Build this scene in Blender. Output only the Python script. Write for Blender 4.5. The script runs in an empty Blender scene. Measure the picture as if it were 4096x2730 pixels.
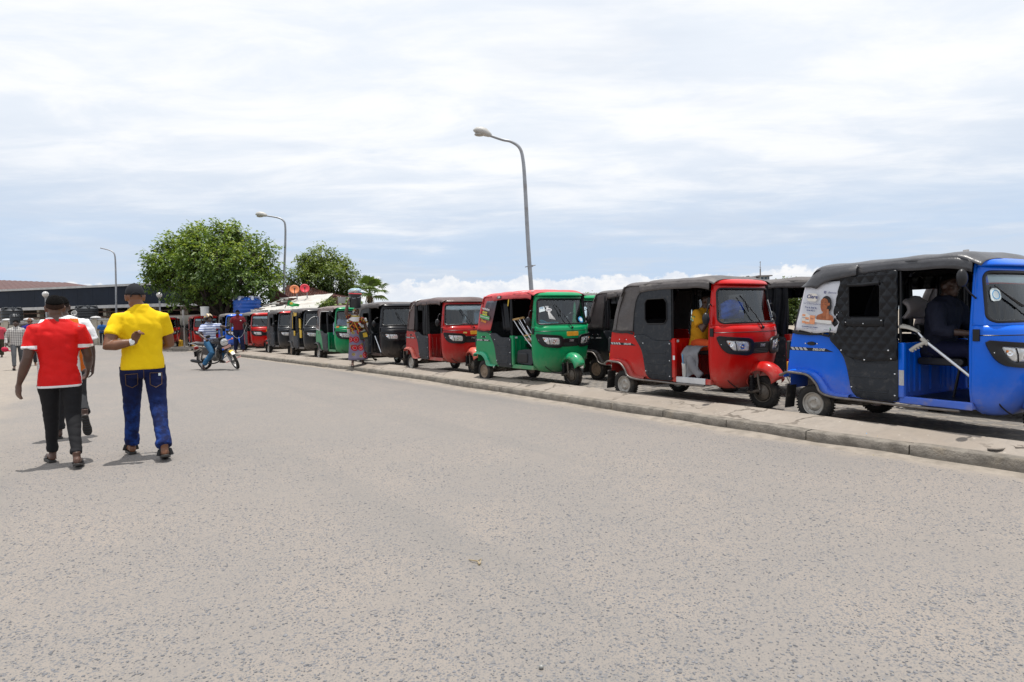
import bpy, bmesh, math, random
from math import sin, cos, pi, radians as R, sqrt
from mathutils import Vector as V, Matrix, noise
rnd = random.Random(7)
SC = bpy.context.scene
COL = SC.collection

# ---------------------------------------------------------------- camera
F_PX, PITCH, ROLL, CAM_H = 2494.0, -0.038, 0.023, 1.38
cp, sp, cr, sr = cos(PITCH), sin(PITCH), cos(ROLL), sin(ROLL)
AX, AF, AU = V((1, 0, 0)), V((0, cp, sp)), V((0, -sp, cp))
cam_d = bpy.data.cameras.new('camera'); cam = bpy.data.objects.new('camera', cam_d); COL.objects.link(cam)
cr_, cu_ = AX*cr - AU*sr, AX*sr + AU*cr
cam.matrix_world = Matrix(((cr_.x, cu_.x, -AF.x, 0), (cr_.y, cu_.y, -AF.y, 0), (cr_.z, cu_.z, -AF.z, CAM_H), (0, 0, 0, 1)))
cam_d.sensor_width = 36; cam_d.lens = 36*F_PX/4096; cam_d.clip_start = .05; cam_d.clip_end = 4000
SC.camera = cam

# ---------------------------------------------------------------- light
SUN_EL, SUN_AZ = R(87.5), math.atan2(.55, .84)          # azimuth clockwise from +Y
sun_dir = V((sin(SUN_AZ)*cos(SUN_EL), cos(SUN_AZ)*cos(SUN_EL), sin(SUN_EL)))
sd = bpy.data.lights.new('sun', 'SUN'); sd.energy = 4.6; sd.angle = R(.6); sd.color = (1, .96, .90)
so = bpy.data.objects.new('sun', sd); COL.objects.link(so)
so.rotation_euler = sun_dir.to_track_quat('Z', 'Y').to_euler(); so.location = (0, 0, 50)
SC.view_settings.view_transform = 'Standard'; SC.view_settings.look = 'None'
SC.view_settings.exposure = 0.0; SC.view_settings.gamma = 1; SC.view_settings.use_curve_mapping = False

class NT:
    """tiny node helper"""
    def __init__(s, tree): s.t = tree; s.n = tree.nodes; s.l = tree.links
    def new(s, typ, **kw):
        n = s.n.new(typ)
        for k, v in kw.items(): setattr(n, k, v)
        return n
    def put(s, inp, v):
        if hasattr(v, 'links'): s.l.new(v, inp)
        else:
            try: inp.default_value = v
            except Exception: inp.default_value = (v[0], v[1], v[2], 1) if len(v) == 3 else v
    def math(s, op, a, b=0.0, c=0.0, clamp=False):
        n = s.new('ShaderNodeMath', operation=op, use_clamp=clamp)
        s.put(n.inputs[0], a); s.put(n.inputs[1], b); s.put(n.inputs[2], c); return n.outputs[0]
    def mix(s, f, a, b):
        n = s.new('ShaderNodeMix', data_type='RGBA'); s.put(n.inputs[0], f); s.put(n.inputs[6], a); s.put(n.inputs[7], b); return n.outputs[2]
    def noise(s, vec, scale, detail=4, rough=.55, dist=0.0):
        n = s.new('ShaderNodeTexNoise'); s.put(n.inputs['Vector'], vec); n.inputs['Scale'].default_value = scale
        n.inputs['Detail'].default_value = detail; n.inputs['Roughness'].default_value = rough; n.inputs['Distortion'].default_value = dist
        return n.outputs[0]
    def step(s, v, lo, hi):
        n = s.new('ShaderNodeMapRange', interpolation_type='SMOOTHSTEP'); s.put(n.inputs[0], v)
        s.put(n.inputs[1], lo); s.put(n.inputs[2], hi); return n.outputs[0]
    def mapping(s, vec, scale=(1, 1, 1), rot=(0, 0, 0), loc=(0, 0, 0)):
        n = s.new('ShaderNodeMapping'); s.put(n.inputs[0], vec); n.inputs[1].default_value = loc; n.inputs[2].default_value = rot; n.inputs[3].default_value = scale; return n.outputs[0]

def make_world():
    w = bpy.data.worlds.new('World'); SC.world = w; w.use_nodes = True
    k = NT(w.node_tree); k.n.clear()
    out = k.new('ShaderNodeOutputWorld'); bg = k.new('ShaderNodeBackground'); bg.inputs[1].default_value = .1
    k.l.new(bg.outputs[0], out.inputs[0])
    sky = k.new('ShaderNodeTexSky', sky_type='NISHITA'); sky.sun_disc = False
    sky.sun_elevation = SUN_EL; sky.sun_rotation = SUN_AZ; sky.air_density = 1.1; sky.dust_density = 1.6
    tc = k.new('ShaderNodeTexCoord'); d = tc.outputs['Generated']
    sx = k.new('ShaderNodeSeparateXYZ'); k.l.new(d, sx.inputs[0]); x, y, z = sx.outputs
    el = k.math('ARCSINE', z)                                   # elevation, radians
    # a high layer: the direction projected on a flat ceiling
    zc = k.math('ADD', k.math('MAXIMUM', z, 0.0), .10)
    cmb = k.new('ShaderNodeCombineXYZ'); k.put(cmb.inputs[0], k.math('DIVIDE', x, zc)); k.put(cmb.inputs[1], k.math('DIVIDE', y, zc))
    P = cmb.outputs[0]
    n1 = k.noise(k.mapping(P, (.55, .9, 1), (0, 0, .35)), 1.0, 7, .6, .5)
    n2 = k.noise(k.mapping(P, (1.0, 1.9, 1), (0, 0, .2)), 1.5, 6, .6, .35)
    n3 = k.noise(k.mapping(P, (.25, .35, 1), (0, 0, -.4), (3, 1, 0)), 1.0, 3, .5)
    cov = k.math('ADD', k.math('ADD', k.math('MULTIPLY', n1, .45), k.math('MULTIPLY', n2, .30)), k.math('MULTIPLY', n3, .35))
    # the layer thins out toward the horizon
    thin = k.step(el, .085, .36)
    cov = k.math('ADD', cov, k.math('MULTIPLY', k.math('SUBTRACT', thin, .66), .34))
    cover = k.step(cov, .28, .62)
    white = k.mix(k.step(n2, .35, .62), (8.6, 9.15, 9.95, 1), (10.0, 10.15, 10.4, 1))
    gap = k.mix(.85, sky.outputs[0], k.mix(k.step(el, .10, .30), (6.6, 7.6, 9.2, 1), (8.5, 9.1, 9.95, 1)))
    c = k.mix(cover, gap, white)
    # a few grey undersides
    c = k.mix(k.math('MULTIPLY', k.step(k.noise(k.mapping(P, (.5, 1.3, 1), (0, 0, .1), (5.2, 3.7, 0)), 1.1, 5, .6), .53, .74), .6), c, (7.2, 7.9, 9.0, 1))
    # clear strip above the cumulus
    strip = k.math('MULTIPLY', k.step(el, .21, .07), k.step(k.noise(k.mapping(d, (3, 3, 22)), 1.6, 5, .6), .40, .58))
    c = k.mix(k.math('MULTIPLY', strip, .75), c, (5.5, 6.95, 8.9, 1))
    # cumulus bank on the horizon
    nl = k.math('MULTIPLY', k.noise(k.mapping(d, (1, 1, 0)), 7.0, 2, .5), .03)
    ns = k.math('MULTIPLY', k.noise(k.mapping(d, (1, 1, 1.3)), 26.0, 5, .62), .056)
    top = k.math('ADD', k.math('ADD', nl, ns), .017)
    cum = k.step(k.math('SUBTRACT', top, el), -.0012, .0045)
    shade = k.noise(k.mapping(d, (1, 1, 1.6), (0, 0, 0), (.01, 0, .006)), 34.0, 5, .6)
    depth = k.math('SUBTRACT', top, el)
    cc = k.mix(k.step(shade, .36, .62), (8.1, 8.5, 9.2, 1), (9.9, 9.9, 9.95, 1))
    cc = k.mix(k.step(depth, .015, .045), cc, (8.2, 8.8, 9.5, 1))
    c = k.mix(k.math('MULTIPLY', cum, .93), c, cc)
    k.l.new(c, bg.inputs[0])
make_world()

# ---------------------------------------------------------------- placing helpers
def ray(u, v):
    du, dv = u-2048, v-1365
    a = (du*cr - dv*sr)/F_PX; z = -(du*sr + dv*cr)/F_PX
    return V((a, cp - z*sp, sp + z*cp))
def at(u, v, Y):
    d = ray(u, v); t = Y/d.y; return V((d.x*t, Y, CAM_H + d.z*t))
def gnd(u, v, z=0):
    d = ray(u, v); t = (z-CAM_H)/d.z; return V((d.x*t, d.y*t, z))

# ---------------------------------------------------------------- mesh helpers
class MB:
    def __init__(s): s.v = []; s.f = []; s.m = []; s.cur = 0
    def add(s, vs, fs):
        o = len(s.v); s.v += [tuple(p) for p in vs]
        for f in fs: s.f.append(tuple(i+o for i in f)); s.m.append(s.cur)
        return s
    def box(s, c, d, rz=0, M=None):
        x, y, z = d[0]/2, d[1]/2, d[2]/2
        vs = [V(p) for p in ((-x,-y,-z),(x,-y,-z),(x,y,-z),(-x,y,-z),(-x,-y,z),(x,-y,z),(x,y,z),(-x,y,z))]
        m = M if M is not None else Matrix.Rotation(rz, 3, 'Z')
        vs = [m @ p + V(c) for p in vs]
        return s.add(vs, [(0,3,2,1),(4,5,6,7),(0,1,5,4),(1,2,6,5),(2,3,7,6),(3,0,4,7)])
    def loft(s, rings, caps=True, closed=True):
        n = len(rings[0]); vs = [p for r in rings for p in r]; fs = []
        for i in range(len(rings)-1):
            for j in range(n if closed else n-1):
                k = (j+1) % n
                fs.append((i*n+j, i*n+k, (i+1)*n+k, (i+1)*n+j))
        if caps and closed:
            fs.append(tuple(range(n-1, -1, -1))); fs.append(tuple(range((len(rings)-1)*n, len(rings)*n)))
        return s.add(vs, fs)
    def tube(s, pts, r, n=8, flat=None, caps=True):
        pts = [V(p) for p in pts]; rings = []; up = None
        for i, p in enumerate(pts):
            a = pts[max(i-1, 0)]; b = pts[min(i+1, len(pts)-1)]; t = (b-a)
            t = t.normalized() if t.length > 1e-9 else V((0, 0, 1))
            if up is None:
                up = V(flat) if flat is not None else (V((0, 0, 1)) if abs(t.z) < .9 else V((0, 1, 0)))
            e1 = up - t*up.dot(t)
            if e1.length < 1e-6: e1 = t.orthogonal()
            e1.normalize(); e2 = t.cross(e1); up = e1 if flat is None else up
            rr = r[i] if isinstance(r, list) else r
            ra, rb = rr if isinstance(rr, (list, tuple)) else (rr, rr)
            rings.append([p + e2*(ra*cos(2*pi*k/n)) + e1*(rb*sin(2*pi*k/n)) for k in range(n)])
        return s.loft(rings, caps)
    def lathe(s, prof, axis='Z', c=(0, 0, 0), n=20, caps=False):
        rings = []
        for r, h in prof:
            ring = []
            for k in range(n):
                a = 2*pi*k/n; u, w = r*cos(a), r*sin(a)
                p = {'Z': (u, w, h), 'Y': (w, h, u), 'X': (h, u, w)}[axis]
                ring.append(V(p)+V(c))
            rings.append(ring)
        return s.loft(rings, caps)
    def ell(s, c, rad, n=14, m=9, M=None):
        rings = []
        for i in range(m+1):
            t = -pi/2 + pi*i/m; t = max(min(t, pi/2-.02), -pi/2+.02)
            ring = []
            for k in range(n):
                a = 2*pi*k/n; p = V((rad[0]*cos(t)*cos(a), rad[1]*cos(t)*sin(a), rad[2]*sin(t)))
                if M is not None: p = M @ p
                ring.append(p + V(c))
            rings.append(ring)
        return s.loft(rings)
    def prism(s, poly, a0, a1, axis='Y'):
        """polygon (p,q) extruded along axis; Y: (x,z)  Z: (x,y)  X: (y,z)"""
        n = len(poly)
        mk = {'Y': lambda p, h: (p[0], h, p[1]), 'Z': lambda p, h: (p[0], p[1], h), 'X': lambda p, h: (h, p[0], p[1])}[axis]
        vs = [mk(p, a0) for p in poly] + [mk(p, a1) for p in poly]
        fs = [(i, (i+1) % n, n+(i+1) % n, n+i) for i in range(n)] + [tuple(range(n-1, -1, -1)), tuple(range(n, 2*n))]
        return s.add(vs, fs)
    def grid(s, fn, nu, nv):
        vs = [fn(i/nu, j/nv) for i in range(nu+1) for j in range(nv+1)]
        return s.add(vs, [(i*(nv+1)+j, (i+1)*(nv+1)+j, (i+1)*(nv+1)+j+1, i*(nv+1)+j+1) for i in range(nu) for j in range(nv)])
    def mesh(s, name, smooth=True, angle=40, fix=True):
        me = bpy.data.meshes.new(name); me.from_pydata(s.v, [], s.f)
        if any(s.m): me.polygons.foreach_set('material_index', s.m)
        if fix:
            bm = bmesh.new(); bm.from_mesh(me); bmesh.ops.recalc_face_normals(bm, faces=bm.faces); bm.to_mesh(me); bm.free()
        if smooth:
            me.shade_smooth(); me.set_sharp_from_angle(angle=R(angle))
        me.update(); return me
    def build(s, name, mat, parent=None, smooth=True, angle=40, solid=0, bevel=0, loc=None, fix=True):
        o = bpy.data.objects.new(name, s.mesh(name, smooth, angle, fix)); COL.objects.link(o)
        for m in (mat if isinstance(mat, (list, tuple)) else [mat]): o.data.materials.append(m)
        if parent is not None: o.parent = parent
        if loc is not None: o.location = loc
        if solid:
            md = o.modifiers.new('solid', 'SOLIDIFY'); md.thickness = solid; md.offset = 0
        if bevel:
            md = o.modifiers.new('bevel', 'BEVEL'); md.width = bevel; md.segments = 2; md.limit_method = 'ANGLE'; md.angle_limit = R(40)
        return o
def split(name, mat, parent, fs, **kw):
    for f in fs:
        m = MB(); f(m); m.build(name, mat, parent, **kw)
def tag(o, label=None, cat=None, group=None, kind=None):
    for k, v in (('label', label), ('category', cat), ('group', group), ('kind', kind)):
        if v: o[k] = v
    return o
def empty(name, loc, rz=0, label=None, cat=None, group=None):
    o = bpy.data.objects.new(name, None); COL.objects.link(o); o.location = loc; o.rotation_euler = (0, 0, rz); o.empty_display_size = .2
    return tag(o, label, cat, group)
KIDS = {}
def kids(o): return [c for c in bpy.data.objects if c.parent == o]
def copy_tree(o, parent=None, skip=()):
    c = o.copy(); COL.objects.link(c); c.parent = parent
    for ch in kids(o):
        if ch.name.split('.')[0] not in skip: copy_tree(ch, c, skip)
    return c
def text_mb(txt, size, depth=.002, shear=0, bold=0, sx=1):
    cu = bpy.data.curves.new('txt', 'FONT'); cu.body = txt; cu.size = size; cu.extrude = depth; cu.shear = shear; cu.align_x = 'CENTER'; cu.align_y = 'CENTER'
    cu.offset = bold; cu.resolution_u = 3
    ob = bpy.data.objects.new('txt', cu); COL.objects.link(ob)
    dg = bpy.context.evaluated_depsgraph_get(); me = bpy.data.meshes.new_from_object(ob.evaluated_get(dg))
    mb = MB(); mb.add([(v.co.x*sx, v.co.y, v.co.z) for v in me.vertices], [tuple(p.vertices) for p in me.polygons])
    bpy.data.objects.remove(ob); bpy.data.curves.remove(cu); bpy.data.meshes.remove(me)
    return mb
def place(mb, o, ex, ey):
    """put a flat (x,y,z) mesh on a plane: origin o, axes ex, ey"""
    ex, ey, o = V(ex).normalized(), V(ey).normalized(), V(o); ez = ex.cross(ey)
    mb.v = [tuple(o + ex*p[0] + ey*p[1] + ez*p[2]) for p in mb.v]; return mb

# ---------------------------------------------------------------- materials
MATS = {}
def M(name, col, rough=.6, metal=0, var=.12, scale=8, bump=0, bscale=60, coat=0, dust=0, dcol=(.36, .31, .26), dscale=5, dz=None, spec=.5, coords='Object', sheen=0, trans=0, fade=0):
    if name in MATS: return MATS[name]
    m = bpy.data.materials.new(name); m.use_nodes = True; k = NT(m.node_tree); b = k.n['Principled BSDF']
    tc = k.new('ShaderNodeTexCoord'); P = tc.outputs[coords]
    c = tuple(col)+(1,)
    hi = tuple(min(1, x*(1+var)) for x in col)+(1,); lo = tuple(x*(1-var) for x in col)+(1,)
    n = k.noise(P, scale, 5, .6)
    cc = k.mix(k.step(n, .3, .7), lo, hi) if var else c
    r = rough
    if dust:
        dn = k.noise(P, dscale, 7, .65, .3)
        f = k.step(dn, .62-dust*.35, .80)
        if dz:                                         # road dirt splashed on the lower body: fades out between two heights
            sx = k.new('ShaderNodeSeparateXYZ'); k.l.new(P, sx.inputs[0])
            f = k.math('MULTIPLY', k.step(k.math('ADD', sx.outputs[2], k.math('MULTIPLY', k.noise(P, 9, 5, .7), .35)), dz[1]+.17, dz[0]+.17), k.math('ADD', f, .35), clamp=True)
        f = k.math('MULTIPLY', f, min(1, (.55 if dz else .35)+dust*.6))
        cc = k.mix(f, cc, tuple(dcol)+(1,))
        r = k.math('ADD', k.math('MULTIPLY', f, .5), rough, clamp=True)
    k.put(b.inputs['Base Color'], cc); k.put(b.inputs['Roughness'], r); b.inputs['Metallic'].default_value = metal
    b.inputs['Specular IOR Level'].default_value = spec
    if coat: b.inputs['Coat Weight'].default_value = coat; b.inputs['Coat Roughness'].default_value = .06
    if sheen: b.inputs['Sheen Weight'].default_value = sheen
    if trans: b.inputs['Transmission Weight'].default_value = trans
    if bump:
        bn = k.new('ShaderNodeBump'); bn.inputs['Strength'].default_value = min(1, bump); bn.inputs['Distance'].default_value = .02*max(1, bump)
        k.l.new(k.noise(P, bscale, 5, .6), bn.inputs['Height']); k.l.new(bn.outputs[0], b.inputs['Normal'])
    MATS[name] = m; return m
def paint(name, col, dust=.35, rough=.28): return M(name, col, rough, 0, .06, 3, 0, 60, .25, dust, (.30, .24, .19), 6, (.28, .66), .22)
P_RED = paint('red_paint', (.50, .004, .003)); P_BLUE = paint('blue_paint', (.001, .12, .68)); P_GREEN = paint('green_paint', (.001, .25, .09))
P_BLACK = paint('black_paint', (.010, .011, .014)); P_RED2 = paint('worn_red_paint', (.38, .010, .010), .45); P_GREY = paint('dark_grey_paint', (.022, .026, .032), .4)
P_FADE = M('faded_red_paint', (.62, .13, .09), .35, 0, .25, 6, 0, 60, .3, .4)
P_SKY = M('light_blue_paint', (.02, .25, .70), .3, 0, .1, 6, 0, 60, .5, .2)
P_LGREEN = M('scuffed_green_paint', (.01, .33, .17), .35, 0, .12, 6, 0, 60, .4, .5, (.22, .16, .11), 9)
def vinyl(name, col, rough=.5, dust=.2): return M(name, col, rough, 0, .16, 5, .35, 14, 0, dust, (.24, .22, .20), 4)
C_GREY = vinyl('grey_canopy_vinyl', (.080, .070, .069), .5, .3); C_BLACK = vinyl('black_canopy_vinyl', (.050, .050, .056), .36, .12)
C_BROWN = vinyl('brown_canopy_vinyl', (.19, .145, .135), .6, .2); C_RED = vinyl('red_canopy_vinyl', (.50, .055, .06), .5, .15); C_DBROWN = vinyl('dark_brown_canopy_vinyl', (.085, .05, .045), .4, .2)
C_LGREY = vinyl('pale_grey_canopy_vinyl', (.16, .15, .145), .55, .2); C_PINK = vinyl('faded_red_canopy_vinyl', (.50, .16, .14), .6, .2)
M_CURT = M('black_vinyl', (.0065, .0075, .0105), .36, 0, .2, 5, .3, 9, 0, .10, (.07, .065, .06), spec=.3)
M_DOOR = M('dark_grey_plastic', (.020, .024, .031), .45, 0, .1, 5, .25, 90, 0, .40, (.10, .095, .09), 14, spec=.3)
M_BLK = M('black_plastic', (.010, .010, .012), .38, 0, .1, 5, spec=.35)
M_RUB = M('tyre_rubber', (.018, .017, .0165), .8, 0, .15, 12, .3, 50, 0, .45, (.13, .11, .09), 8, spec=.3)
M_RIM = M('rim_steel', (.36, .34, .31), .45, .6, .12, 9, 0, 60, 0, .4, (.25, .20, .15), 14)
M_RIMD = M('rusty_rim_steel', (.24, .18, .13), .6, .3, .2, 12, .2, 60, 0, .5, (.22, .16, .11), 12)
M_TUBE = M('bumper_tube_steel', (.17, .155, .145), .42, .7, .25, 14, .2, 40, 0, .5, (.24, .19, .15), 18)
M_MECH = M('greasy_metal', (.11, .095, .08), .55, .5, .3, 14, .3, 40, 0, .5, (.20, .16, .12), 10)
M_SEAT = M('seat_vinyl', (.013, .013, .015), .45, 0, .15, 6, .2, 40)
M_INT = M('cabin_lining', (.008, .008, .009), .85, spec=.2)
M_CHR = M('chrome', (.75, .76, .78), .12, 1, .03, 5)
M_LENS = M('headlight_lens', (.62, .63, .64), .06, .25, .25, 18, .2, 30, .8)
M_AMB = M('amber_lens', (.75, .22, .02), .15, 0, .1, 20, 0, 60, .7); M_TAIL = M('tail_light_lens', (.30, .01, .01), .2, 0, .1, 20, 0, 60, .6)
M_WHITE = M('white_plastic', (.72, .72, .71), .4, 0, .05, 8); M_SILV = M('silver_print', (.50, .51, .53), .3, .6, .1, 20)
M_PLATE = M('orange_plate', (.72, .34, .02), .45, 0, .1, 10, 0, 60, 0, .2); M_YEL = M('yellow_vinyl', (.62, .40, .03), .5, 0, .15, 6)
M_ALU = M('bright_aluminium', (.66, .68, .71), .28, .85, .06, 10); M_CARD = M('paper_sticker', (.66, .74, .76), .6, 0, .05, 20)
M_TEAL = M('teal_cloth', (.01, .30, .34), .8, 0, .15, 8, .4, 12); M_BLUEB = M('blue_bag_plastic', (.01, .10, .55), .35, 0, .3, 7, .4, 10)
M_NAVYP = M('navy_print', (.02, .03, .13), .6, 0, 0); M_SKYP = M('sky_blue_print', (.03, .30, .62), .5, 0, .05)
def glass_mat():
    m = bpy.data.materials.new('windshield_glass'); m.use_nodes = True; k = NT(m.node_tree); k.n.clear()
    o = k.new('ShaderNodeOutputMaterial'); t = k.new('ShaderNodeBsdfTransparent'); t.inputs[0].default_value = (.66, .78, .82, 1)
    g = k.new('ShaderNodeBsdfGlossy'); g.inputs['Roughness'].default_value = .03; g.inputs[0].default_value = (.9, .95, 1, 1)
    fr = k.new('ShaderNodeFresnel'); fr.inputs[0].default_value = 1.55; mx = k.new('ShaderNodeMixShader')
    k.l.new(k.math('ADD', k.math('MULTIPLY', fr.outputs[0], .7), .03), mx.inputs[0]); k.l.new(t.outputs[0], mx.inputs[1]); k.l.new(g.outputs[0], mx.inputs[2]); k.l.new(mx.outputs[0], o.inputs[0])
    return m
M_GLASS = glass_mat()
def catmull(pts, n=6):
    """smooth polyline through points (any dimension tuples)"""
    P = [V(p) if len(p) == 3 else V((p[0], p[1], 0)) for p in pts]; out = []
    for i in range(len(P)-1):
        a, b, c, d = P[max(i-1, 0)], P[i], P[i+1], P[min(i+2, len(P)-1)]
        for j in range(n):
            t = j/n
            out.append(.5*((2*b)+(c-a)*t+(2*a-5*b+4*c-d)*t*t+(3*b-a-3*c+d)*t**3))
    out.append(P[-1]); return out
def lerp(t, xs, ys):
    if t <= xs[0]: return ys[0]
    for i in range(len(xs)-1):
        if t <= xs[i+1]:
            f = (t-xs[i])/(xs[i+1]-xs[i]); return ys[i]+(ys[i+1]-ys[i])*f
    return ys[-1]
# ================================================================ setting: road, kerb, pavement, lay-by
KF = catmull([(9.7,-3.2),(7.0,.8),(4.14,5.02),(2.73,6.97),(.16,10.75),(-2.96,15.2),(-8.35,22.0),(-13.1,28.0),(-16.0,31.6),(-17.8,33.1),(-18.9,33.7)], 12)
def resample(pts, step):
    out = [pts[0].copy()]; acc = 0
    for a, b in zip(pts, pts[1:]):
        L = (b-a).length; d = step-acc
        while d <= L: out.append(a.lerp(b, d/L)); d += step
        acc = (acc+L) % step if L+acc >= step else acc+L
    out.append(pts[-1].copy()); return out
KP = resample(KF, .5)
def nrm2(i, P): 
    t = (P[min(i+1, len(P)-1)]-P[max(i-1, 0)]).normalized(); return V((t.y, -t.x, 0))*1.0        # to the right of travel = away from the road
KN = [nrm2(i, KP) for i in range(len(KP))]
KN = [n if n.dot(V((.82, .57, 0))) > 0 else -n for n in KN]
def mat_road():
    m = bpy.data.materials.new('dusty_asphalt'); m.use_nodes = True; k = NT(m.node_tree); b = k.n['Principled BSDF']
    P = k.new('ShaderNodeTexCoord').outputs['Object']; sx = k.new('ShaderNodeSeparateXYZ'); k.l.new(P, sx.inputs[0])
    d = k.math('ADD', sx.outputs[0], k.math('MULTIPLY', sx.outputs[1], .703))      # offset across the road
    n0 = k.noise(P, .35, 5, .6); n1 = k.noise(P, 1.3, 6, .65, .4); n2 = k.noise(P, 6, 6, .7); n3 = k.noise(P, 120, 3, .6)
    # two sizes of exposed stone in a dusty binder
    def stones(scale, lo, hi, dens):
        v = k.new('ShaderNodeTexVoronoi', feature='F1'); v.inputs['Scale'].default_value = scale; v.inputs['Randomness'].default_value = 1
        w = k.new('ShaderNodeVectorMath', operation='ADD'); k.put(w.inputs[0], P); nn = k.new('ShaderNodeTexNoise'); nn.inputs['Scale'].default_value = scale*1.4; k.l.new(P, nn.inputs['Vector'])
        sc = k.new('ShaderNodeVectorMath', operation='SCALE'); k.l.new(nn.outputs['Color'], sc.inputs[0]); sc.inputs['Scale'].default_value = .7/scale; k.l.new(sc.outputs[0], w.inputs[1]); k.l.new(w.outputs[0], v.inputs['Vector'])
        sep = k.new('ShaderNodeSeparateColor'); k.l.new(v.outputs['Color'], sep.inputs[0])
        r = k.math('MULTIPLY', sep.outputs[0], hi-lo); r = k.math('ADD', r, lo)
        on = k.math('GREATER_THAN', sep.outputs[1], dens)
        return k.math('MULTIPLY', k.step(k.math('SUBTRACT', r, v.outputs['Distance']), -.03, .05), on), sep.outputs[2]
    s1, c1 = stones(56, .20, .50, .38); s2, c2 = stones(120, .25, .55, .15)
    wear = k.step(k.math('ADD', k.math('MULTIPLY', n0, .5), k.math('MULTIPLY', n1, .5)), .36, .60)
    dust = k.mix(wear, (.250, .219, .193, 1), (.206, .190, .177, 1))
    dust = k.mix(k.step(n2, .3, .75), dust, k.mix(.35, dust, (.20, .18, .165, 1)))
    dust = k.mix(k.math('MULTIPLY', n3, .5), dust, k.mix(.5, dust, (.33, .29, .25, 1)))
    st = k.mix(c1, (.115, .12, .135, 1), (.19, .19, .197, 1)); st2 = k.mix(c2, (.12, .125, .135, 1), (.21, .205, .20, 1))
    buried = k.step(n1, .78, .45)
    col = k.mix(k.math('MULTIPLY', s2, k.math('MULTIPLY', buried, .85)), dust, st2)
    col = k.mix(k.math('MULTIPLY', s1, k.math('MULTIPLY', buried, .92)), col, st)
    # darker, worn wheel paths
    col = k.mix(k.math('MULTIPLY', k.step(k.noise(k.mapping(k.mapping(P, (1, 1, 1), (0, 0, -.61)), (.75, .045, 1)), 1.2, 5, .6), .50, .66), .45), col, (.165, .16, .155, 1))
    edge = k.math('ADD', k.step(k.math('ADD', d, k.math('MULTIPLY', n1, .9)), 7.62, 8.1), k.step(k.math('ADD', d, k.math('MULTIPLY', n0, 2.5)), .6, -.6), clamp=True)
    sand = k.mix(n2, (.262, .226, .188, 1), (.315, .275, .235, 1))
    edge = k.math('MULTIPLY', edge, k.step(k.math('ADD', n2, k.math('MULTIPLY', n1, .5)), .45, .80))
    col = k.mix(k.math('MULTIPLY', edge, .9), col, sand)
    k.l.new(col, b.inputs['Base Color']); b.inputs['Roughness'].default_value = .92; b.inputs['Specular IOR Level'].default_value = .25
    h = k.math('ADD', k.math('MULTIPLY', k.math('ADD', s1, k.math('MULTIPLY', s2, .6)), .5), k.math('MULTIPLY', n3, .35))
    bp = k.new('ShaderNodeBump'); bp.inputs['Strength'].default_value = .55; bp.inputs['Distance'].default_value = .004; k.l.new(h, bp.inputs['Height']); k.l.new(bp.outputs[0], b.inputs['Normal'])
    return m
M_ROAD = mat_road()
M_DIRT = M('sandy_ground', (.26, .225, .185), .95, 0, .15, .6, .3, 8, 0, 0, spec=.2)
def mat_slab():
    m = bpy.data.materials.new('worn_concrete'); m.use_nodes = True; k = NT(m.node_tree); b = k.n['Principled BSDF']; P = k.new('ShaderNodeTexCoord').outputs['Object']
    n1 = k.noise(P, 1.1, 6, .65, .5); n2 = k.noise(P, 9, 6, .7); n3 = k.noise(P, 60, 3, .6)
    c = k.mix(k.step(n1, .3, .7), (.255, .218, .182, 1), (.30, .265, .23, 1)); c = k.mix(k.math('MULTIPLY', k.step(n2, .42, .75), .5), c, (.20, .18, .16, 1))
    v = k.new('ShaderNodeTexVoronoi', feature='F1'); v.inputs['Scale'].default_value = 16; k.l.new(P, v.inputs['Vector']); sp_ = k.new('ShaderNodeSeparateColor'); k.l.new(v.outputs['Color'], sp_.inputs[0])
    fl = k.math('MULTIPLY', k.step(v.outputs['Distance'], .20, .12), k.math('GREATER_THAN', sp_.outputs[0], .72)); c = k.mix(k.math('MULTIPLY', fl, .6), c, (.40, .37, .33, 1))
    e = k.new('ShaderNodeTexVoronoi', feature='DISTANCE_TO_EDGE'); e.inputs['Scale'].default_value = .75
    nn = k.new('ShaderNodeTexNoise'); nn.inputs['Scale'].default_value = 3.5; nn.inputs['Detail'].default_value = 6; k.l.new(P, nn.inputs['Vector']); sc = k.new('ShaderNodeVectorMath', operation='SCALE'); k.l.new(nn.outputs['Color'], sc.inputs[0]); sc.inputs['Scale'].default_value = .5
    ad = k.new('ShaderNodeVectorMath', operation='ADD'); k.put(ad.inputs[0], P); k.l.new(sc.outputs[0], ad.inputs[1]); k.l.new(ad.outputs[0], e.inputs['Vector'])
    cr_k = k.math('MULTIPLY', k.step(e.outputs['Distance'], .020, .004), k.step(n1, .40, .60)); c = k.mix(k.math('MULTIPLY', cr_k, .75), c, (.09, .075, .06, 1))
    k.l.new(c, b.inputs['Base Color']); b.inputs['Roughness'].default_value = .93; b.inputs['Specular IOR Level'].default_value = .2
    h = k.math('SUBTRACT', k.math('ADD', k.math('MULTIPLY', n2, .5), k.math('MULTIPLY', n3, .25)), k.math('MULTIPLY', cr_k, 1.2))
    bp = k.new('ShaderNodeBump'); bp.inputs['Strength'].default_value = .6; bp.inputs['Distance'].default_value = .012; k.l.new(h, bp.inputs['Height']); k.l.new(bp.outputs[0], b.inputs['Normal']); return m
M_SLAB = mat_slab()
M_KERB = M('kerb_concrete', (.195, .176, .152), .95, 0, .28, 7, .8, 45, 0, .35, (.33, .27, .19), 3.2, spec=.15)
M_PAVE = M('grey_paver', (.185, .172, .160), .9, 0, .22, 1.7, .4, 90, 0, .3, (.28, .25, .215), 2.2, spec=.25, coords='Generated')
M_PAVE = M('grey_block_paver', (.188, .175, .162), .9, 0, .10, 2.3, .3, 60, 0, .35, (.285, .25, .215), 1.2, spec=.25)
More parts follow.
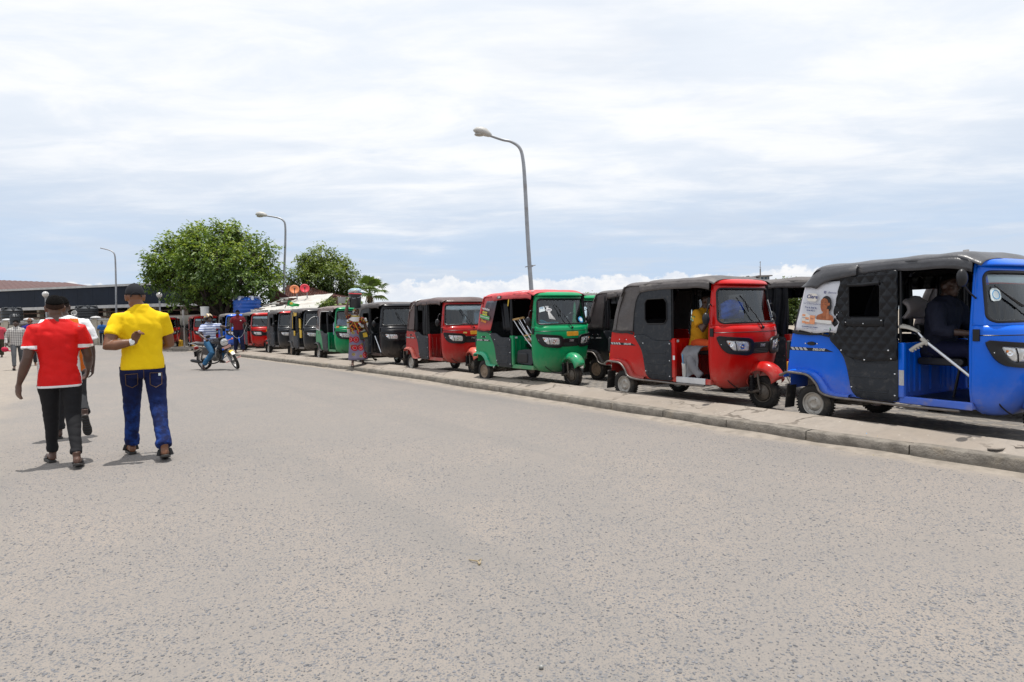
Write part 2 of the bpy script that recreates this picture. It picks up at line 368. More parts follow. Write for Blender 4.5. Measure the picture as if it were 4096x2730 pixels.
M_JOINT = M('sand_joint', (.25, .225, .195), .95, 0, .1, 9, .2, 60, spec=.2)
g = MB(); g.grid(lambda u, v: V((-700+1500*u, -60+1400*v, -.035)), 2, 2); tag(g.build('ground', M_DIRT, smooth=False), kind='structure')
g = MB(); g.add([(-60, -8, 0), (14, -8, 0), (14, 2, 0), (-17.5, 45, 0), (-24, 62, 0), (-60, 62, 0)], [(0, 1, 2, 3, 4, 5)]); tag(g.build('road', M_ROAD, smooth=False), kind='structure')
# pavement slab behind the kerb stones
W_SW = .62
def wsw(y): return lerp(y, [5.3, 7, 9.5], [.43, .60, .61])
sw = MB(); n = len(KP)
def wob(i, s): return .012*noise.noise(V((i*.31, s, 0)))
rows = []
for i in range(n):
    w_ = wsw(KP[i].y)*min(1, (n-1-i)/2.5+.25); p, q = KP[i], KN[i]; a = p+q*.13
    r = [a+V((0, 0, -.04)), a+V((0, 0, .120))]
    for f in (.2, .4, .6, .8): r.append(a.lerp(p+q*w_, f)+V((0, 0, .122+.082*f+wob(i, f*5)*.6)))
    r += [p+q*(w_-.02+wob(i, 9))+V((0, 0, .205)), p+q*(w_+.005+wob(i, 9))+V((0, 0, .190)), p+q*(w_+.02)+V((0, 0, .02))]
    rows.append(r)
sw.loft(rows, caps=False, closed=False)
SW = tag(sw.build('sidewalk', M_SLAB, angle=50), kind='structure')
# kerb stones, one by one
KS = resample(KF, .98); rk = random.Random(5)
for i in range(len(KS)-1):
    a, b = KS[i], KS[i+1]
    if (b-a).length < .3: continue
    t = (b-a).normalized(); q = V((t.y, -t.x, 0)); q = q if q.dot(V((.82, .57, 0))) > 0 else -q
    L = (b-a).length-.012; N = 9; h = rk.uniform(-.006, .006); mb = MB(); rings = []
    for k in range(N+1):
        f = k/N; c = a+t*(.006+L*f); ed = .006*(k in (0, N))
        j = lambda s_: .0035*noise.noise(V((i*3.1+f*6, s_, 2)))
        rings.append([c+q*(j(1)+ed)+V((0, 0, -.06)), c+q*(j(2)+ed)+V((0, 0, .04)), c+q*(.003+j(3)+ed)+V((0, 0, .108+h+j(7))), c+q*(.013+j(4)*1.5)+V((0, 0, .121+h+j(5)-ed)), c+q*.128+V((0, 0, .125+h-ed)), c+q*.128+V((0, 0, -.06))])
    mb.loft(rings); mb.build('kerb_stone', M_KERB, SW, angle=50)
# sand drifted against the foot of the kerb
M_SAND = M('drifted_sand', (.262, .230, .196), .95, 0, .18, 6, .4, 70, 0, .3, (.21, .19, .165), 3, spec=.2)
gs = MB(); KD = resample(KF, .22); rows = []
for i in range(len(KD)):
    q = nrm2(i, KD); q = q if q.dot(V((.82, .57, 0))) > 0 else -q; p = KD[i]; a = noise.noise(V((i*.11, 1, 0))); b_ = noise.noise(V((i*.33, 5, 0))); c_ = noise.noise(V((i*.9, 9, 0)))
    w_ = max(.05, .15+.17*a+.08*b_+.03*c_); h_ = max(.004, .022+.030*a+.014*b_)
    rows.append([p+q*.012+V((0, 0, h_)), p-q*(w_*.25)+V((0, 0, h_*.62)), p-q*(w_*.6)+V((0, 0, h_*.25+.003)), p-q*w_+V((0, 0, -.003))])
gs.loft(rows, caps=False, closed=False); tag(gs.build('gutter_sand', M_SAND, angle=80), kind='structure')
# broken patch near the right edge: loose concrete flakes
for k in range(26):
    c = V((4.48, 5.12, 0))+V((rk.gauss(0, .26), rk.gauss(0, .34), 0)); off = (c-V((4.14, 5.02, 0))).dot(V((.81, .585, 0)))
    if not .16 < off < .46: continue
    a0 = rk.random()*6.28; m_ = rk.randint(5, 7); rr = rk.uniform(.03, .11); pl = [(rr*rk.uniform(.6, 1.1)*cos(2*pi*i/m_), rr*rk.uniform(.6, 1.1)*sin(2*pi*i/m_)) for i in range(m_)]
    mb = MB(); mb.prism(pl, 0, rk.uniform(.008, .018), 'Z'); o = mb.build('concrete_flake', M_SLAB, SW, angle=20); o.location = c+V((0, 0, .118+.12*off)); o.rotation_euler = (rk.uniform(-.09, .09), rk.uniform(-.09, .09), a0)
# lay-by: sand bed and herringbone block paving
lb = MB(); bk = [KP[i]+KN[i]*(wsw(KP[i].y)-.03) for i in range(n-3)]
lb.add([(p.x, p.y, .0915) for p in bk]+[(p.x+13, p.y+9, .0915) for p in bk], [(i, i+1, n-3+i+1, n-3+i) for i in range(n-4)])
LB = tag(lb.build('lay_by', M_JOINT, smooth=False), kind='structure')
pvm = MB(); x, y = .0955, .0455
pvm.loft([[(-x, -y, 0), (x, -y, 0), (x, y, 0), (-x, y, 0)], [(-x, -y, .006), (x, -y, .006), (x, y, .006), (-x, y, .006)], [(-x+.005, -y+.005, .011), (x-.005, -y+.005, .011), (x-.005, y-.005, .011), (-x+.005, y-.005, .011)]])
pme = pvm.mesh('paver', smooth=False); pme.materials.append(M_PAVE)
ang = R(-55); ca, sa = cos(ang), sin(ang); slots = []
hb = []
for r_ in range(-260, 260):
    for c_ in range(-70, 70):
        # rows stepped by one brick width: (x,y)=(2w*c + w*r, w*r) horizontals, with a vertical brick at each step
        hb.append((c_*.4+r_*.1, r_*.1, 0)); hb.append((c_*.4+r_*.1+.15+.0, r_*.1+.15-.1, 1))
KX = [p.x for p in KP]; KY = [p.y for p in KP]
def across(px, py):
    """distance behind the kerb line"""
    return (px-lerp(py, KY[:-4], KX[:-4]))*.82
for hx, hy, k in hb:
    px, py = ca*hx-sa*hy+1.5, sa*hx+ca*hy+11
    if not (3.5 < py < 19.5): continue
    a_ = across(px, py)
    if not (W_SW+.04-.12*(py < 8) < a_ < W_SW+4.4): continue
    if abs(px) > py*.84+.3: continue
    slots.append((px*px+py*py, px, py, ang+k*pi/2, ))
slots.sort(); rp_ = random.Random(3)
for i, (d_, px, py, an_) in enumerate(slots[:300]):
    o = bpy.data.objects.new('paver', pme); COL.objects.link(o); o.parent = LB; o.location = (px, py, .0835+rp_.uniform(-.002, .002)); o.rotation_euler = (rp_.uniform(-.012, .012), rp_.uniform(-.008, .008), an_)
mb = MB()
for d_, px, py, an_ in slots[300:]:
    c_, s_ = cos(an_), sin(an_); z0 = .0945+rp_.uniform(-.002, .002)
    q = lambda u, v, z: (px+c_*u-s_*v, py+s_*u+c_*v, z)
    o_ = len(mb.v); mb.v += [q(-x, -y, z0-.012), q(x, -y, z0-.012), q(x, y, z0-.012), q(-x, y, z0-.012), q(-x+.004, -y+.004, z0), q(x-.004, -y+.004, z0), q(x-.004, y-.004, z0), q(-x+.004, y-.004, z0)]
    for f in ((4, 5, 6, 7), (0, 1, 5, 4), (1, 2, 6, 5), (2, 3, 7, 6), (3, 0, 4, 7)): mb.f.append(tuple(o_+w_ for w_ in f)); mb.m.append(0)
o = mb.build('pavers', M_PAVE, LB, smooth=False, fix=False); o['kind'] = 'stuff'
# stones standing proud of the binder, near the camera
rs_ = random.Random(11); mb = MB()
for k in range(19000):
    y_ = 2.1+5.2*rs_.random()**1.5; x_ = (rs_.random()*2-1)*(y_*.86+.1)
    if x_+.703*y_ > 7.4: continue
    if noise.noise(V((x_*1.1, y_*1.1, 4))) < -.25 and rs_.random() < .7: continue
    r0 = .0035+.0065*rs_.random()**2.4+(.006 if rs_.random() < .03 else 0); el_ = rs_.uniform(.55, 1); a0 = rs_.random()*6.28; m_ = 6; hh = .0012+r0*.16
    rr = [r0*rs_.uniform(.7, 1.1) for _ in range(m_)]; c_, s_ = cos(a0), sin(a0)
    P2 = [(x_+c_*rr[i]*cos(2*pi*i/m_)-s_*rr[i]*el_*sin(2*pi*i/m_), y_+s_*rr[i]*cos(2*pi*i/m_)+c_*rr[i]*el_*sin(2*pi*i/m_)) for i in range(m_)]
    o_ = len(mb.v); mb.v += [(p[0], p[1], -.001) for p in P2]+[(x_+(p[0]-x_)*.75, y_+(p[1]-y_)*.75, hh) for p in P2]
    for i in range(m_): mb.f.append((o_+i, o_+(i+1) % m_, o_+m_+(i+1) % m_, o_+m_+i)); mb.m.append(0)
    mb.f.append(tuple(range(o_+m_, o_+2*m_))); mb.m.append(0)
M_STONE = M('grey_aggregate', (.150, .152, .162), .85, 0, .35, 30, 0, spec=.3)
tag(mb.build('road_stones', M_STONE, smooth=False, fix=False), kind='stuff')
# ================================================================ background: market hall, wall, tanks, shed, house, trees, lamps
def leaf_mats(tag_, cols):
    out = []
    for i, c in enumerate(cols):
        m = bpy.data.materials.new(tag_+'_leaf_%s' % ('dark', 'mid', 'mid_pale', 'pale')[i]); m.use_nodes = True; k = NT(m.node_tree); b = k.n['Principled BSDF']
        b.inputs['Base Color'].default_value = c+(1,); b.inputs['Roughness'].default_value = .5; b.inputs['Specular IOR Level'].default_value = .4
        o = k.n['Material Output']; tr = k.new('ShaderNodeBsdfTranslucent'); tr.inputs[0].default_value = (c[0]*1.3, c[1]*1.3, c[2]*.6, 1); mx = k.new('ShaderNodeMixShader'); mx.inputs[0].default_value = .33
        k.l.new(b.outputs[0], mx.inputs[1]); k.l.new(tr.outputs[0], mx.inputs[2]); k.l.new(mx.outputs[0], o.inputs[0]); out.append(m)
    return out
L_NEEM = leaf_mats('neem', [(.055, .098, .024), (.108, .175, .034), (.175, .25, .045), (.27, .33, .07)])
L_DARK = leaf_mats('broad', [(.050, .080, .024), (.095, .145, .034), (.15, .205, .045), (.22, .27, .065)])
M_BARK = M('dark_bark', (.050, .040, .032), .9, 0, .3, 6, .6, 18)
def tree(name, base, H, blobs, nl, ls, mats, label, seed, trunk_r=.25, group=None, fork=.3, gap=.0, kind='tree'):
    rg = random.Random(seed); t = empty(name, base, 0, label, kind, group)
    # trunk and limbs reaching into the clumps
    tm = MB(); top = V((rg.uniform(-.2, .2), 0, H*fork)); tm.tube([(0, 0, -.2), (0, 0, .15), (top.x*.5, 0, H*fork*.5), tuple(top)], [trunk_r*1.5, trunk_r, trunk_r*.85, trunk_r*.75], 10)
    tb = tm.build('trunk', M_BARK, t, angle=80)
    bl = MB()
    for c, r in blobs:
        c = V(c); mid = top.lerp(c, .55)+V((rg.uniform(-.3, .3), rg.uniform(-.3, .3), rg.uniform(-.1, .3)))*r*.4
        bl.tube([top-V((0, 0, .1)), top.lerp(mid, .5)+V((0, 0, .08*r)), mid, c, c+V((rg.uniform(-.3, .3), 0, .4))*r], [trunk_r*.5, trunk_r*.36, trunk_r*.26, trunk_r*.15, trunk_r*.05], 6)
        for q in range(3):
            e = c+V((rg.uniform(-1, 1), rg.uniform(-1, 1), rg.uniform(-.4, .9))).normalized()*r*.8; bl.tube([mid.lerp(c, .4), c.lerp(e, .5)+V((0, 0, .1*r)), e], [trunk_r*.15, trunk_r*.09, trunk_r*.03], 5)
    o = bl.build('branches', M_BARK, t, angle=80)
    lf = MB(); tw = sum(b[1]**2 for b in blobs)
    # each blob is many twigs, each twig a tuft of leaflets
    for c, r in blobs:
        c = V(c); nt = int(nl*r*r/tw/9)
        for k in range(nt):
            d = V((rg.gauss(0, 1), rg.gauss(0, 1), rg.gauss(0, 1)+.15)).normalized(); rad = r*(.50+.45*rg.random()**.6)*(1+.28*noise.noise(d*2.2+V((seed, r, 0)))); p = c+V((d.x, d.y, d.z*.85))*rad
            if noise.noise(p*1.1+V((seed, 5, 2))) < gap-.32: continue
            lit = d.z*.5+.5*noise.noise(p*.9+V((seed, 0, 0)))+rg.gauss(0, .22); mi = 0 if lit < -.12 else 1 if lit < .25 else 2 if lit < .62 else 3  # light painted into the leaf colour: paler tones toward each clump's top
            out = (d+V((rg.gauss(0, .5), rg.gauss(0, .5), rg.gauss(0, .3)-.15))).normalized()
            for q in range(9):
                b0 = p+out*ls*(q-3)*.42+V((rg.gauss(0, .35), rg.gauss(0, .35), rg.gauss(0, .30)))*ls; s_ = ls*rg.uniform(.65, 1.25)
                a = (out*.7+V((rg.gauss(0, .8), rg.gauss(0, .8), rg.gauss(0, .45)-.25))).normalized(); w = a.cross(V((rg.gauss(0, .5), rg.gauss(0, .5), 1))).normalized()*s_*.30
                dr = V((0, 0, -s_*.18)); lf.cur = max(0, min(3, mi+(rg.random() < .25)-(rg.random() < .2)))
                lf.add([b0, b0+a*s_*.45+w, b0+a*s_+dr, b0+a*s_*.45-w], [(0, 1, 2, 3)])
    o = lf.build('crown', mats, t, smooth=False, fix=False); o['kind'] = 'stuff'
    return t
def P_(u, v, Y): return at(u, v, Y)
# ---- trees, placed where they stand
def blobs_px(Y, base, lst, sq=.95):
    out = []
    cu, cv = sum(q[0] for q in lst)/len(lst), sum(q[1] for q in lst)/len(lst)+45
    for u, v, rp, dy in lst:
        u, v = cu+(u-cu)*sq, cv+(v-cv)*sq
        p = at(u, v, Y+dy); out.append((tuple(p-V(base)), .88*rp*(Y+dy)/F_PX))
    return out
bB = V((-16.0, 35.0, .05))
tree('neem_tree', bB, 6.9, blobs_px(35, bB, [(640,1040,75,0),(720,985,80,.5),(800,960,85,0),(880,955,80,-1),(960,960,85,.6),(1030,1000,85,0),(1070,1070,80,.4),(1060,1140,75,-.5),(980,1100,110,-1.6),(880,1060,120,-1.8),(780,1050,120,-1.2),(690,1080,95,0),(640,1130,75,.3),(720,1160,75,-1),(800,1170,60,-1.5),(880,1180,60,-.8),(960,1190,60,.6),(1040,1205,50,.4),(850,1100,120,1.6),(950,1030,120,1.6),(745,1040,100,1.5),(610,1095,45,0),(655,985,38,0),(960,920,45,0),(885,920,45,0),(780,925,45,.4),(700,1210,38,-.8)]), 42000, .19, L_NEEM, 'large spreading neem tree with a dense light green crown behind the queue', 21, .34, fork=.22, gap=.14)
b2 = V((-12.0, 41.0, .05))
tree('neem_tree', b2, 5.9, blobs_px(41, b2, [(1240,1060,60,0),(1290,1030,65,.4),(1340,1050,60,0),(1380,1090,60,.4),(1400,1130,45,0),(1330,1110,75,-1),(1260,1110,80,-.6),(1200,1110,50,.6),(1170,1130,55,.9),(1150,1150,55,1.5),(1310,1160,55,.5),(1390,1165,38,0),(1225,1025,26,0),(1130,1100,40,2),(1420,1145,20,0),(1300,1080,80,1.6)]), 21000, .17, L_DARK, 'smaller leafy tree behind the tiled house roof', 33, .22, fork=.3, gap=.16)
b3 = at(3160, 1185, 62); b3.z = 0
tree('roadside_tree', b3, 4.4, blobs_px(62, b3, [(3110,1145,20,0),(3135,1135,22,0),(3160,1138,22,0),(3185,1148,20,0),(3150,1160,40,.5),(3190,1190,50,0),(3130,1195,50,0),(3160,1230,60,0),(3190,1260,50,0),(3130,1260,50,0)]), 9000, .22, L_DARK, 'dark bushy tree far off above the black canopies', 44, .2, fork=.3)
b4 = at(2355, 1190, 70); b4.z = 0
tree('roadside_tree', b4, 4.2, blobs_px(70, b4, [(2350,1186,12,0),(2362,1182,12,0),(2380,1190,13,0),(2358,1200,24,0)]), 1500, .2, L_DARK, 'small far treetop just above the green canopy behind', 45, .12, fork=.3)
# ---- fan palm
def palm():
    c = at(1478, 1172, 35); base = V((c.x, c.y, 0)); t = empty('fan_palm', base, 0, 'fan palm with ragged fronds rising behind the black three-wheeler', 'palm'); h = c.z; rg = random.Random(8)
    tr = MB(); tr.tube([(0, 0, -.1), (.03, 0, h*.5), (0, 0, h-.1)], [.16, .13, .14], 10); tr.build('trunk', M_BARK, t)
    fm = L_DARK; 
    for k in range(17):
        az = k*2.4+rg.uniform(-.3, .3); el_ = (1.25-1.45*(k/16))+rg.uniform(-.1, .1); L = rg.uniform(.42, .62)
        d = V((cos(az)*cos(el_), sin(az)*cos(el_), sin(el_))); s0 = V((0, 0, h-.05)); tip = s0+d*L
        lf = MB(); lf.tube([s0, s0+d*L*.5+V((0, 0, .02)), tip], .014, 5)
        sd = d.cross(V((0, 0, 1))).normalized(); up = sd.cross(d)
        for q in range(15):
            a = -1.25+2.5*q/14; e = d*cos(a)+sd*sin(a); R_ = .80*(1-.22*abs(a)/1.25); w = sd*cos(a)*.06-d*sin(a)*.06
            m1 = tip+e*R_*.6+up*.02; e2 = tip+e*R_+V((0, 0, -.16-.08*rg.random()))
            lf.add([tip, m1+w, e2, m1-w+up*-.015], [(0, 1, 2, 3)])
        lf.build('frond', fm[rg.choice((0, 1, 1, 2))], t, smooth=False, fix=False)
    sk = MB()
    for k in range(16):
        az = k*.7; sk.add([(0, 0, h-.1), (.12*cos(az), .12*sin(az), h-.1), (.30*cos(az), .30*sin(az), h-.5-rg.random()*.3), (.24*cos(az+.3), .24*sin(az+.3), h-.45)], [(0, 1, 2, 3)])
    o = sk.build('dead_fronds', M('dry_frond', (.16, .11, .05), .9), t, smooth=False, fix=False); o['kind'] = 'stuff'
palm()
# ---- market hall
M_NAVY = M('navy_cladding', (.008, .014, .027), .7, 0, .18, .5, .1, 3, spec=.2); M_TRIM = M('white_gutter', (.42, .42, .42), .6, 0, .12, 2); M_ROOFR = M('red_brown_sheet_roof', (.082, .033, .029), .7, 0, .1, .5)
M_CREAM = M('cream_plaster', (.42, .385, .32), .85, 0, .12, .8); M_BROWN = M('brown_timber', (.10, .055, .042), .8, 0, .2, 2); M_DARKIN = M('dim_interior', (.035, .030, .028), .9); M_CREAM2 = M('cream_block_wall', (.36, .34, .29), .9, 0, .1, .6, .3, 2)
A, B = at(-160, 1168, 66), at(860, 1122, 50); Ab, Bb = at(-160, 1240, 66), at(860, 1209, 50)
HB = V((A.x, A.y, 0)); hall = empty('market_hall', HB, 0, 'long market hall with a dark navy fascia and red brown roof', 'building')
lo = lambda p: V(p)-HB
NP = 17; dirh = (B-A); dirh.z = 0; dn = dirh.normalized(); back = V((-dn.y, dn.x, 0)); back = back if back.y > 0 else -back
for k in range(NP):
    f0, f1 = k/NP+.0002, (k+1)/NP-.0002
    q = [A.lerp(B, f0), A.lerp(B, f1), Ab.lerp(Bb, f1), Ab.lerp(Bb, f0)]; mb = MB(); mb.loft([[lo(p) for p in q], [lo(p+back*.15) for p in q]]); mb.build('fascia_panel', M_NAVY, hall, smooth=False)
mb = MB(); mb.loft([[lo(A+V((0, 0, .02))), lo(B+V((0, 0, .02)))], [lo(A-back*.12+V((0, 0, .02))), lo(B-back*.12+V((0, 0, .02)))], [lo(A-back*.12-V((0, 0, .16))), lo(B-back*.12-V((0, 0, .16)))]], closed=False); mb.build('gutter', M_TRIM, hall, smooth=False, solid=.03)
mb = MB(); mb.loft([[lo(Ab-back*.10+V((0, 0, .02))), lo(Bb-back*.10+V((0, 0, .02)))], [lo(Ab-back*.10-V((0, 0, .24))), lo(Bb-back*.10-V((0, 0, .24)))], [lo(Ab+back*.3-V((0, 0, .24))), lo(Bb+back*.3-V((0, 0, .24)))]], closed=False); mb.build('canopy_edge', M_TRIM, hall, smooth=False, solid=.03)
r0, r1 = at(-160, 1116, 78), at(270, 1132, 74); e1_ = at(375, 1146, 58.9)
mb = MB(); NN = 40; q0 = A+back*.4+V((0, 0, .05)); 
rr0 = [q0.lerp(e1_, k/NN) for k in range(NN+1)]; rr1 = [r0.lerp(r1, k/NN) for k in range(NN+1)]
mb.loft([[lo(p+V((0, 0, .05*(k % 2)))) for k, p in enumerate(rr0)], [lo(p+V((0, 0, .05*(k % 2)))) for k, p in enumerate(rr1)]], closed=False); mb.add([lo(e1_), lo(r1), lo(r1+back*14-V((0, 0, 2)))], [(0, 1, 2)]); mb.build('roof', M_ROOFR, hall, smooth=False)
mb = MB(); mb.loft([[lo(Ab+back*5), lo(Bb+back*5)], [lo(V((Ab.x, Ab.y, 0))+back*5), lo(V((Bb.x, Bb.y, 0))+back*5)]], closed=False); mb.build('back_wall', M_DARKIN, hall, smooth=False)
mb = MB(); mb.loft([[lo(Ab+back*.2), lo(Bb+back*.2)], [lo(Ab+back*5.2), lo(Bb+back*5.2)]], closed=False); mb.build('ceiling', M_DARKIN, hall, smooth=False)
for k in range(11):
    p = Ab.lerp(Bb, (k+.5)/11)+back*1.2; mb = MB(); mb.box(lo(V((p.x, p.y, p.z/2-.1))), (.42, .42, p.z-.05), rz=math.atan2(dn.y, dn.x)); mb.build('column', M_CREAM, hall, smooth=False)
for dz in (-.55, -1.0):
    mb = MB(); mb.tube([lo(Ab+back*.9+V((0, 0, dz))), lo(Bb+back*.9+V((0, 0, dz)))], .07, 6); mb.build('beam', M_BROWN, hall, smooth=False)
for f0, f1, m_ in ((.44, .60, M_CREAM2), (.62, .83, M_CREAM2), (.02, .10, M_CREAM2), (.23, .30, M_CREAM), (.86, .99, M_CREAM2)):
    a, b = Ab.lerp(Bb, f0)+back*1.6, Ab.lerp(Bb, f1)+back*1.6; zt = a.z-1.15; mb = MB(); mb.loft([[lo(V((a.x, a.y, 0))), lo(V((b.x, b.y, 0)))], [lo(V((a.x, a.y, zt))), lo(V((b.x, b.y, zt+.1)))]], closed=False); mb.build('stall_wall', m_, hall, smooth=False, solid=.12)
for f0, m_ in ((.33, M('stall_red', (.20, .05, .04))), (.36, M('stall_blue', (.03, .06, .25))), (.68, M('stall_red', (.2, .05, .04))), (.78, M('stall_red', (.2, .05, .04)))):
    a = Ab.lerp(Bb, f0)+back*2.5; mb = MB(); mb.box(lo(V((a.x, a.y, 1.5))), (1.5, .5, 1.0)); mb.build('stall_front', m_, hall, smooth=False)
# ---- boundary wall with domed posts
wa, wb = at(-60, 1290, 50), at(470, 1278, 47); wa.z = wb.z = 0; wt = at(200, 1281, 48.5).z
wall = empty('boundary_wall', wa, 0, 'low cream wall with domed posts in front of the market hall', 'wall'); dw = (wb-wa); Lw = dw.length; dw.normalize()
for k in range(6):
    a, b = wa+dw*(Lw*k/6+.3), wa+dw*(Lw*(k+1)/6-.02); mb = MB(); c = (a+b)/2-wa; mb.box((c.x, c.y, wt/2-.05), ((b-a).length, .14, wt-.1), rz=math.atan2(dw.y, dw.x)); mb.build('wall_panel', M_CREAM, wall, smooth=False)
    mb = MB(); mb.box((c.x, c.y, wt-.045), ((b-a).length, .24, .09), rz=math.atan2(dw.y, dw.x)); mb.build('coping', M_TRIM, wall, smooth=False)
for k in range(7):
    p = wa+dw*(Lw*k/6+.14)-wa; mb = MB(); mb.box((p.x, p.y, wt/2+.02), (.34, .34, wt+.04)); po = mb.build('post', M_CREAM, wall, smooth=False)
    mb = MB(); mb.lathe([(.36, wt+.04), (.36, wt+.09), (.26, wt+.16), (.10, wt+.20), (.001, wt+.21)], 'Z', (p.x, p.y, 0), 14); mb.build('post_cap', M_TRIM, po, angle=50)
w2a, w2b = at(660, 1262, 42), at(830, 1262, 40)
w2 = empty('garden_wall', (w2a.x, w2a.y, 0), 0, 'pale block wall behind the red three-wheelers at the far end', 'wall')
mb = MB(); mb.box(((w2b-w2a).x/2, (w2b-w2a).y/2, at(740, 1262, 41).z/2), ((w2b-w2a).length, .15, at(740, 1262, 41).z), rz=math.atan2((w2b-w2a).y, (w2b-w2a).x)); mb.build('wall_panel', M_CREAM2, w2, smooth=False)
p = at(742, 1240, 40); mb = MB(); mb.tube([(p.x-w2a.x, p.y-w2a.y-.3, 0), (p.x-w2a.x, p.y-w2a.y-.3, p.z)], .05, 10); mb.build('pipe_post', M_TRIM, w2)
# ---- water tanks
M_TANKB = M('black_tank_plastic', (.016, .019, .024), .45, 0, .15, 1); M_TANKL = M('faded_blue_tank', (.006, .085, .42), .45, 0, .12, 2, 0, 60, 0, .22, (.55, .42, .36), 2.6)
def tank(u0, u1, vt, vb, Y, mat, label, group=None, lid=None, ribs=4, stand=True, lug=None):
    a, b = at(u0, vb, Y), at(u1, vb, Y); r = (b-a).length/2; c = (a+b)/2; top = at((u0+u1)/2, vt, Y).z; h = top-c.z; zb = c.z if stand else 0
    t = empty('water_tank', (c.x, c.y, 0), 0, label, 'water tank', group)
    pr = [(r*.98, zb), (r, zb+.03)]
    for k in range(ribs): z = zb+.05+(h*.78)*(k+.3)/ribs; pr += [(r, z), (r*.972, z+.04), (r*.972, z+.08), (r, z+.12)]
    pr += [(r, zb+h*.80), (r*.93, zb+h*.83), (r*.55, zb+h*.95), (.001, zb+h*.96)]
    mb = MB(); mb.lathe(pr, 'Z', n=28); mb.build('tank_body', mat, t, angle=40)
    for k in range(6):
        an = k*pi/3+.3; mb = MB(); mb.tube([(r*.95*cos(an), r*.95*sin(an), zb+h*.80), (r*.86*cos(an), r*.86*sin(an), zb+h*.97), (r*.45*cos(an), r*.45*sin(an), zb+h*.985)], [r*.10, r*.13, r*.10], 8); mb.build('tank_lug', lug or mat, t, angle=50)
    mb = MB(); mb.lathe([(r*.38, zb+h*.93), (r*.40, zb+h), (r*.30, zb+h*1.02), (.001, zb+h*1.02)], 'Z', n=18); mb.build('lid', lid or mat, t)
    if stand and zb > .2:
        mb = MB(); mb.box((0, 0, zb/2-.02), (r*1.7, r*1.7, zb-.04)); mb.build('plinth', M_CREAM2, t, smooth=False)
    return t
tank(308, 388, 1226, 1278, 51, M_TANKB, 'large black water tank behind the low cream wall near the thin lamp'); tank(14, 86, 1232, 1296, 53, M_TANKB, 'black water tank at the far left edge under the fascia')
tank(44, 78, 1258, 1300, 45, M_TANKB, 'small dark water tank with a white lid behind the man in plaid', lid=M_WHITE, ribs=2)
tb_ = tank(938, 1043, 1190, 1262, 33.5, M_TANKL, 'weathered blue water tank with peeling paint above the canopies', lug=M('bleached_blue_tank', (.30, .33, .44), .6, 0, .4, 6)); 
pp = at(1028, 1248, 32.6); mb = MB(); mb.grid(lambda u, v: V((-.36+.52*u, 0, -.16+.32*v)), 4, 2); 
rT = (at(938, 1262, 33.5)-at(1043, 1262, 33.5)).length/2*1.012; zc_ = at(1025, 1244, 32.8).z
mb = MB(); mb.grid(lambda u, v: V((rT*cos(-.95+.55*u), rT*sin(-.95+.55*u), zc_-.14+.22*v)), 8, 2); mb.build('sticker', M_WHITE, tb_, angle=80)
t_ = place(text_mb('TANK', .12, .001), (rT*1.004*cos(-.68), rT*1.004*sin(-.68), zc_-.02), (sin(.68), cos(.68), 0), (0, 0, 1)) if False else None
c = at(820, 1264, 33.4); tt = at(820, 1227, 33.4); r = 17*33.4/F_PX
wt_ = empty('water_barrel', (c.x, c.y, 0), 0, 'white plastic barrel standing above the helmeted rider', 'barrel')
mb = MB(); mb.lathe([(.001, c.z), (r*.9, c.z), (r*.93, tt.z-.08), (r, tt.z-.08), (r, tt.z-.01), (r*.9, tt.z), (.001, tt.z)], 'Z', n=20); mb.build('barrel_body', M_WHITE, wt_, angle=40); split('stand_leg', M_BROWN, wt_, [lambda m, a=a, b=b: m.tube([(a*r*.6, b*r*.6, 0), (a*r*.6, b*r*.6, c.z)], .025, 6) for a in (-1, 1) for b in (-1, 1)])
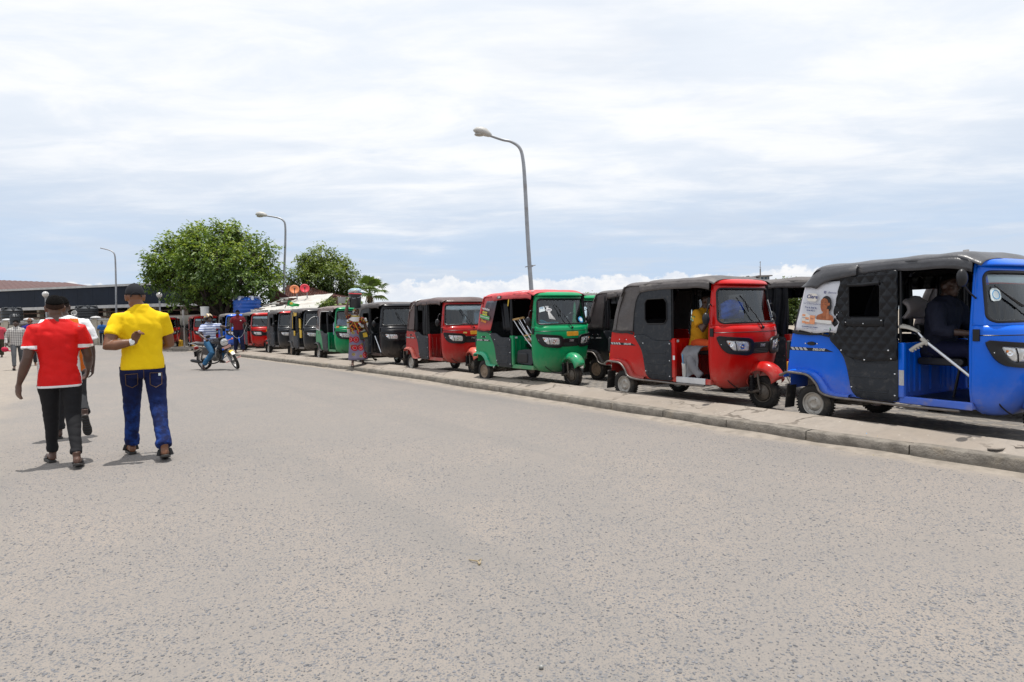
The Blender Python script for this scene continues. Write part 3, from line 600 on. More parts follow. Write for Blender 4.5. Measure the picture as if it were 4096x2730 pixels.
# ---- street lamps
M_POLE = M('galvanised_pole', (.30, .31, .33), .45, .5, .15, 2, 0, 60, 0, .3, (.20, .14, .10), 3); M_HEADL = M('grey_lamp_housing', (.42, .41, .39), .5, 0, .1, 6); M_LGL = M('lamp_bowl', (.30, .29, .27), .2, 0, .1, 6, 0, 60, .5)
def lamp(Y, ub, vb, pts, hd, label, r0=.075, head=True, collar=None):
    b = at(ub, vb, Y); base = V((b.x, b.y, .1)); t = empty('street_lamp', base, 0, label, 'street lamp', 'street lamps along the lay-by')
    Q = [at(u, v, Y)-base for u, v in pts]; Q0 = V((b.x+(b.x-at(*pts[0], Y).x)*(b.z/max(.5, at(*pts[0], Y).z-b.z)), b.y, 0))-V((base.x, base.y, 0)); Q0 = V((Q0.x, Q0.y, -.1))
    low = [Q0, Q0.lerp(Q[0], .3), Q0.lerp(Q[0], .55)]; mb = MB(); mb.tube(low, [r0*1.35, r0*1.3, r0*1.25], 12); mb.lathe([(r0*2.4, -.1), (r0*2.4, -.06), (r0*1.4, -.05)], 'Z', Q0+V((0, 0, .1)), 12); mb.build('pole_base', M_POLE, t)
    pl = [Q0.lerp(Q[0], .545)]+Q; sm = catmull(pl, 6); n_ = len(sm); mb = MB(); mb.tube(sm, [r0*(1.15-.45*min(1, i/(n_*.75))) for i in range(n_)], 10); mb.build('pole_arm', M_POLE, t, angle=80)
    if collar: 
        c = at(*collar, Y)-base; mb = MB(); mb.tube([c+V((-.22, 0, -.03)), c+V((.17, 0, .03))], .02, 6); mb.tube([c+V((0, 0, -.03)), c+V((0, 0, .03))], r0*1.2, 10); mb.build('bracket', M_POLE, t)
    if head:
        a, e = at(*hd[0], Y)-base, at(*hd[1], Y)-base; d = (e-a); L = d.length; d.normalize(); up = V((0, 0, 1)); up = (up-d*up.dot(d)).normalized(); s = V((0, 1, 0))
        R_ = lambda f, w, h, o: [a+d*L*f+s*(w*cos(2*pi*k/16))+up*(h*sin(2*pi*k/16)*(1 if sin(2*pi*k/16) > 0 else .55)+o) for k in range(16)]
        mb = MB(); mb.loft([R_(-.02, .06, .06, 0), R_(.10, .11, .12, 0), R_(.32, .19, .18, .02), R_(.62, .22, .19, .02), R_(.88, .16, .13, .01), R_(1.0, .03, .04, 0)]); h_ = mb.build('lamp_head', M_HEADL, t, angle=60)
        mb = MB(); mb.ell(a+d*L*.60-up*.075, (L*.30, .15, .07), 16, 7); mb.build('bowl', M_LGL, h_)
    return t
lamp(23, 2126, 1166, [(2113,985), (2100,740), (2092,640), (2078,592), (2045,568), (2010,560), (1962,544)], [(1964,544), (1893,522)], 'tall grey street lamp rising behind the green three-wheeler', .070, collar=(2124,1065))
lamp(38, 1136, 1228, [(1137,1100), (1141,980), (1141,905), (1132,882), (1112,872), (1080,866), (1066,864)], [(1068,864), (1022,859)], 'grey street lamp between the large tree and the satellite dishes', .066)
lamp(52, 465, 1230, [(464,1150), (462,1060), (459,1022), (450,1008), (432,1000), (402,993)], None, 'thin street lamp with a bare arm in front of the market hall', .066, head=False)
M_GLOBE = M('clear_globe', (.48, .47, .46), .15, 0, .15, 4, 0, 60, .8)
for u, v, Y, rp, lb_ in ((182, 1178, 38, 11.5, 'white globe lamp on a pole beside the red jersey head'), (637, 1181, 42, 10.5, 'globe lamp on a pole at the edge of the large tree')):
    c = at(u, v, Y); t = empty('globe_lamp', (c.x, c.y, 0), 0, lb_, 'globe lamp', 'globe lamps'); r = rp*Y/F_PX
    mb = MB(); mb.tube([(0, 0, 0), (0, 0, c.z-r*1.3)], .05, 8); mb.tube([(0, 0, c.z-r*1.35), (0, 0, c.z-r*.9)], [.06, .10], 10); mb.build('pole', M_POLE, t); mb = MB(); mb.ell((0, 0, c.z), (r, r, r), 18, 12); mb.build('globe', M_GLOBE, t, angle=80); mb = MB(); mb.ell((0, 0, c.z), (r*.25, r*.25, r*.5), 8, 6); 
# ---- house with tiled roof, shed with sheet roof, dishes, flag, water box
M_TILE = M('brown_roof_tile', (.13, .052, .040), .75, 0, .25, 3, 0); M_MWALL = M('maroon_wall', (.085, .028, .032), .85, 0, .1, 1); M_SHEET = M('weathered_white_sheet', (.50, .49, .46), .6, 0, .14, .9, 0, 60, 0, .45, (.26, .20, .15), 1.4); M_BOARDS = M('shed_boards', (.075, .065, .058), .9, 0, .2, 4)  # shed walls and scrap share one dark board colour
def house():
    Y = 39; rl, rrp, el, er = at(1150, 1142, Y+1.5), at(1222, 1142, Y+1.5), at(1120, 1194, Y-1), at(1345, 1186, Y-1); hb = V((el.x, el.y, 0)); t = empty('tiled_house', hb, 0, 'house with a brown tiled hip roof behind the white shed', 'house'); l = lambda p: V(p)-hb
    n_ = 11
    for k in range(n_):
        a0, a1, b0, b1 = el.lerp(rl, k/n_), el.lerp(rl, (k+1)/n_), er.lerp(rrp, k/n_), er.lerp(rrp, (k+1)/n_); lf = V((0, 0, .04)); mb = MB(); m_ = 40
        top = [l(a1.lerp(b1, i/m_))+V((0, 0, .025*sin(i*pi))) for i in range(m_+1)]; bot_ = [l(a0.lerp(b0, i/m_))+lf+V((0, 0, .03*(i % 2))) for i in range(m_+1)]; lip = [p-lf-V((0, 0, .02)) for p in bot_]
        mb.loft([top, bot_, lip], closed=False); mb.build('tile_course', M_TILE, t, smooth=False)
    mb = MB(); mb.loft([[l(er), l(rrp)], [l(er+V((.6, 5, 0))), l(rrp+V((0, 1, 0)))]], closed=False); mb.build('side_roof', M_TILE, t, smooth=False)
    g0, g1, g2 = at(1085, 1196, Y-.8), at(1128, 1146, Y+1.2), at(1175, 1196, Y-.8); mb = MB(); mb.prism([(l(g0).x, 0), (l(g0).x, l(g0).z), (l(g1).x, l(g1).z), (l(g2).x, l(g2).z), (l(g2).x, 0)], -.1, .1, 'Y'); mb.build('gable_wall', M_MWALL, t, smooth=False)
    mb = MB(); c = (l(el)+l(er))/2; mb.box((c.x, c.y+2.5, c.z/2-.05), (l(er).x-l(el).x-.5, 4.4, c.z-.1)); mb.build('wall', M_MWALL, t, smooth=False)
house()
def shed():
    Y = 33; la, lb2, ra, rb2 = at(1010, 1246, Y-1.2), at(1265, 1236, Y-2.2), at(1135, 1194, Y+2), at(1332, 1177, Y+1.2); hb = V((la.x, la.y, 0)); t = empty('market_shed', hb, 0, 'low shed with a weathered white corrugated roof', 'shed'); l = lambda p: V(p)-hb
    n_ = 8
    for k in range(n_):
        mb = MB(); m_ = 12; f = lambda i: (k+i/m_*1.02)/n_
        mb.loft([[l(la.lerp(lb2, f(i)))+V((0, 0, .03*(i % 2)+.012*(k % 2))) for i in range(m_+1)], [l(ra.lerp(rb2, f(i)))+V((0, 0, .03*(i % 2)+.012*(k % 2))) for i in range(m_+1)]], closed=False); mb.build('roof_sheet', M_SHEET, t, smooth=False, solid=.008)
    d = V((0, 0, -.12)); mb = MB(); mb.loft([[l(lb2)+d, l(rb2)+d], [l(V((lb2.x, lb2.y, 0))), l(V((rb2.x, rb2.y, 0)))]], closed=False); mb.build('end_wall', M_BOARDS, t, smooth=False, solid=.05)
    for k in range(9):
        p = l(lb2.lerp(rb2, (k+.5)/9)); mb = MB(); mb.tube([p+V((.04, -.04, -.14)), V((p.x+.04, p.y-.04, 0))], .03, 5); mb.build('slat', M_BROWN, t, smooth=False)
    mb = MB(); mb.loft([[l(la)+d, l(lb2)+d], [l(V((la.x, la.y, 0)))+V((0, .3, 0)), l(V((lb2.x, lb2.y, 0)))+V((0, .3, 0))]], closed=False); mb.build('front_wall', M_BOARDS, t, smooth=False, solid=.05)
    p = at(1332, 1195, Y+.6); mb = MB(); mb.box((p.x-hb.x+.12, p.y-hb.y, at(1330, 1186, Y+.6).z/2), (.22, .22, at(1330, 1186, Y+.6).z)); mb.build('pillar', M_MWALL, t, smooth=False)
    # debris on the far end of the roof
    rg = random.Random(2)
    for k in range(22):
        p = l(la.lerp(ra, rg.random()).lerp(lb2.lerp(rb2, .5), rg.random()*.35)); mb = MB(); mb.box((p.x, p.y, p.z+.06), (rg.uniform(.2, .6), rg.uniform(.1, .3), .05), M=Matrix.Rotation(rg.random()*3, 3, 'Z') @ Matrix.Rotation(rg.uniform(-.3, .3), 3, 'X')); mb.build('scrap_board', (M_BROWN, M_BOARDS, M_SHEET)[k % 3], t, smooth=False)
shed()
bx = at(1373, 1202, 37); mb = MB(); mb.box((bx.x, bx.y, bx.z), (1.02, .6, .36)); mb.box((bx.x, bx.y, .45*bx.z), (.9, .5, .85*bx.z)); tag(mb.build('water_box', M_TRIM, smooth=False), 'pale concrete box beside the shed pillar', 'concrete box')
bsb = at(1308, 1245, 31.6); bsb.z = 0
tree('climbing_shrub', bsb, 2.6, blobs_px(31.6, bsb, [(1285,1228,22,0),(1310,1215,24,0),(1330,1200,16,.2),(1260,1236,14,0),(1322,1235,24,0),(1300,1250,28,0)]), 2600, .10, L_DARK, 'green creeper growing over the end of the shed', 50, .03, fork=.4, kind='shrub')
bsh = at(1418, 1215, 33); bsh.z = 0
tree('banana_leaf_bush', bsh, 2.0, blobs_px(33, bsh, [(1450,1205,12,0),(1420,1215,14,0),(1400,1225,16,0)]), 500, .22, L_NEEM, 'small bright green bush at the foot of the fan palm', 51, .03, fork=.4, kind='shrub')
def dish(u, v, Y, rp, mat, label, tilt, parent_pole=True, grp='satellite dishes on the shed'):
    c = at(u, v, Y); r = rp*Y/F_PX; t = empty('satellite_dish', c, 0, label, 'satellite dish', grp); Mx = Matrix.Rotation(tilt[1], 3, 'Z') @ Matrix.Rotation(tilt[0], 3, 'X')
    mb = MB(); mb.lathe([(r, .0), (r*.75, .10*r), (r*.5, .19*r), (r*.25, .24*r), (.001, .26*r)], 'Y', n=28); mb.v = [tuple(Mx @ V(p)) for p in mb.v]; mb.build('dish_bowl', mat, t, angle=60, solid=.02)
    mb = MB(); mb.tube([Mx @ V((0, .0, -r*.95)), Mx @ V((0, -r*.75, -r*.25))], .02, 6); mb.ell(Mx @ V((0, -r*.78, -r*.22)), (.05, .05, .05), 8, 5); mb.build('feed_arm', M_BLK, t)
    mb = MB(); mb.tube([Mx @ V((0, .26*r, 0)), V((0, .35, -.25)), V((0, .35, -.7))], .03, 6); mb.build('mast', M_POLE, t)
    p = MB(); p.ell((0, 0, 0), (r*.36, .006, r*.13), 12, 5); p.v = [tuple(Mx @ (V(q)+V((.0, .06*r+.07, r*.42)))) for q in p.v]; p.build('logo_plate', M_WHITE, t)
dish(1178, 1158, 33.2, 18.5, M('orange_dish', (.62, .19, .07), .5, 0, .1, 2), 'orange satellite dish on the shed roof', (-.35, .35)); dish(1219, 1154, 33.4, 18.5, M('red_dish', (.60, .022, .045), .5, 0, .1, 2), 'red satellite dish on the shed roof', (-.35, .35))
dish(296, 1254, 49, 11.5, M_HEADL, 'pale grey satellite dish in front of the market hall', (-.2, .1), grp='far dish')
def flag():
    a, b = at(1140, 1232, 31.5), at(1152, 1204, 31.5); t = empty('flag', V((a.x, a.y, 0)), 0, 'green flag flying above the black three-wheelers', 'flag'); l = lambda p: V(p)-V((a.x, a.y, 0))
    mb = MB(); mb.tube([(-.25, 0, 0), l(a), l(b)], .02, 6); mb.build('flag_pole', M_BROWN, t)
    c, d = at(1200, 1220, 31.5), at(1192, 1228, 31.5); mb = MB(); mb.grid(lambda u, v: l(b.lerp(c, u)).lerp(l(at(1145, 1225, 31.5).lerp(d, u)), v)+V((0, .08*sin(u*6+v), .02*sin(u*9))), 16, 6); mb.build('flag_cloth', M('green_flag_cloth', (.01, .25, .06), .8, 0, .1, 4), t, solid=.006)
    mb = MB(); q = at(1165, 1215, 31.3); mb.ell(l(q), (.09, .02, .06), 10, 5); mb.build('emblem', M_YEL, t)
flag()
# ---- buildings far to the right
M_CONC = M('pale_render', (.46, .46, .46), .85, 0, .1, .2); M_CONCB = M('grey_blue_render', (.25, .28, .32), .85, 0, .1, .2); M_WIN = M('dark_window', (.02, .045, .07), .15, 0, .1, 1); M_CONCD = M('stained_slab', (.22, .20, .19), .85, 0, .15, .3)
def towers():
    Y = 150; k = Y/F_PX; t = empty('tower_block', (at(2990, 1200, Y).x, Y, 0), 0, 'far pale building with a lookout tower and mast on the roof', 'building'); ox = at(2990, 1200, Y).x
    def bxp(name, u0, u1, v0, v1, dy, dep, mat, par=t):
        a, b = at(u0, v0, Y), at(u1, v1, Y); mb = MB(); mb.box(((a.x+b.x)/2-ox, dy+dep/2, (a.z+b.z)/2), (abs(b.x-a.x), dep, abs(a.z-b.z))); return mb.build(name, mat, par, smooth=False)
    w = bxp('wall', 2975, 3032, 1122, 1300, 0, 8, M_CONC); bxp('roof_slab', 2968, 3022, 1108, 1113, -.5, 7, M_CONC); bxp('penthouse', 2980, 3013, 1113, 1121, 0, 6, M_CONC); bxp('wall', 2975, 3024, 1120, 1131, -.6, .6, M_CONCB); bxp('wall', 2905, 2980, 1128, 1300, 3, 8, M_CONC); bxp('roof_slab', 2902, 2940, 1114, 1118, 2, 6, M_CONCD); bxp('penthouse', 2912, 2934, 1118, 1129, 3, 5, M_CONC); bxp('roof_slab', 2952, 2992, 1114, 1118, 1, 5, M_CONCD)
    s = bxp('tower_shaft', 3030, 3068, 1124, 1300, -1, 5, M_CONC); bxp('lookout', 3031, 3067, 1107, 1124, -1.6, 5.5, M_CONC); bxp('roof_slab', 3020, 3075, 1104.5, 1107.5, -2.2, 7, M_CONCD); bxp('balcony', 3022, 3074, 1122.5, 1126, -2.2, 7, M_CONCB); bxp('side_wing', 3067, 3080, 1133, 1300, 0, 4, M('brick_wing', (.33, .22, .17)))
    for u0, u1, v0, v1, dy in ((3034, 3043, 1111, 1119, -1.7), (3047, 3056, 1111, 1119, -1.7), (3060, 3064, 1109, 1118, -1.7), (3036, 3041, 1131, 1139, -1.1), (2993, 2999, 1127, 1133, -.75), (3001, 3014, 1127, 1135, -.75), (3021, 3024, 1127, 1134, -.2), (3026, 3029, 1127, 1134, -.2)): bxp('window', u0, u1, v0, v1, dy, .2, M_WIN)
    for u, v in ((2978, 1111), (3001, 1108), (2918, 1113), (3022, 1120), (3029, 1120)): bxp('roof_tank', u-3, u+3, v-5, v, 1, 1.2, M_BLK)
    p = at(3048, 1105, Y); q = at(3048, 1045, Y); mb = MB(); mb.tube([(p.x-ox, 1, p.z), (p.x-ox, 1, p.z+(q.z-p.z)*.5)], .16, 6); mb.tube([(p.x-ox, 1, p.z+(q.z-p.z)*.5), (p.x-ox, 1, q.z)], .07, 6); mb.tube([(p.x-ox-.35, 1, q.z-1.3), (p.x-ox+.25, 1, q.z-1.6)], .05, 5); mb.tube([(p.x-ox-.2, 1, q.z-.2), (p.x-ox+.15, 1, q.z-.15)], .05, 5); mb.build('mast', M_CONCD, t)
    Y2 = 210; c = at(3866, 1030, Y2); t2 = empty('tower_block', (c.x, Y2, 0), 0, 'tip of a far tower peeping over the blue three-wheeler roof', 'building')
    for u0, u1, v0, v1 in ((3856, 3876, 1010, 1300), (3860, 3868, 1000, 1012)):
        a, b = at(u0, v0, Y2), at(u1, v1, Y2); mb = MB(); mb.box(((a.x+b.x)/2-c.x, 0, (a.z+b.z)/2), (abs(b.x-a.x), 2, abs(a.z-b.z))); mb.build('wall', M_CONC, t2, smooth=False)
    for k_ in range(3):
        a = at(3866, 1014+k_*6, Y2); mb = MB(); mb.box((a.x-c.x, -1.05, a.z), (1.0, .2, .22)); mb.build('window', M_WIN, t2, smooth=False)
towers()
# ================================================================ three-wheeler
ZT = [(.27,.36,1.73,1.62),(.32,.50,1.77,1.60),(.40,.57,1.82,1.59),(.55,.60,1.88,1.59),(.70,.615,1.92,1.60),(.85,.62,1.945,1.60),(1.0,.62,1.94,1.60),(1.12,.61,1.91,1.60),(1.2,.60,1.87,1.60),(1.66,.54,1.71,1.60),(1.75,.53,1.68,1.60)]
ZZ = [t[0] for t in ZT]
def cowl(s, z, off=0.0):
    def raw(s, z):
        w, xf, xr = (lerp(z, ZZ, [t[i] for t in ZT]) for i in (1, 2, 3)); ph = s*pi/2
        return V((xr+(xf-xr)*abs(cos(ph))**.8, math.copysign(w*abs(sin(ph))**.8, s), z))
    p = raw(s, z)
    if off:
        h = .004; s2 = max(-1+h, min(1-h, s))
        n = (raw(s2+h, z)-raw(s2-h, z)).cross(raw(s2, z+h)-raw(s2, z-h)); n.normalize()
        if n.dot(p-V((1.3, 0, z))) < 0: n = -n
        p = p + n*off
    return p
def rrect(x0, x1, y0, y1, r, n=5, ry=None):
    ry = ry or r; out = []
    for cx, cy, a in ((x1-r, y1-ry, 0), (x0+r, y1-ry, 90), (x0+r, y0+ry, 180), (x1-r, y0+ry, 270)):
        for i in range(n+1):
            t = R(a+90*i/n); out.append((cx+r*cos(t), cy+ry*sin(t)))
    return out
def rpoly(pts, r, n=4):
    """round the corners of a polygon"""
    out = []; N = len(pts)
    for i in range(N):
        a, b, c = V(pts[i-1]+(0,)), V(pts[i]+(0,)), V(pts[(i+1) % N]+(0,))
        d1, d2 = (a-b), (c-b); k = min(r, d1.length*.45, d2.length*.45)
        p, q = b+d1.normalized()*k, b+d2.normalized()*k
        for j in range(n+1):
            t = j/n; w = p*(1-t)**2+b*2*t*(1-t)+q*t*t; out.append((w.x, w.y))
    return out
def dens(poly, step):
    out = []; N = len(poly)
    for i in range(N):
        a, b = poly[i], poly[(i+1) % N]; L = math.hypot((b[0]-a[0]), (b[1]-a[1])); k = max(1, int(L/step))
        out += [(a[0]+(b[0]-a[0])*j/k, a[1]+(b[1]-a[1])*j/k) for j in range(k)]
    return out
def pad(mb, surf, poly, h, edge=None, inset=.9, nr=4):
    """raised pad following a surface: poly in the surface's own two coordinates"""
    cx = sum(p[0] for p in poly)/len(poly); cy = sum(p[1] for p in poly)/len(poly)
    rings = [[surf(p[0], p[1], -.004) for p in poly], [surf(p[0], p[1], h*.6) for p in poly]]
    for i in range(nr):
        f = inset*(1-i/nr)
        if i == 0: f = inset
        rings.append([surf(cx+(p[0]-cx)*f, cy+(p[1]-cy)*f, h) for p in poly])
    mb.loft(rings, caps=False)
    n = len(poly); base = len(mb.v)-n; mb.add([surf(cx, cy, h)], []); c = len(mb.v)-1
    for j in range(n): mb.f.append((base+j, base+(j+1) % n, c)); mb.m.append(mb.cur)
def side(y0):
    sg = -1 if y0 < 0 else 1
    return lambda x, z, off: V((x, y0+sg*off, z))
WS = rrect(-.80, .80, 1.145, 1.60, .16, 6, .07)
BEZ = rpoly([(.875,.985),(.20,.945),(.13,.90),(.13,.745),(.20,.715),(.62,.750),(.76,.82)], .07)
LENS = rpoly([(.655,.925),(.21,.898),(.20,.775),(.49,.785),(.60,.85)], .03)
ARCH = [(-.37,.53),(-.31,.56),(-.2,.565),(-.04,.545),(.07,.47),(.13,.37)]
def wheel(parent, x, y, sg, rim, r=.215, w=.105, spin=0.0):
    h = w/2
    t = MB(); t.lathe([(r*.60, -h*.72), (r*.66, -h*.95), (r*.80, -h*1.04), (r*.93, -h*.92), (r*.985, -h*.6), (r, -h*.25), (r, h*.25), (r*.985, h*.6), (r*.93, h*.92), (r*.80, h*1.04), (r*.66, h*.95), (r*.60, h*.72)], 'Y', n=32)
    for k in range(40):                                   # tread blocks on the shoulders
        a = 2*pi*k/40
        for q in (-1, 1): t.box((r*.992*cos(a), q*h*.55, r*.992*sin(a)), (.012, h*.55, .018), M=Matrix.Rotation(-a, 3, 'Y'))
    rm = MB(); o = sg*h
    rm.lathe([(r*.63, o*.80), (r*.60, o*.98), (r*.56, o*.92), (r*.52, o*.62), (r*.40, o*.50), (r*.34, o*.66), (r*.20, o*.70), (r*.14, o*.58), (.001, o*.58)], 'Y', n=28)
    rm.lathe([(r*.62, -o*.8), (r*.5, -o*.5), (.001, -o*.4)], 'Y', n=16)
    for k in range(4):
        a = 2*pi*(k+.5)/4+spin; rm.lathe([(.011, o*.6), (.011, o*.86), (.001, o*.88)], 'Y', (r*.25*cos(a), 0, r*.25*sin(a)), 6)
    for k in range(8):
        a = 2*pi*k/8; rm.lathe([(.012, o*.585), (.001, o*.60)], 'Y', (r*.46*cos(a), 0, r*.46*sin(a)), 6)
    wo = empty('wheel', (x, y, r)); wo.parent = parent
    t.build('tyre', M_RUB, wo, angle=50); rm.build('rim', rim, wo, angle=30)
    return wo
def headlight(parent, sg, lens_mat=None):
    b = MB(); sf = lambda s, z, o: cowl(sg*s, z, o)
    # bezel: a ring round the lamp with the lamp set into it
    n = 44; bz = dens(BEZ, .03); 
    cx, cz = .43, .85
    def resamp(poly):
        out = []
        for k in range(n):
            a = 2*pi*k/n; d = (cos(a)*.42, sin(a)*.13); best = None
            for i in range(len(poly)):
                p, q = poly[i], poly[(i+1) % len(poly)]; ex, ez = q[0]-p[0], q[1]-p[1]
                den = d[0]*ez-d[1]*ex
                if abs(den) < 1e-9: continue
                t = ((p[0]-cx)*ez-(p[1]-cz)*ex)/den; u = ((p[0]-cx)*d[1]-(p[1]-cz)*d[0])/den
                if t > 0 and -1e-6 <= u <= 1+1e-6 and (best is None or t < best): best = t
            out.append((cx+d[0]*best, cz+d[1]*best))
        return out
    O = resamp(BEZ); I = resamp(LENS)
    mixp = lambda f: [(o[0]+(i[0]-o[0])*f, o[1]+(i[1]-o[1])*f) for o, i in zip(O, I)]
    b.loft([[sf(p[0], p[1], h) for p in mixp(f)] for f, h in ((0, -.006), (0, .022), (.06, .032), (.5, .030), (.86, .026), (.97, .020), (1.0, -.004))], caps=False)
    hl = b.build('headlight', M_BLK, parent, angle=50)
    l = MB(); C = (sum(p[0] for p in I)/n, sum(p[1] for p in I)/n)
    rings = [[sf(C[0]+(p[0]-C[0])*f, C[1]+(p[1]-C[1])*f, h) for p in I] for f, h in ((1.02, .004), (.9, .013), (.55, .017), (.15, .018))]
    l.loft(rings, caps=False); l.f.append(tuple(range(len(l.v)-n, len(l.v)))); l.m.append(0)
    l.build('lens', M_LENS, hl, angle=60)
    d = MB(); d.tube([sf(.475, .905, .020), sf(.455, .85, .022), sf(.435, .785, .020)], .006, 6); d.build('lens_divider', M_BLK, hl)
    for s0, z0, rr in ((.335, .838, .036), (.555, .865, .030)):
        p = sf(s0, z0, .016); nrm = (sf(s0, z0, .03)-sf(s0, z0, .01)).normalized(); e1 = nrm.orthogonal().normalized(); e2 = nrm.cross(e1)
        q = MB(); q.loft([[p+nrm*h+e1*(r_*cos(2*pi*k/16))+e2*(r_*sin(2*pi*k/16)) for k in range(16)] for r_, h in ((rr, 0), (rr*.94, .005), (rr*.8, .003), (rr*.35, .004), (rr*.2, .009), (.001, .010))], caps=False)
        q.build('reflector', M_CHR, hl)
    am = MB(); p = sf(.585, .880, .019); am.ell(p, (.010, .014, .012), 8, 5); am.build('indicator', M_AMB, hl)
    sc = MB(); sc.ell(sf(.745, .868, .030), (.006, .006, .006), 8, 4); sc.build('screw', M_CHR, hl)
def canopy(parent, mat, seed, skirt=True, zc=1.795, sag=.012, name='canopy', dripz=None, rear_open=False, front_x=1.63, bulge=0.0):
    """roof cloth over three bows, closed behind, with quarter skirts down to the body"""
    rg = random.Random(seed); so_ = V((rg.random()*9, rg.random()*9, 0))
    prof = catmull([(front_x+.05, 1.735), (1.50, zc-.010), (1.2, zc), (.8, zc+.002), (.45, zc-.006), (.10, zc-.014), (-.005, zc-.055), (-.075, zc-.155), (-.16, 1.46), (-.215, 1.30), (-.25, 1.16), (-.28, 1.045)], 6)
    nu = len(prof)-1; NV = 28
    bows = (1.52, 1.05, .55, .08)
    def dzip(x): return min(abs(x-b) for b in bows)
    def pt(u, v):
        i = int(round(u*nu)); p = prof[i]; a, b = prof[max(i-1, 0)], prof[min(i+1, nu)]; t = (b-a).normalized(); nn = V((-t.y, t.x)) if False else V((t.y, -t.x, 0))
        if nn.y < 0 and p.x > -.05: nn = -nn
        yy = -.625+1.25*v; k = abs(yy)/.625
        drop = .058*k**9 + .014*k*k
        if p.x < .0 or p.y < 1.6: drop = .10*k**6
        w = 1.0
        # sag between bows, wrinkles along the edge
        q = V((p.x*2.2, yy*2.2, p.y*2.2))+so_
        d = noise.noise(q)*sag + noise.noise(q*2.6)*sag*.45 - min(dzip(p.x), .2)*.07*(1-k*.5)*(p.y > 1.6)
        if k > .75: d += noise.noise(V((p.x*7, 5*math.copysign(1, yy), seed)))*.012*(k-.75)*4
        x, z = p.x, p.y
        if p.y > 1.66: z += -drop + d
        else: x += drop*1.0 - d*.6; 
        y = yy*(1+.0)
        return V((x, y, z))
    mb = MB(); mb.grid(pt, nu, NV)
    for sg in (-1, 1):
        # hem flap along the drip edge and the quarter panel
        def hem(u, v):
            x = .34+(front_x-.36)*u
            base = min(((abs(q.x-x), i) for i, q in enumerate(prof[:40])))[1]
            z = prof[base].y-.082
            hz = .085+.02*noise.noise(V((x*3, seed, sg)))+.018*max(0, 1-abs(x-.40)/.15)
            return V((x, sg*(.624+.012*v+.008*noise.noise(V((x*6, v, seed+sg)))), z-hz*v+.012*(1-v)))
        mb.grid(hem, 30, 3)
        if skirt:
            def quarter(u, v):
                z = 1.03+(1.715-1.03)*v
                xr = lerp(z, [1.03, 1.16, 1.30, 1.46, 1.60, 1.65, 1.715], [-.285, -.25, -.215, -.16, -.095, -.07, -.02])+.005
                xf = lerp(z, [1.0, 1.15, 1.32, 1.48, 1.56, 1.60, 1.64, 1.715], [.20, .215, .235, .275, .32, .37, .44, .56])
                x = xr+(xf-xr)*u
                e = sin(pi*min(1, u))*.012*noise.noise(V((x*9, z*2.4, seed+3*sg)))+.010*noise.noise(V((x*4, z*5, seed)))*v*(1-v)*4 + bulge*sin(pi*u)*sin(pi*v)
                return V((x, sg*(.622-.02*(1-u)**4+e-.01*(v)), z))
            mb.grid(quarter, 14, 22)
    o = mb.build(name, mat, parent, angle=70, solid=.004, fix=False)
    if skirt:
        for sg in (-1, 1):
            hm = MB(); hm.tube([(-.29, sg*.60, 1.035), (-.2, sg*.632, 1.025), (-.05, sg*.634, 1.015), (.08, sg*.634, 1.02), (.20, sg*.634, .995)], [(.006, .016)]*5, 6)
            hm.tube([(.20, sg*.634, .996), (.215, sg*.632, 1.15), (.235, sg*.63, 1.32), (.275, sg*.63, 1.48), (.32, sg*.63, 1.56), (.37, sg*.63, 1.60)], .008, 6)
            hm.build('canopy_hem', M_BLK, o)
    return o
def door_lower(parent, mat, sgs=(-1, 1)):
    poly = rpoly([(.20,.985),(.30,.985),(.44,.985),(.56,.93),(.62,.905),(.945,.90),(.945,.335),(.53,.335),(.45,.40),(.40,.66),(.36,.78)], .05, 3)
    for sg in sgs:
        mb = MB(); pad(mb, side(sg*.612), poly, .026, inset=.95, nr=2)
        o = mb.build('door_panel', mat, parent, angle=35)
        sd_ = side(sg*.638)
        for r_ in ([(.47,.76),(.50,.725),(.84,.725),(.86,.76)], [(.49,.45),(.52,.42),(.84,.42),(.86,.45)], [(.46,.57),(.84,.57)]):
            rb = MB(); rb.tube([sd_(x, z, 0) for x, z in r_], .0065, 6); rb.build('pressed_rib', mat, o)
        split('screw', M_CHR, o, [lambda m, x=x, z=z: m.ell(sd_(x, z, 0), (.009, .006, .009), 8, 4) for x, z in ((.92,.86),(.92,.62),(.92,.40),(.41,.86),(.46,.45),(.25,.955))])
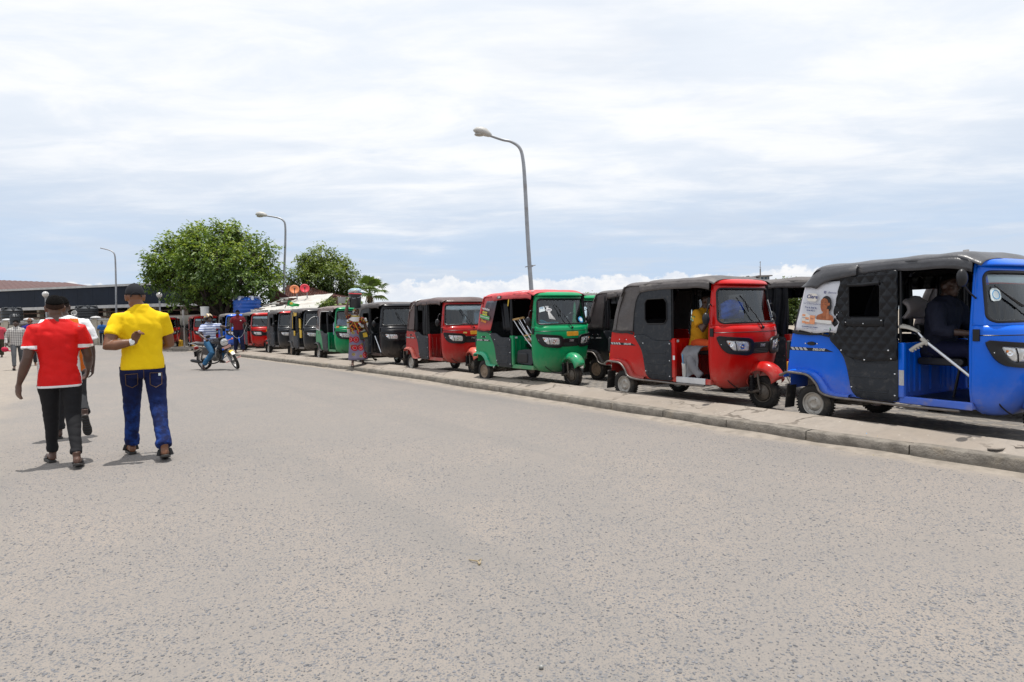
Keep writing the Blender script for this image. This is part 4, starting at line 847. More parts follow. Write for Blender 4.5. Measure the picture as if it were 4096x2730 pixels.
def side_upper(parent, style, seed, sgs=(-1,)):
    for sg in sgs:
        if style == 'rigid':
            out = dens(rpoly([(.215,.985),(.235,1.32),(.30,1.56),(.42,1.665),(.955,1.665),(.955,.905),(.62,.91),(.56,.935),(.44,.99)], .03, 3), .04)
            win = rpoly([(.50,1.505),(.83,1.505),(.875,1.45),(.875,1.20),(.83,1.145),(.50,1.145),(.455,1.20),(.455,1.45)], .015, 2)
            panel_hole(parent, 'side_curtain', out, win, sg*.618, sg, M_DOOR, .012, frame=.014)
        elif style == 'quilt':
            out = dens(rpoly([(.215,1.02),(.30,1.40),(.36,1.64),(.955,1.675),(.955,.76),(.62,.735),(.45,.765),(.33,.84),(.22,.95)], .03, 3), .03)
            win = rrect(.44, .78, 1.20, 1.535, .02, 2)
            o = panel_hole(parent, 'side_curtain', out, win, sg*.640, sg, M_CURT, .012, frame=.012, quilt=True)
            f = MB(); f.grid(lambda u, v: V((.40+.42*u, sg*(.662+.006*sin(pi*v)), 1.10+.10*v)), 8, 3); f.build('window_flap', M_CURT, o, solid=.006)
            p = MB(); p.tube([(.44, sg*.66, 1.55), (.6, sg*.664, 1.545), (.78, sg*.66, 1.555)], .022, 8); p.build('rolled_flap', M_CURT, o)
            split('press_stud', M_CHR, o, [lambda m, x=x, z=z: m.ell((x, sg*.666, z), (.009, .006, .009), 8, 4) for x, z in ((.415,1.15),(.61,1.135),(.80,1.165),(.36,.845),(.62,.752),(.90,.775),(.87,.86))])
        elif style == 'curtain':
            def cl(x0, x1, z0, z1, nm, ph):
                mb = MB()
                mb.grid(lambda u, v: V((x0+(x1-x0)*u+.02*sin(3*v+ph)*v, sg*(.612+.020*sin(u*13+ph+1.5*v)+.018*noise.noise(V((u*3, v*2, seed+ph)))), z1-(z1-z0)*v)), 26, 16)
                return mb.build(nm, M_CURT, parent, angle=80, solid=.004)
            cl(.25, .40, 1.0, 1.66, 'side_curtain', 0); cl(.66, .96, .90, 1.68, 'side_curtain', 2)
            cl(.40, .70, 1.50, 1.68, 'side_curtain', 4)
            if sg > 0: cl(.94, 1.62, 1.55, 1.69, 'side_curtain', 1); cl(1.38, 1.62, 1.02, 1.69, 'side_curtain', 6)
        elif style == 'strip':                      # a rolled curtain beside the post
            mb = MB(); mb.tube([(.93, sg*.60, 1.62), (.92, sg*.605, 1.3), (.94, sg*.60, .92)], [(.035, .02), (.05, .024), (.03, .02)], 10); mb.build('side_curtain', M_CURT, parent)
            w = MB(); w.tube(dens([(.27, 1.02), (.30, 1.50), (.38, 1.60), (.90, 1.62), (.90, .93)], .2)[:5] and [(.26, sg*.612, 1.0), (.29, sg*.612, 1.45), (.36, sg*.612, 1.58), (.60, sg*.612, 1.61), (.92, sg*.612, 1.61)], .012, 6); w.build('door_frame', M_BLK, parent)
def panel_hole(parent, name, out, win, y, sg, mat, th, frame=0, quilt=False):
    n = len(win); cx = sum(p[0] for p in win)/n; cz = sum(p[1] for p in win)/n; N = 150 if quilt else 72
    def resamp(poly):
        res = []
        for k in range(N):
            a = 2*pi*k/N; d = (cos(a), sin(a)*1.1); best = None
            for i in range(len(poly)):
                p, q = poly[i], poly[(i+1) % len(poly)]; ex, ez = q[0]-p[0], q[1]-p[1]; den = d[0]*ez-d[1]*ex
                if abs(den) < 1e-9: continue
                t = ((p[0]-cx)*ez-(p[1]-cz)*ex)/den; u = ((p[0]-cx)*d[1]-(p[1]-cz)*d[0])/den
                if t > 0 and -1e-6 <= u <= 1+1e-6 and (best is None or t > best): best = t
            res.append((cx+d[0]*best, cz+d[1]*best))
        return res
    O, I = resamp(out), resamp(win)
    nr = 46 if quilt else 6
    def q(x, z):
        if not quilt: return 0
        a, b = (x+z*.80)*8.8, (x-z*.80)*8.8
        g = min(abs(a-round(a)), abs(b-round(b)))
        return .017*min(1, (g/.40))**.5 + .006*noise.noise(V((x*7, z*6, 1)))
    mb = MB(); rings = []
    for i in range(nr+1):
        f = i/nr; rings.append([V((o[0]+(w[0]-o[0])*f, 0, o[1]+(w[1]-o[1])*f)) for o, w in zip(O, I)])
    front = [[V((p.x, y+sg*(th+q(p.x, p.z)*(1 if 0 < i < nr else 0)), p.z)) for p in r] for i, r in enumerate(rings)]
    back = [[V((p.x, y, p.z)) for p in r] for r in (rings[-1], rings[0])]
    mb.loft(front+back, caps=False)
    o = mb.build(name, mat, parent, angle=50)
    if frame:
        f = MB(); pts = [(p[0], y+sg*(th+.004), p[1]) for p in win]; f.tube(pts+pts[:1], frame*.6, 6, caps=False); f.build('window_frame', M_BLK, o)
    return o
def make_tuk(name, loc, yaw, body, can, rim=None, style='rigid', seed=1, far_curtain=True, lower=True, tubes=True, fender=None, roof=None, plate=None, visor=None, wiper=1, mirror='down', label='', group='three-wheelers queuing along the lay-by', ff=None, tvs=True, deluxe=True, rear_skirt=True, door_mat=None, front_x=1.63, canopy_fn=None, mudflap=True, zc=1.795):
    rim = rim or M_RIM; fender = fender or body; ff = ff or body
    t = empty(name, loc, yaw-pi/2, label, 'auto rickshaw', group)
    # ---- rear body
    hull = [(-.29,1.03),(-.335,.80),(-.365,.56)] + [(-.33,.545),(-.20,.55),(-.05,.53),(.06,.455),(.115,.36)] + [(.30,.335),(.50,.335),(.45,.40),(.40,.66),(.36,.78),(.20,.985),(.195,1.03)]
    mb = MB()
    for sg in (-1, 1): mb.prism(hull, sg*.605, sg*.565, 'Y')
    mb.grid(lambda u, v: V((lerp(.34+.69*v, [.34, .56, .80, 1.03], [-.352, -.352, -.325, -.28]), -.565+1.13*u, .36+.67*v)), 6, 6)
    mb.box((.08, 0, .585), (.84, 1.12, .05)); mb.box((.46, 0, .46), (.06, 1.12, .24))
    mb.build('rear_body', body, t, angle=35, bevel=.008)
    for sg in (-1, 1):
        f = MB()                                          # swelling over the rear wheel
        A = catmull([(-.365,.50),(-.345,.57),(-.22,.605),(-.04,.60),(.08,.54),(.16,.44),(.23,.375),(.44,.365)], 4); B_ = catmull([(-.37,.50),(-.35,.545),(-.2,.555),(-.05,.535),(.06,.46),(.115,.36),(.20,.335),(.44,.335)], 4)
        f.loft([[V((p.x, sg*y, p.y)) for p in L] for L, y in ((A, .60), (A, .640), ([a*.7+b*.3 for a, b in zip(A, B_)], .665), (B_, .668), (B_, .56))], caps=False, closed=False)
        f.build('rear_fender', fender, t, angle=40)
        v = MB(); v.lathe([(.001, sg*.614), (.03, sg*.614), (.033, sg*.606)], 'Y', (0, 0, 0), 12); v.v = [((p[0]*1.8-.04), p[1], p[2]*.7+.905) for p in v.v]
        vo = v.build('fuel_flap', body if style == 'rigid' else M_BLK, t)
        split('screw', M_CHR, vo, [lambda m, k=k: m.ell((-.04+k*.075, sg*.61, .905), (.009, .006, .009), 8, 4) for k in (-1, 1)])
        if deluxe:
            d = MB(); d.prism([(-.318,.862),(.14,.85),(.235,.815),(-.325,.822)], sg*.6065, sg*.604, 'Y'); do = d.build('decal', M_BLK, t)
            for k in range(4):
                s3 = MB(); x0 = -.315+k*.055; s3.prism([(x0, .858), (x0+.036, .857), (x0+.062, .826), (x0+.026, .826)], sg*.6085, sg*.606, 'Y'); s3.build('stripe', M_SILV, do)
            tx = place(text_mb('DELUXE', .036, .0008, .3, .0006, 1.15), (.05, sg*.6075, .838), (1 if sg < 0 else -1, 0, 0), (0, 0, 1)); tx.build('lettering', M_WHITE, do, smooth=False)
    # ---- cabin front
    c = MB(); NS = 48; bot = [ -1+2*i/NS for i in range(NS+1)]
    zs = [.27,.285,.32,.36,.40,.47,.55,.63,.70,.78,.85,.93,1.0,1.06,1.11]
    c.grid(lambda u, v: cowl(bot[int(round(u*NS))], zs[int(round(v*(len(zs)-1)))]), NS, len(zs)-1)
    # windscreen surround: outer outline to the rounded opening
    W = dens(WS, .05); n = 96
    def rs(poly, cx, cz):
        res = []
        for k in range(n):
            a = 2*pi*(k+.5)/n; d = (cos(a), sin(a)*.33); best = None
            for i in range(len(poly)):
                p, q = poly[i], poly[(i+1) % len(poly)]; ex, ez = q[0]-p[0], q[1]-p[1]; den = d[0]*ez-d[1]*ex
                if abs(den) < 1e-9: continue
                tt = ((p[0]-cx)*ez-(p[1]-cz)*ex)/den; uu = ((p[0]-cx)*d[1]-(p[1]-cz)*d[0])/den
                if tt > 0 and -1e-6 <= uu <= 1+1e-6 and (best is None or tt < best): best = tt
            res.append((cx+d[0]*best, cz+d[1]*best))
        return res
    O = rs([(-1, 1.11), (1, 1.11), (1, 1.665), (-1, 1.665)], 0, 1.38); I = rs(WS, 0, 1.38)
    c.loft([[cowl(o[0]+(i[0]-o[0])*f, o[1]+(i[1]-o[1])*f, h) for o, i in zip(O, I)] for f, h in ((0, 0), (.25, 0), (.5, 0), (.75, 0), (.92, .0), (1, -.012))], caps=False)
    # rolled rear edge of the leg shield
    c2 = c.build('front_cowl', body, t, angle=60, solid=.012, fix=True)
    for sg in (-1, 1):
        e = MB(); e.tube([V((cowl(sg, z).x-.005, sg*(abs(cowl(sg, z).y)-.006), z)) for z in (.29, .34, .40, .5, .6, .75, .9, 1.05, 1.2, 1.4, 1.6, 1.68)], .014, 8); e.build('cowl_edge', body, t)
    # roof cap over the screen with a small peak
    rc = MB()
    def cap(u, v):
        s = -1+2*u; p = cowl(s*.995, 1.655, .01+.045*sin(pi*.5*min(1, (1-v)*1.2))*0)
        b = V((1.635, p.y*.98, 1.70+.03*(1-s*s)))
        k = v; q = p.lerp(b, k); q.z = p.z+(b.z-p.z)*sin(k*pi/2)**.8; q.x += .035*(1-abs(s)**3)*(1-k)**.7+.012*(1-k)
        return q
    rc.grid(cap, 32, 8); rc.build('roof_cap', roof or body, t, angle=60, solid=.014)
    g = MB(); n2 = len(WS)
    g.grid(lambda u, v: cowl(-.805+1.61*u, 1.14+.465*v, -.011), 28, 10); g.build('windshield', M_GLASS, t, angle=80)
    s_ = MB(); ring = [cowl(p[0], p[1], .002) for p in W]; s_.tube(ring+ring[:1], .0155, 8, caps=False); s_.build('windshield_seal', M_BLK, t)
    ln = MB(); ln.tube([cowl(-.97+1.94*i/40, 1.022, .001) for i in range(41)], (.010, .006), 6, flat=(0, 0, 1)); ln.build('cowl_trim', M_BLK, t)
    for sg in (-1, 1):
        headlight(t, sg)
        h = MB(); h.box((1.645, sg*.628, 1.025), (.055, .02, .11)); ho = h.build('hinge', M_BLK, t, bevel=.004)
    gr = MB(); pad(gr, cowl, dens(rrect(-.135, .135, .735, .885, .02, 2), .04), .014, inset=.96)
    go = gr.build('grille', M_BLK, t, angle=40)
    split('grille_slat', M_BLK, go, [lambda m, z=z: m.tube([cowl(-.12+.24*i/10, z, .016) for i in range(11)], .005, 6) for z in (.755, .775, .795)])
    if tvs:
        tx = place(text_mb('TVS', .052, .0025, .35, .0016, 1.2), cowl(0, .842, .019), (0, 1, 0), (0, 0, 1)); tx.build('badge', M_SILV, go, smooth=False)
    if plate:
        p = MB(); pad(p, cowl, dens(rrect(-.02, .125, .93, 1.005, .01, 2), .03), .008, inset=.97); po = p.build('number_plate', plate, t)
    # ---- floor, bulkhead, seats, controls
    fl = MB(); fl.box((1.03, 0, .35), (1.13, 1.16, .05)); fl.box((1.27, -.585, .36), (.66, .04, .075)); fl.box((1.27, .585, .36), (.66, .04, .075)); fl.build('floor_sill', body, t, bevel=.01)
    m_ = MB(); m_.box((1.28, 0, .38), (.58, 1.08, .012)); m_.build('floor_mat', M_BLK, t)
    bk = MB(); bk.box((.905, 0, .65), (.04, 1.20, .56)); bk.box((.945, -.59, .66), (.105, .055, .56)); bk.box((.945, .59, .66), (.105, .055, .56))
    bo = bk.build('bulkhead', body, t, bevel=.012)
    split('pressed_rib', body, bo, [lambda m, y=y: m.tube([(.926, y, .42), (.926, y, .86)], .012, 6) for y in (-.50, -.40, -.30, -.20, 0, .2, .3, .4, .5)])
    ds = MB(); ds.prism(rpoly([(.94,.70),(1.35,.70),(1.38,.74),(1.35,.775),(.94,.775)], .03), -.27, .27, 'Y'); ds.build('driver_seat', M_SEAT, t, angle=50, bevel=.01)
    sb = MB(); sb.prism(rpoly([(.90,.84),(.95,.84),(.90,1.12),(.85,1.12)], .02), -.17, .17, 'Y'); sb.build('driver_backrest', M_SEAT, t, angle=50, bevel=.012)
    sf = MB()
    for y in (-.2, .2): sf.tube([(1.31, y, .70), (1.25, y, .38)], .014, 6)
    sf.tube([(1.31, -.2, .70), (1.31, .2, .70)], .012, 6); sf.build('seat_frame', M_BLK, t)
    ps = MB(); ps.prism(rpoly([(-.16,.62),(.36,.62),(.38,.68),(.34,.745),(-.12,.74)], .04), -.53, .53, 'Y'); ps.prism(rpoly([(-.20,.72),(-.10,.72),(-.10,1.22),(-.17,1.22)], .03), -.53, .53, 'Y'); ps.build('passenger_seat', M_SEAT, t, angle=50, bevel=.012)
    lin = MB(); lin.grid(lambda u, v: V((1.55-1.53*u, -.585+1.17*v, 1.645+.055*sin(pi*v))), 6, 6); lin.grid(lambda u, v: V((-.185+.20*u**1.6, -.575+1.15*v, 1.04+.60*u)), 6, 6); lin.build('lining', M_INT, t)
    for x in (1.05, .55):
        b_ = MB(); b_.tube([(x, .60*cos(a), 1.60+.115*sin(a)) for a in [pi*i/12 for i in range(13)]], .012, 6); b_.build('roof_bow', M_BLK, t)
    hb = MB(); hb.tube([(1.60, -.34, 1.06), (1.66, -.2, 1.05), (1.70, 0, 1.04), (1.66, .2, 1.05), (1.60, .34, 1.06)], .014, 8); hb.tube([(1.70, 0, 1.04), (1.80, 0, .6)], .03, 8); hb.build('handlebar', M_BLK, t)
    db = MB(); db.grid(lambda u, v: cowl(-.82+1.64*u, 1.10, -.02).lerp(V((1.60, -.5+1.0*u, 1.09)), v), 16, 3); db.build('dashboard', M_BLK, t)
    for sg in (-1, 1):
        po_ = MB(); po_.tube([(.955, sg*.598, .93), (.955, sg*.598, 1.66)], .014, 8); po_.build('door_post', M_BLK, t)
    # ---- running gear
    wheel(t, 0, -.595, -1, rim, spin=seed); wheel(t, 0, .595, 1, rim, spin=seed*2); 
    fw_ = wheel(t, 1.985, 0, -1, M_MECH if style != 'quilt' else rim, w=.10)
    fe = MB()
    def fend(u, v):
        a = R(152-116*u); rr = .285+.10*sin(pi*u)**.8+.045*u
        y = -.135+.27*v; k = abs(y)/.135; rr -= .11*k**3.2
        tip = .04*(1-abs(2*u-1))
        return V((1.985+rr*cos(a)*(1.0 if cos(a) < 0 else 1.0)-.0, y*(.86+.14*sin(pi*u)), .215+rr*sin(a)))
    fe.grid(fend, 20, 14); fe.build('front_fender', ff, t, angle=60, solid=.008)
    sp_ = MB(); NP = 110; sp_.tube([(1.885+.0005*i*0, -.115+.026*cos(i*.55)*1, .225+.20*i/NP) if False else (1.885+.032*sin(i*.52), -.125+.032*cos(i*.52), .235+.19*i/NP) for i in range(NP)], .0085, 6); sp_.build('suspension_spring', M_BLK, t)
    ar = MB(); ar.tube([(1.87, -.125, .20), (1.87, -.125, .44)], .016, 8); ar.tube([(1.83, -.125, .215), (1.90, -.13, .225), (2.00, -.125, .245)], .021, 8); ar.tube([(2.00, -.11, .25), (1.975, -.105, .33), (1.95, -.09, .46)], .016, 8); ar.lathe([(.03, -.15), (.034, -.10), (.08, -.075), (.105, -.055), (.105, -.03)], 'Y', (1.985, 0, .215), 16); ar.tube([(1.84, -.06, .24), (1.80, 0, .62)], .03, 8); ar.build('fork_arm', M_MECH, t)
    cb = MB(); cb.tube(catmull([(1.70, -.50, .49), (1.74, -.50, .46), (1.76, -.42, .36), (1.80, -.28, .27), (1.87, -.15, .25)], 5), .007, 6); cb.build('brake_cable', M_BLK, t)
    ax = MB(); ax.tube([(0, -.55, .215), (0, .55, .215)], .035, 8); ax.box((.30, 0, .27), (.25, .8, .10)); ax.box((-.05, 0, .42), (.45, .7, .22)); ax.tube([(0, -.45, .22), (.42, -.40, .30)], .03, 8); ax.tube([(0, .45, .22), (.42, .40, .30)], .03, 8); ax.box((.95, 0, .30), (1.2, .5, .05)); ax.tube([(-.1, -.3, .24), (.25, -.33, .25)], .05, 10); ax.build('axle', M_MECH, t)
    if tubes:
        tb = MB()
        for sg in (-1, 1):
            tb.tube(catmull([(-.42, sg*.50, .50), (-.385, sg*.66, .525), (-.30, sg*.690, .565), (-.18, sg*.692, .562), (-.03, sg*.692, .545), (.075, sg*.692, .455), (.13, sg*.692, .365), (.28, sg*.688, .325), (.6, sg*.672, .318), (1.05, sg*.660, .31), (1.50, sg*.61, .308)], 4), .0145, 8)
        tb.tube(catmull([(-.385, -.66, .525), (-.45, -.62, .515), (-.50, -.50, .51), (-.51, 0, .51), (-.50, .50, .51), (-.45, .62, .515), (-.385, .66, .525)], 4), .019, 8)
        tb.tube([(-.50, -.45, .51), (-.37, -.50, .36)], .014, 8); tb.tube([(-.50, .45, .51), (-.37, .50, .36)], .014, 8); tb.tube([(-.37, -.62, .40), (-.37, .62, .40)], .016, 8)
        tb.build('bumper_tube', M_TUBE, t, angle=60)
    for sg in (-1, 1):
        tl = MB(); tl.box((-.355, sg*.56, .82), (.05, .10, .22)); to = tl.build('tail_light', M_BLK, t, bevel=.015)
        l2 = MB(); l2.box((-.378, sg*.56, .82), (.02, .08, .19)); l2.build('lens', M_TAIL, to, bevel=.01)
        if mudflap:
            mf = MB(); mf.box((-.325, sg*.60, .27), (.012, .16, .27), M=Matrix.Rotation(.12, 3, 'Y')); mf.build('mud_flap', M_RUB, t)
    rp = MB(); rp.box((-.40, -.44, .61), (.015, .24, .13)); rp.build('number_plate', M_PLATE, t, bevel=.006)
    if lower: door_lower(t, door_mat or M_DOOR)
    if style: side_upper(t, style, seed)
    if far_curtain: side_upper(t, 'rigid' if far_curtain == 'rigid' else 'curtain', seed+5, (1,))
    if canopy_fn: canopy_fn(t)
    else: canopy(t, can, seed, rear_skirt, front_x=front_x, zc=zc)
    # ---- mirrors and wiper
    for sg in (-1, 1):
        mr = MB()
        if mirror == 'down':
            mr.tube(catmull([(1.63, sg*.60, 1.37), (1.65, sg*.66, 1.40), (1.65, sg*.70, 1.37), (1.64, sg*.715, 1.28)], 4), .008, 6); c0 = V((1.63, sg*.72, 1.205))
        elif mirror == 'up':
            mr.tube([(1.63, sg*.60, 1.36), (1.60, sg*.66, 1.42), (1.58, sg*.70, 1.48)], .008, 6); c0 = V((1.57, sg*.72, 1.55))
        else:
            mr.tube(catmull([(1.63, sg*.60, 1.33), (1.66, sg*.68, 1.36), (1.65, sg*.76, 1.32), (1.64, sg*.78, 1.27)], 4), .008, 6); c0 = V((1.63, sg*.785, 1.20))
        mr.ell(c0, (.045, .055, .085), 14, 9); mr.build('mirror', M_BLK, t, angle=60)
    if wiper:
        w = MB(); a, b = cowl(.03, 1.075, .02), cowl(-.13 if wiper == 1 else -.5, 1.40, .03); w.ell(a, (.02, .02, .022), 10, 6); w.tube([a, a.lerp(b, .5)+V((.02, 0, .0)), b], .007, 6)
        w.tube([cowl(-.11, 1.28, .022), b, cowl(-.20, 1.50, .02)] if wiper == 1 else [cowl(-.25, 1.27, .022), cowl(-.42, 1.36, .024), cowl(-.62, 1.47, .02)], (.010, .006), 6); w.build('wiper', M_BLK, t)
    if visor:
        vz = MB(); vz.grid(lambda u, v: cowl(-.78+1.56*u, 1.60-(.10+.02*cos((u-.5)*3))*v, -.016), 24, 3); vz.build('sun_strip', visor, t, solid=.002)
    return t
def remat(t, mp):
    """give a copied three-wheeler its own colours (materials on the object, mesh shared)"""
    for o in t.children_recursive:
        for i, s in enumerate(o.material_slots):
            m = s.material
            if m in mp: s.link = 'OBJECT'; s.material = mp[m]
    return t
# ================================================================ people
def sup(c, ex, ey, a, b, n=20, p=2.4):
    """super-ellipse ring"""
    out = []
    for k in range(n):
        t = 2*pi*k/n; u, w = cos(t), sin(t)
        out.append(V(c)+V(ex)*(a*math.copysign(abs(u)**(2/p), u))+V(ey)*(b*math.copysign(abs(w)**(2/p), w)))
    return out
def fuse(mb, name, mats, parent, vox, smooth=2, pick=None, wr=None, seed=0, factor=.5):
    """join overlapping pieces into one continuous skin (voxel union), smooth it, colour its faces, add folds"""
    me = mb.mesh('tmp'); o = bpy.data.objects.new('tmp', me); COL.objects.link(o)
    r = o.modifiers.new('r', 'REMESH'); r.mode = 'VOXEL'; r.voxel_size = vox; r.use_smooth_shade = True
    s = o.modifiers.new('s', 'SMOOTH'); s.factor = factor; s.iterations = smooth
    dg = bpy.context.evaluated_depsgraph_get(); dg.update()
    m2 = bpy.data.meshes.new_from_object(o.evaluated_get(dg)); m2.name = name
    bpy.data.objects.remove(o); bpy.data.meshes.remove(me)
    if wr:
        nrm = [v.normal.copy() for v in m2.vertices]
        for v, n in zip(m2.vertices, nrm): v.co += n*wr(v.co)
    m2.shade_smooth()
    ob = bpy.data.objects.new(name, m2); COL.objects.link(ob); ob.parent = parent
    m2.materials.clear()
    for m in mats: m2.materials.append(m)
    if pick:
        for p in m2.polygons: p.material_index = pick(p.center)
    return ob
STD = dict(hipL=(-.095,0,.93), hipR=(.095,0,.93), kneeL=(-.10,.02,.50), kneeR=(.10,.02,.50), ankL=(-.105,-.02,.085), ankR=(.105,-.02,.085),
           shL=(-.185,-.005,1.40), shR=(.185,-.005,1.40), elL=(-.235,-.03,1.13), elR=(.235,-.03,1.13), wrL=(-.25,.05,.88), wrR=(.25,.05,.88), head=(0,.015,1.605))
def hand(mb, w, d, n, th, curl=.35, s=1.0, spread=.0):
    w, d, n = V(w), V(d).normalized(), V(n).normalized(); th = V(th); lat = (th-d*th.dot(d)); lat = (lat-n*lat.dot(n)).normalized(); n = d.cross(lat)*(1 if d.cross(lat).dot(n) > 0 else -1)
    ring = lambda t, a, b, o=0: sup(w+d*t*s+n*o*s, lat, n, a*s, b*s, 12, 2.4)
    mb.loft([ring(-.02, .026, .020), ring(.015, .028, .019), ring(.05, .040, .017), ring(.085, .042, .014), ring(.098, .038, .010)])
    for off, L, sp in ((.031, .072, .12), (.0105, .082, .03), (-.0105, .076, -.04), (-.031, .060, -.14)):
        p = w+d*.085*s+lat*off*s; dr = (d+lat*(sp*(.4+spread))).normalized(); pts = [p-dr*.02*s, p]; a = curl*.6
        for k, f in enumerate((.44, .32, .26)):
            a += curl*(.35, .9, .7)[k]; v = dr*cos(a)+n*sin(a); pts.append(pts[-1]+v*L*f*s)
        mb.tube(pts, [.0098*s, .0098*s, .0090*s, .0083*s, .0070*s], 8)
    p = w+d*.020*s+lat*.026*s; v1 = (d*.62+lat*.72+n*.30).normalized(); v2 = (d*.88+lat*.30+n*.35).normalized(); v3 = (d*.9+lat*.0+n*.5).normalized()
    mb.tube([p-v1*.015*s, p+v1*.036*s, p+v1*.036*s+v2*.030*s, p+v1*.036*s+v2*.030*s+v3*.024*s], [.015*s, .0125*s, .0110*s, .0085*s], 8)
def foot(mb, ank, heel, toe):
    ank, heel, toe = V(ank), V(heel), V(toe); ax = (toe-heel).normalized(); L = (toe-heel).length
    up = (ank-(heel+ax*.06)); up = (up-ax*up.dot(ax)).normalized(); lt = ax.cross(up)
    R_ = lambda f, w, h: sup(heel+ax*(L*f)+up*h, lt, up, w, h, 12, 2.5)
    mb.loft([R_(.0, .020, .022), R_(.06, .031, .034), R_(.22, .034, .040), R_(.45, .036, .034), R_(.70, .044, .024), R_(.86, .043, .016), R_(.97, .032, .011)])
    for k in range(5): mb.ell(heel+ax*(L*(.985-.012*k*k/2))+lt*(-.030+.0155*k)+up*.011, (.011, .011, .010), 8, 5)
    mb.tube([heel+ax*L*.20+up*.03, ank, ank+V((0, 0, .05))], [.034, .034, .036], 12)
def sole(name, parent, mat, heel, toe, up, th=.022, w=.047, strap=None, ank=None):
    heel, toe = V(heel), V(toe); ax = (toe-heel).normalized(); L = (toe-heel).length; up = V(up); up = (up-ax*up.dot(ax)).normalized(); lt = ax.cross(up)
    prof = [(-.03, .018), (.0, .032), (.12, .037), (.4, .036), (.68, w), (.88, w*.94), (1.0, w*.62), (1.045, .012)]
    pts = [(f, a) for f, a in prof]+[(f, -a) for f, a in reversed(prof)]
    mb = MB(); lo = [heel+ax*(L*f)+lt*a-up*th for f, a in pts]; hi = [heel+ax*(L*f)+lt*a+up*.002 for f, a in pts]; mb.loft([lo, hi])
    o = mb.build(name, mat, parent, bevel=.004)
    if strap:
        s = MB()
        if strap == 'slide': s.tube([heel+ax*L*.62+lt*-.046, heel+ax*L*.60+lt*-.036+up*.045, heel+ax*L*.60+up*.060, heel+ax*L*.60+lt*.036+up*.045, heel+ax*L*.62+lt*.046], (.030, .006), 8, flat=None)
        else:
            for q in (-1, 1): s.tube([heel+ax*L*.86+up*.028, heel+ax*L*.70+lt*q*.028+up*.046, heel+ax*L*.42+lt*q*.042+up*.008], (.010, .006), 6)
        s.build('strap', strap_mat, o)
    return o
def head_parts(mb, c, HM, s=1.0, neck=None, nr=.055, face=True):
    q = lambda x, y, z: V(c)+HM @ (V((x, y, z))*s)
    e = lambda p, r, n=14, m=9: mb.ell(q(*p), tuple(k*s for k in r), n, m, HM)
    e((0, -.008, .022), (.074, .094, .104), 20, 14); e((0, .018, -.058), (.056, .064, .058)); e((0, .040, -.012), (.060, .050, .082)); e((0, -.045, -.045), (.055, .045, .06))
    e((0, .062, -.098), (.026, .024, .020)); e((0, .098, -.030), (.017, .016, .014)); e((0, .090, -.008), (.011, .016, .030)); e((0, .080, .026), (.052, .016, .013))
    e((0, .088, -.060), (.025, .013, .008)); e((0, .087, -.074), (.022, .013, .009))
    for k in (-1, 1): e((k*.045, .066, -.020), (.020, .022, .022)); e((k*.078, -.008, -.010), (.011, .022, .033)); e((k*.084, -.016, .006), (.008, .014, .018))
    if neck is not None: mb.tube([V(neck)+V((0, -.005, -.06)), V(neck), q(0, -.022, -.06), q(0, -.015, 0)], [(nr*1.5, nr*1.25), (nr*1.06, nr*1.06), nr*s, nr*.9*s], 16)
def scalp(name, parent, mat, c, HM, s=1.0, rad=(.079, .100, .110), lim=(56, 74, 90), th=.004, nz=0.0, tilt=0):
    """hair or cap crown: a shell over the skull, its edge set in front, at the side and behind (degrees from the top)"""
    n, m = 40, 14
    def fn(u, v):
        ph = 2*pi*u; f = sin(ph)                                    # +1 front, -1 back
        L = lim[1]+(lim[0]-lim[1])*max(0, f)**1.3+(lim[2]-lim[1])*max(0, -f)**1.3
        t = R(L)*v; p = V((rad[0]*sin(t)*cos(ph), rad[1]*sin(t)*sin(ph)-.008, rad[2]*cos(t)+.022))
        if nz: p = p*(1+nz*noise.noise(p*70))
        return V(c)+HM @ (p*s)
    mb = MB(); mb.grid(fn, n, m); return mb.build(name, mat, parent, angle=70, solid=th)
def eyes(parent, c, HM, s=1.0):
    for k in (-1, 1):
        e = MB(); e.ell(V(c)+HM @ (V((k*.032, .079, .006))*s), (.014*s, .010*s, .008*s), 10, 6, HM); eo = e.build('eye', M_EYE, parent)
        p = MB(); p.ell(V(c)+HM @ (V((k*.032, .0885, .006))*s), (.006*s, .003*s, .006*s), 8, 5, HM); p.build('pupil', M_PUPIL, eo)
        b = MB(); b.tube([V(c)+HM @ (V((k*x, y, z))*s) for x, y, z in ((.016, .096, .026), (.033, .092, .031), (.052, .074, .026))], .004*s, 6); b.build('eyebrow', M_HAIR, parent)
def skin(name, col): return M(name, col, .42, 0, .12, 14, .12, 160, 0, 0)
S1 = skin('dark_brown_skin', (.085, .040, .026)); S2 = skin('brown_skin', (.16, .066, .032)); S3 = skin('deep_brown_skin', (.055, .028, .020))
M_PALM = skin('palm_skin', (.36, .15, .085)); M_EYE = M('eye_white', (.62, .58, .54), .25, 0, 0); M_PUPIL = M('dark_iris', (.01, .008, .006), .2, 0, 0)
M_HAIR = M('short_black_hair', (.006, .0055, .0055), .95, 0, .35, 90, .8, 260, spec=.08); strap_mat = M_BLK
def cloth(name, col, rough=.85, var=.07, bump=.12, bs=240): return M(name, col, rough, 0, var, 5, bump, bs, 0, 0, spec=.25)
M_SOLE = M('sandal_rubber', (.02, .018, .017), .6, 0, .2, 20)
def fade_mat(sk):
    a = sk.name; c = {'dark_brown_skin': (.028, .016, .012), 'brown_skin': (.05, .026, .016), 'deep_brown_skin': (.02, .013, .010)}[a]; return M('hair_fade_'+a, c, .85, 0, .2, 60, spec=.1)
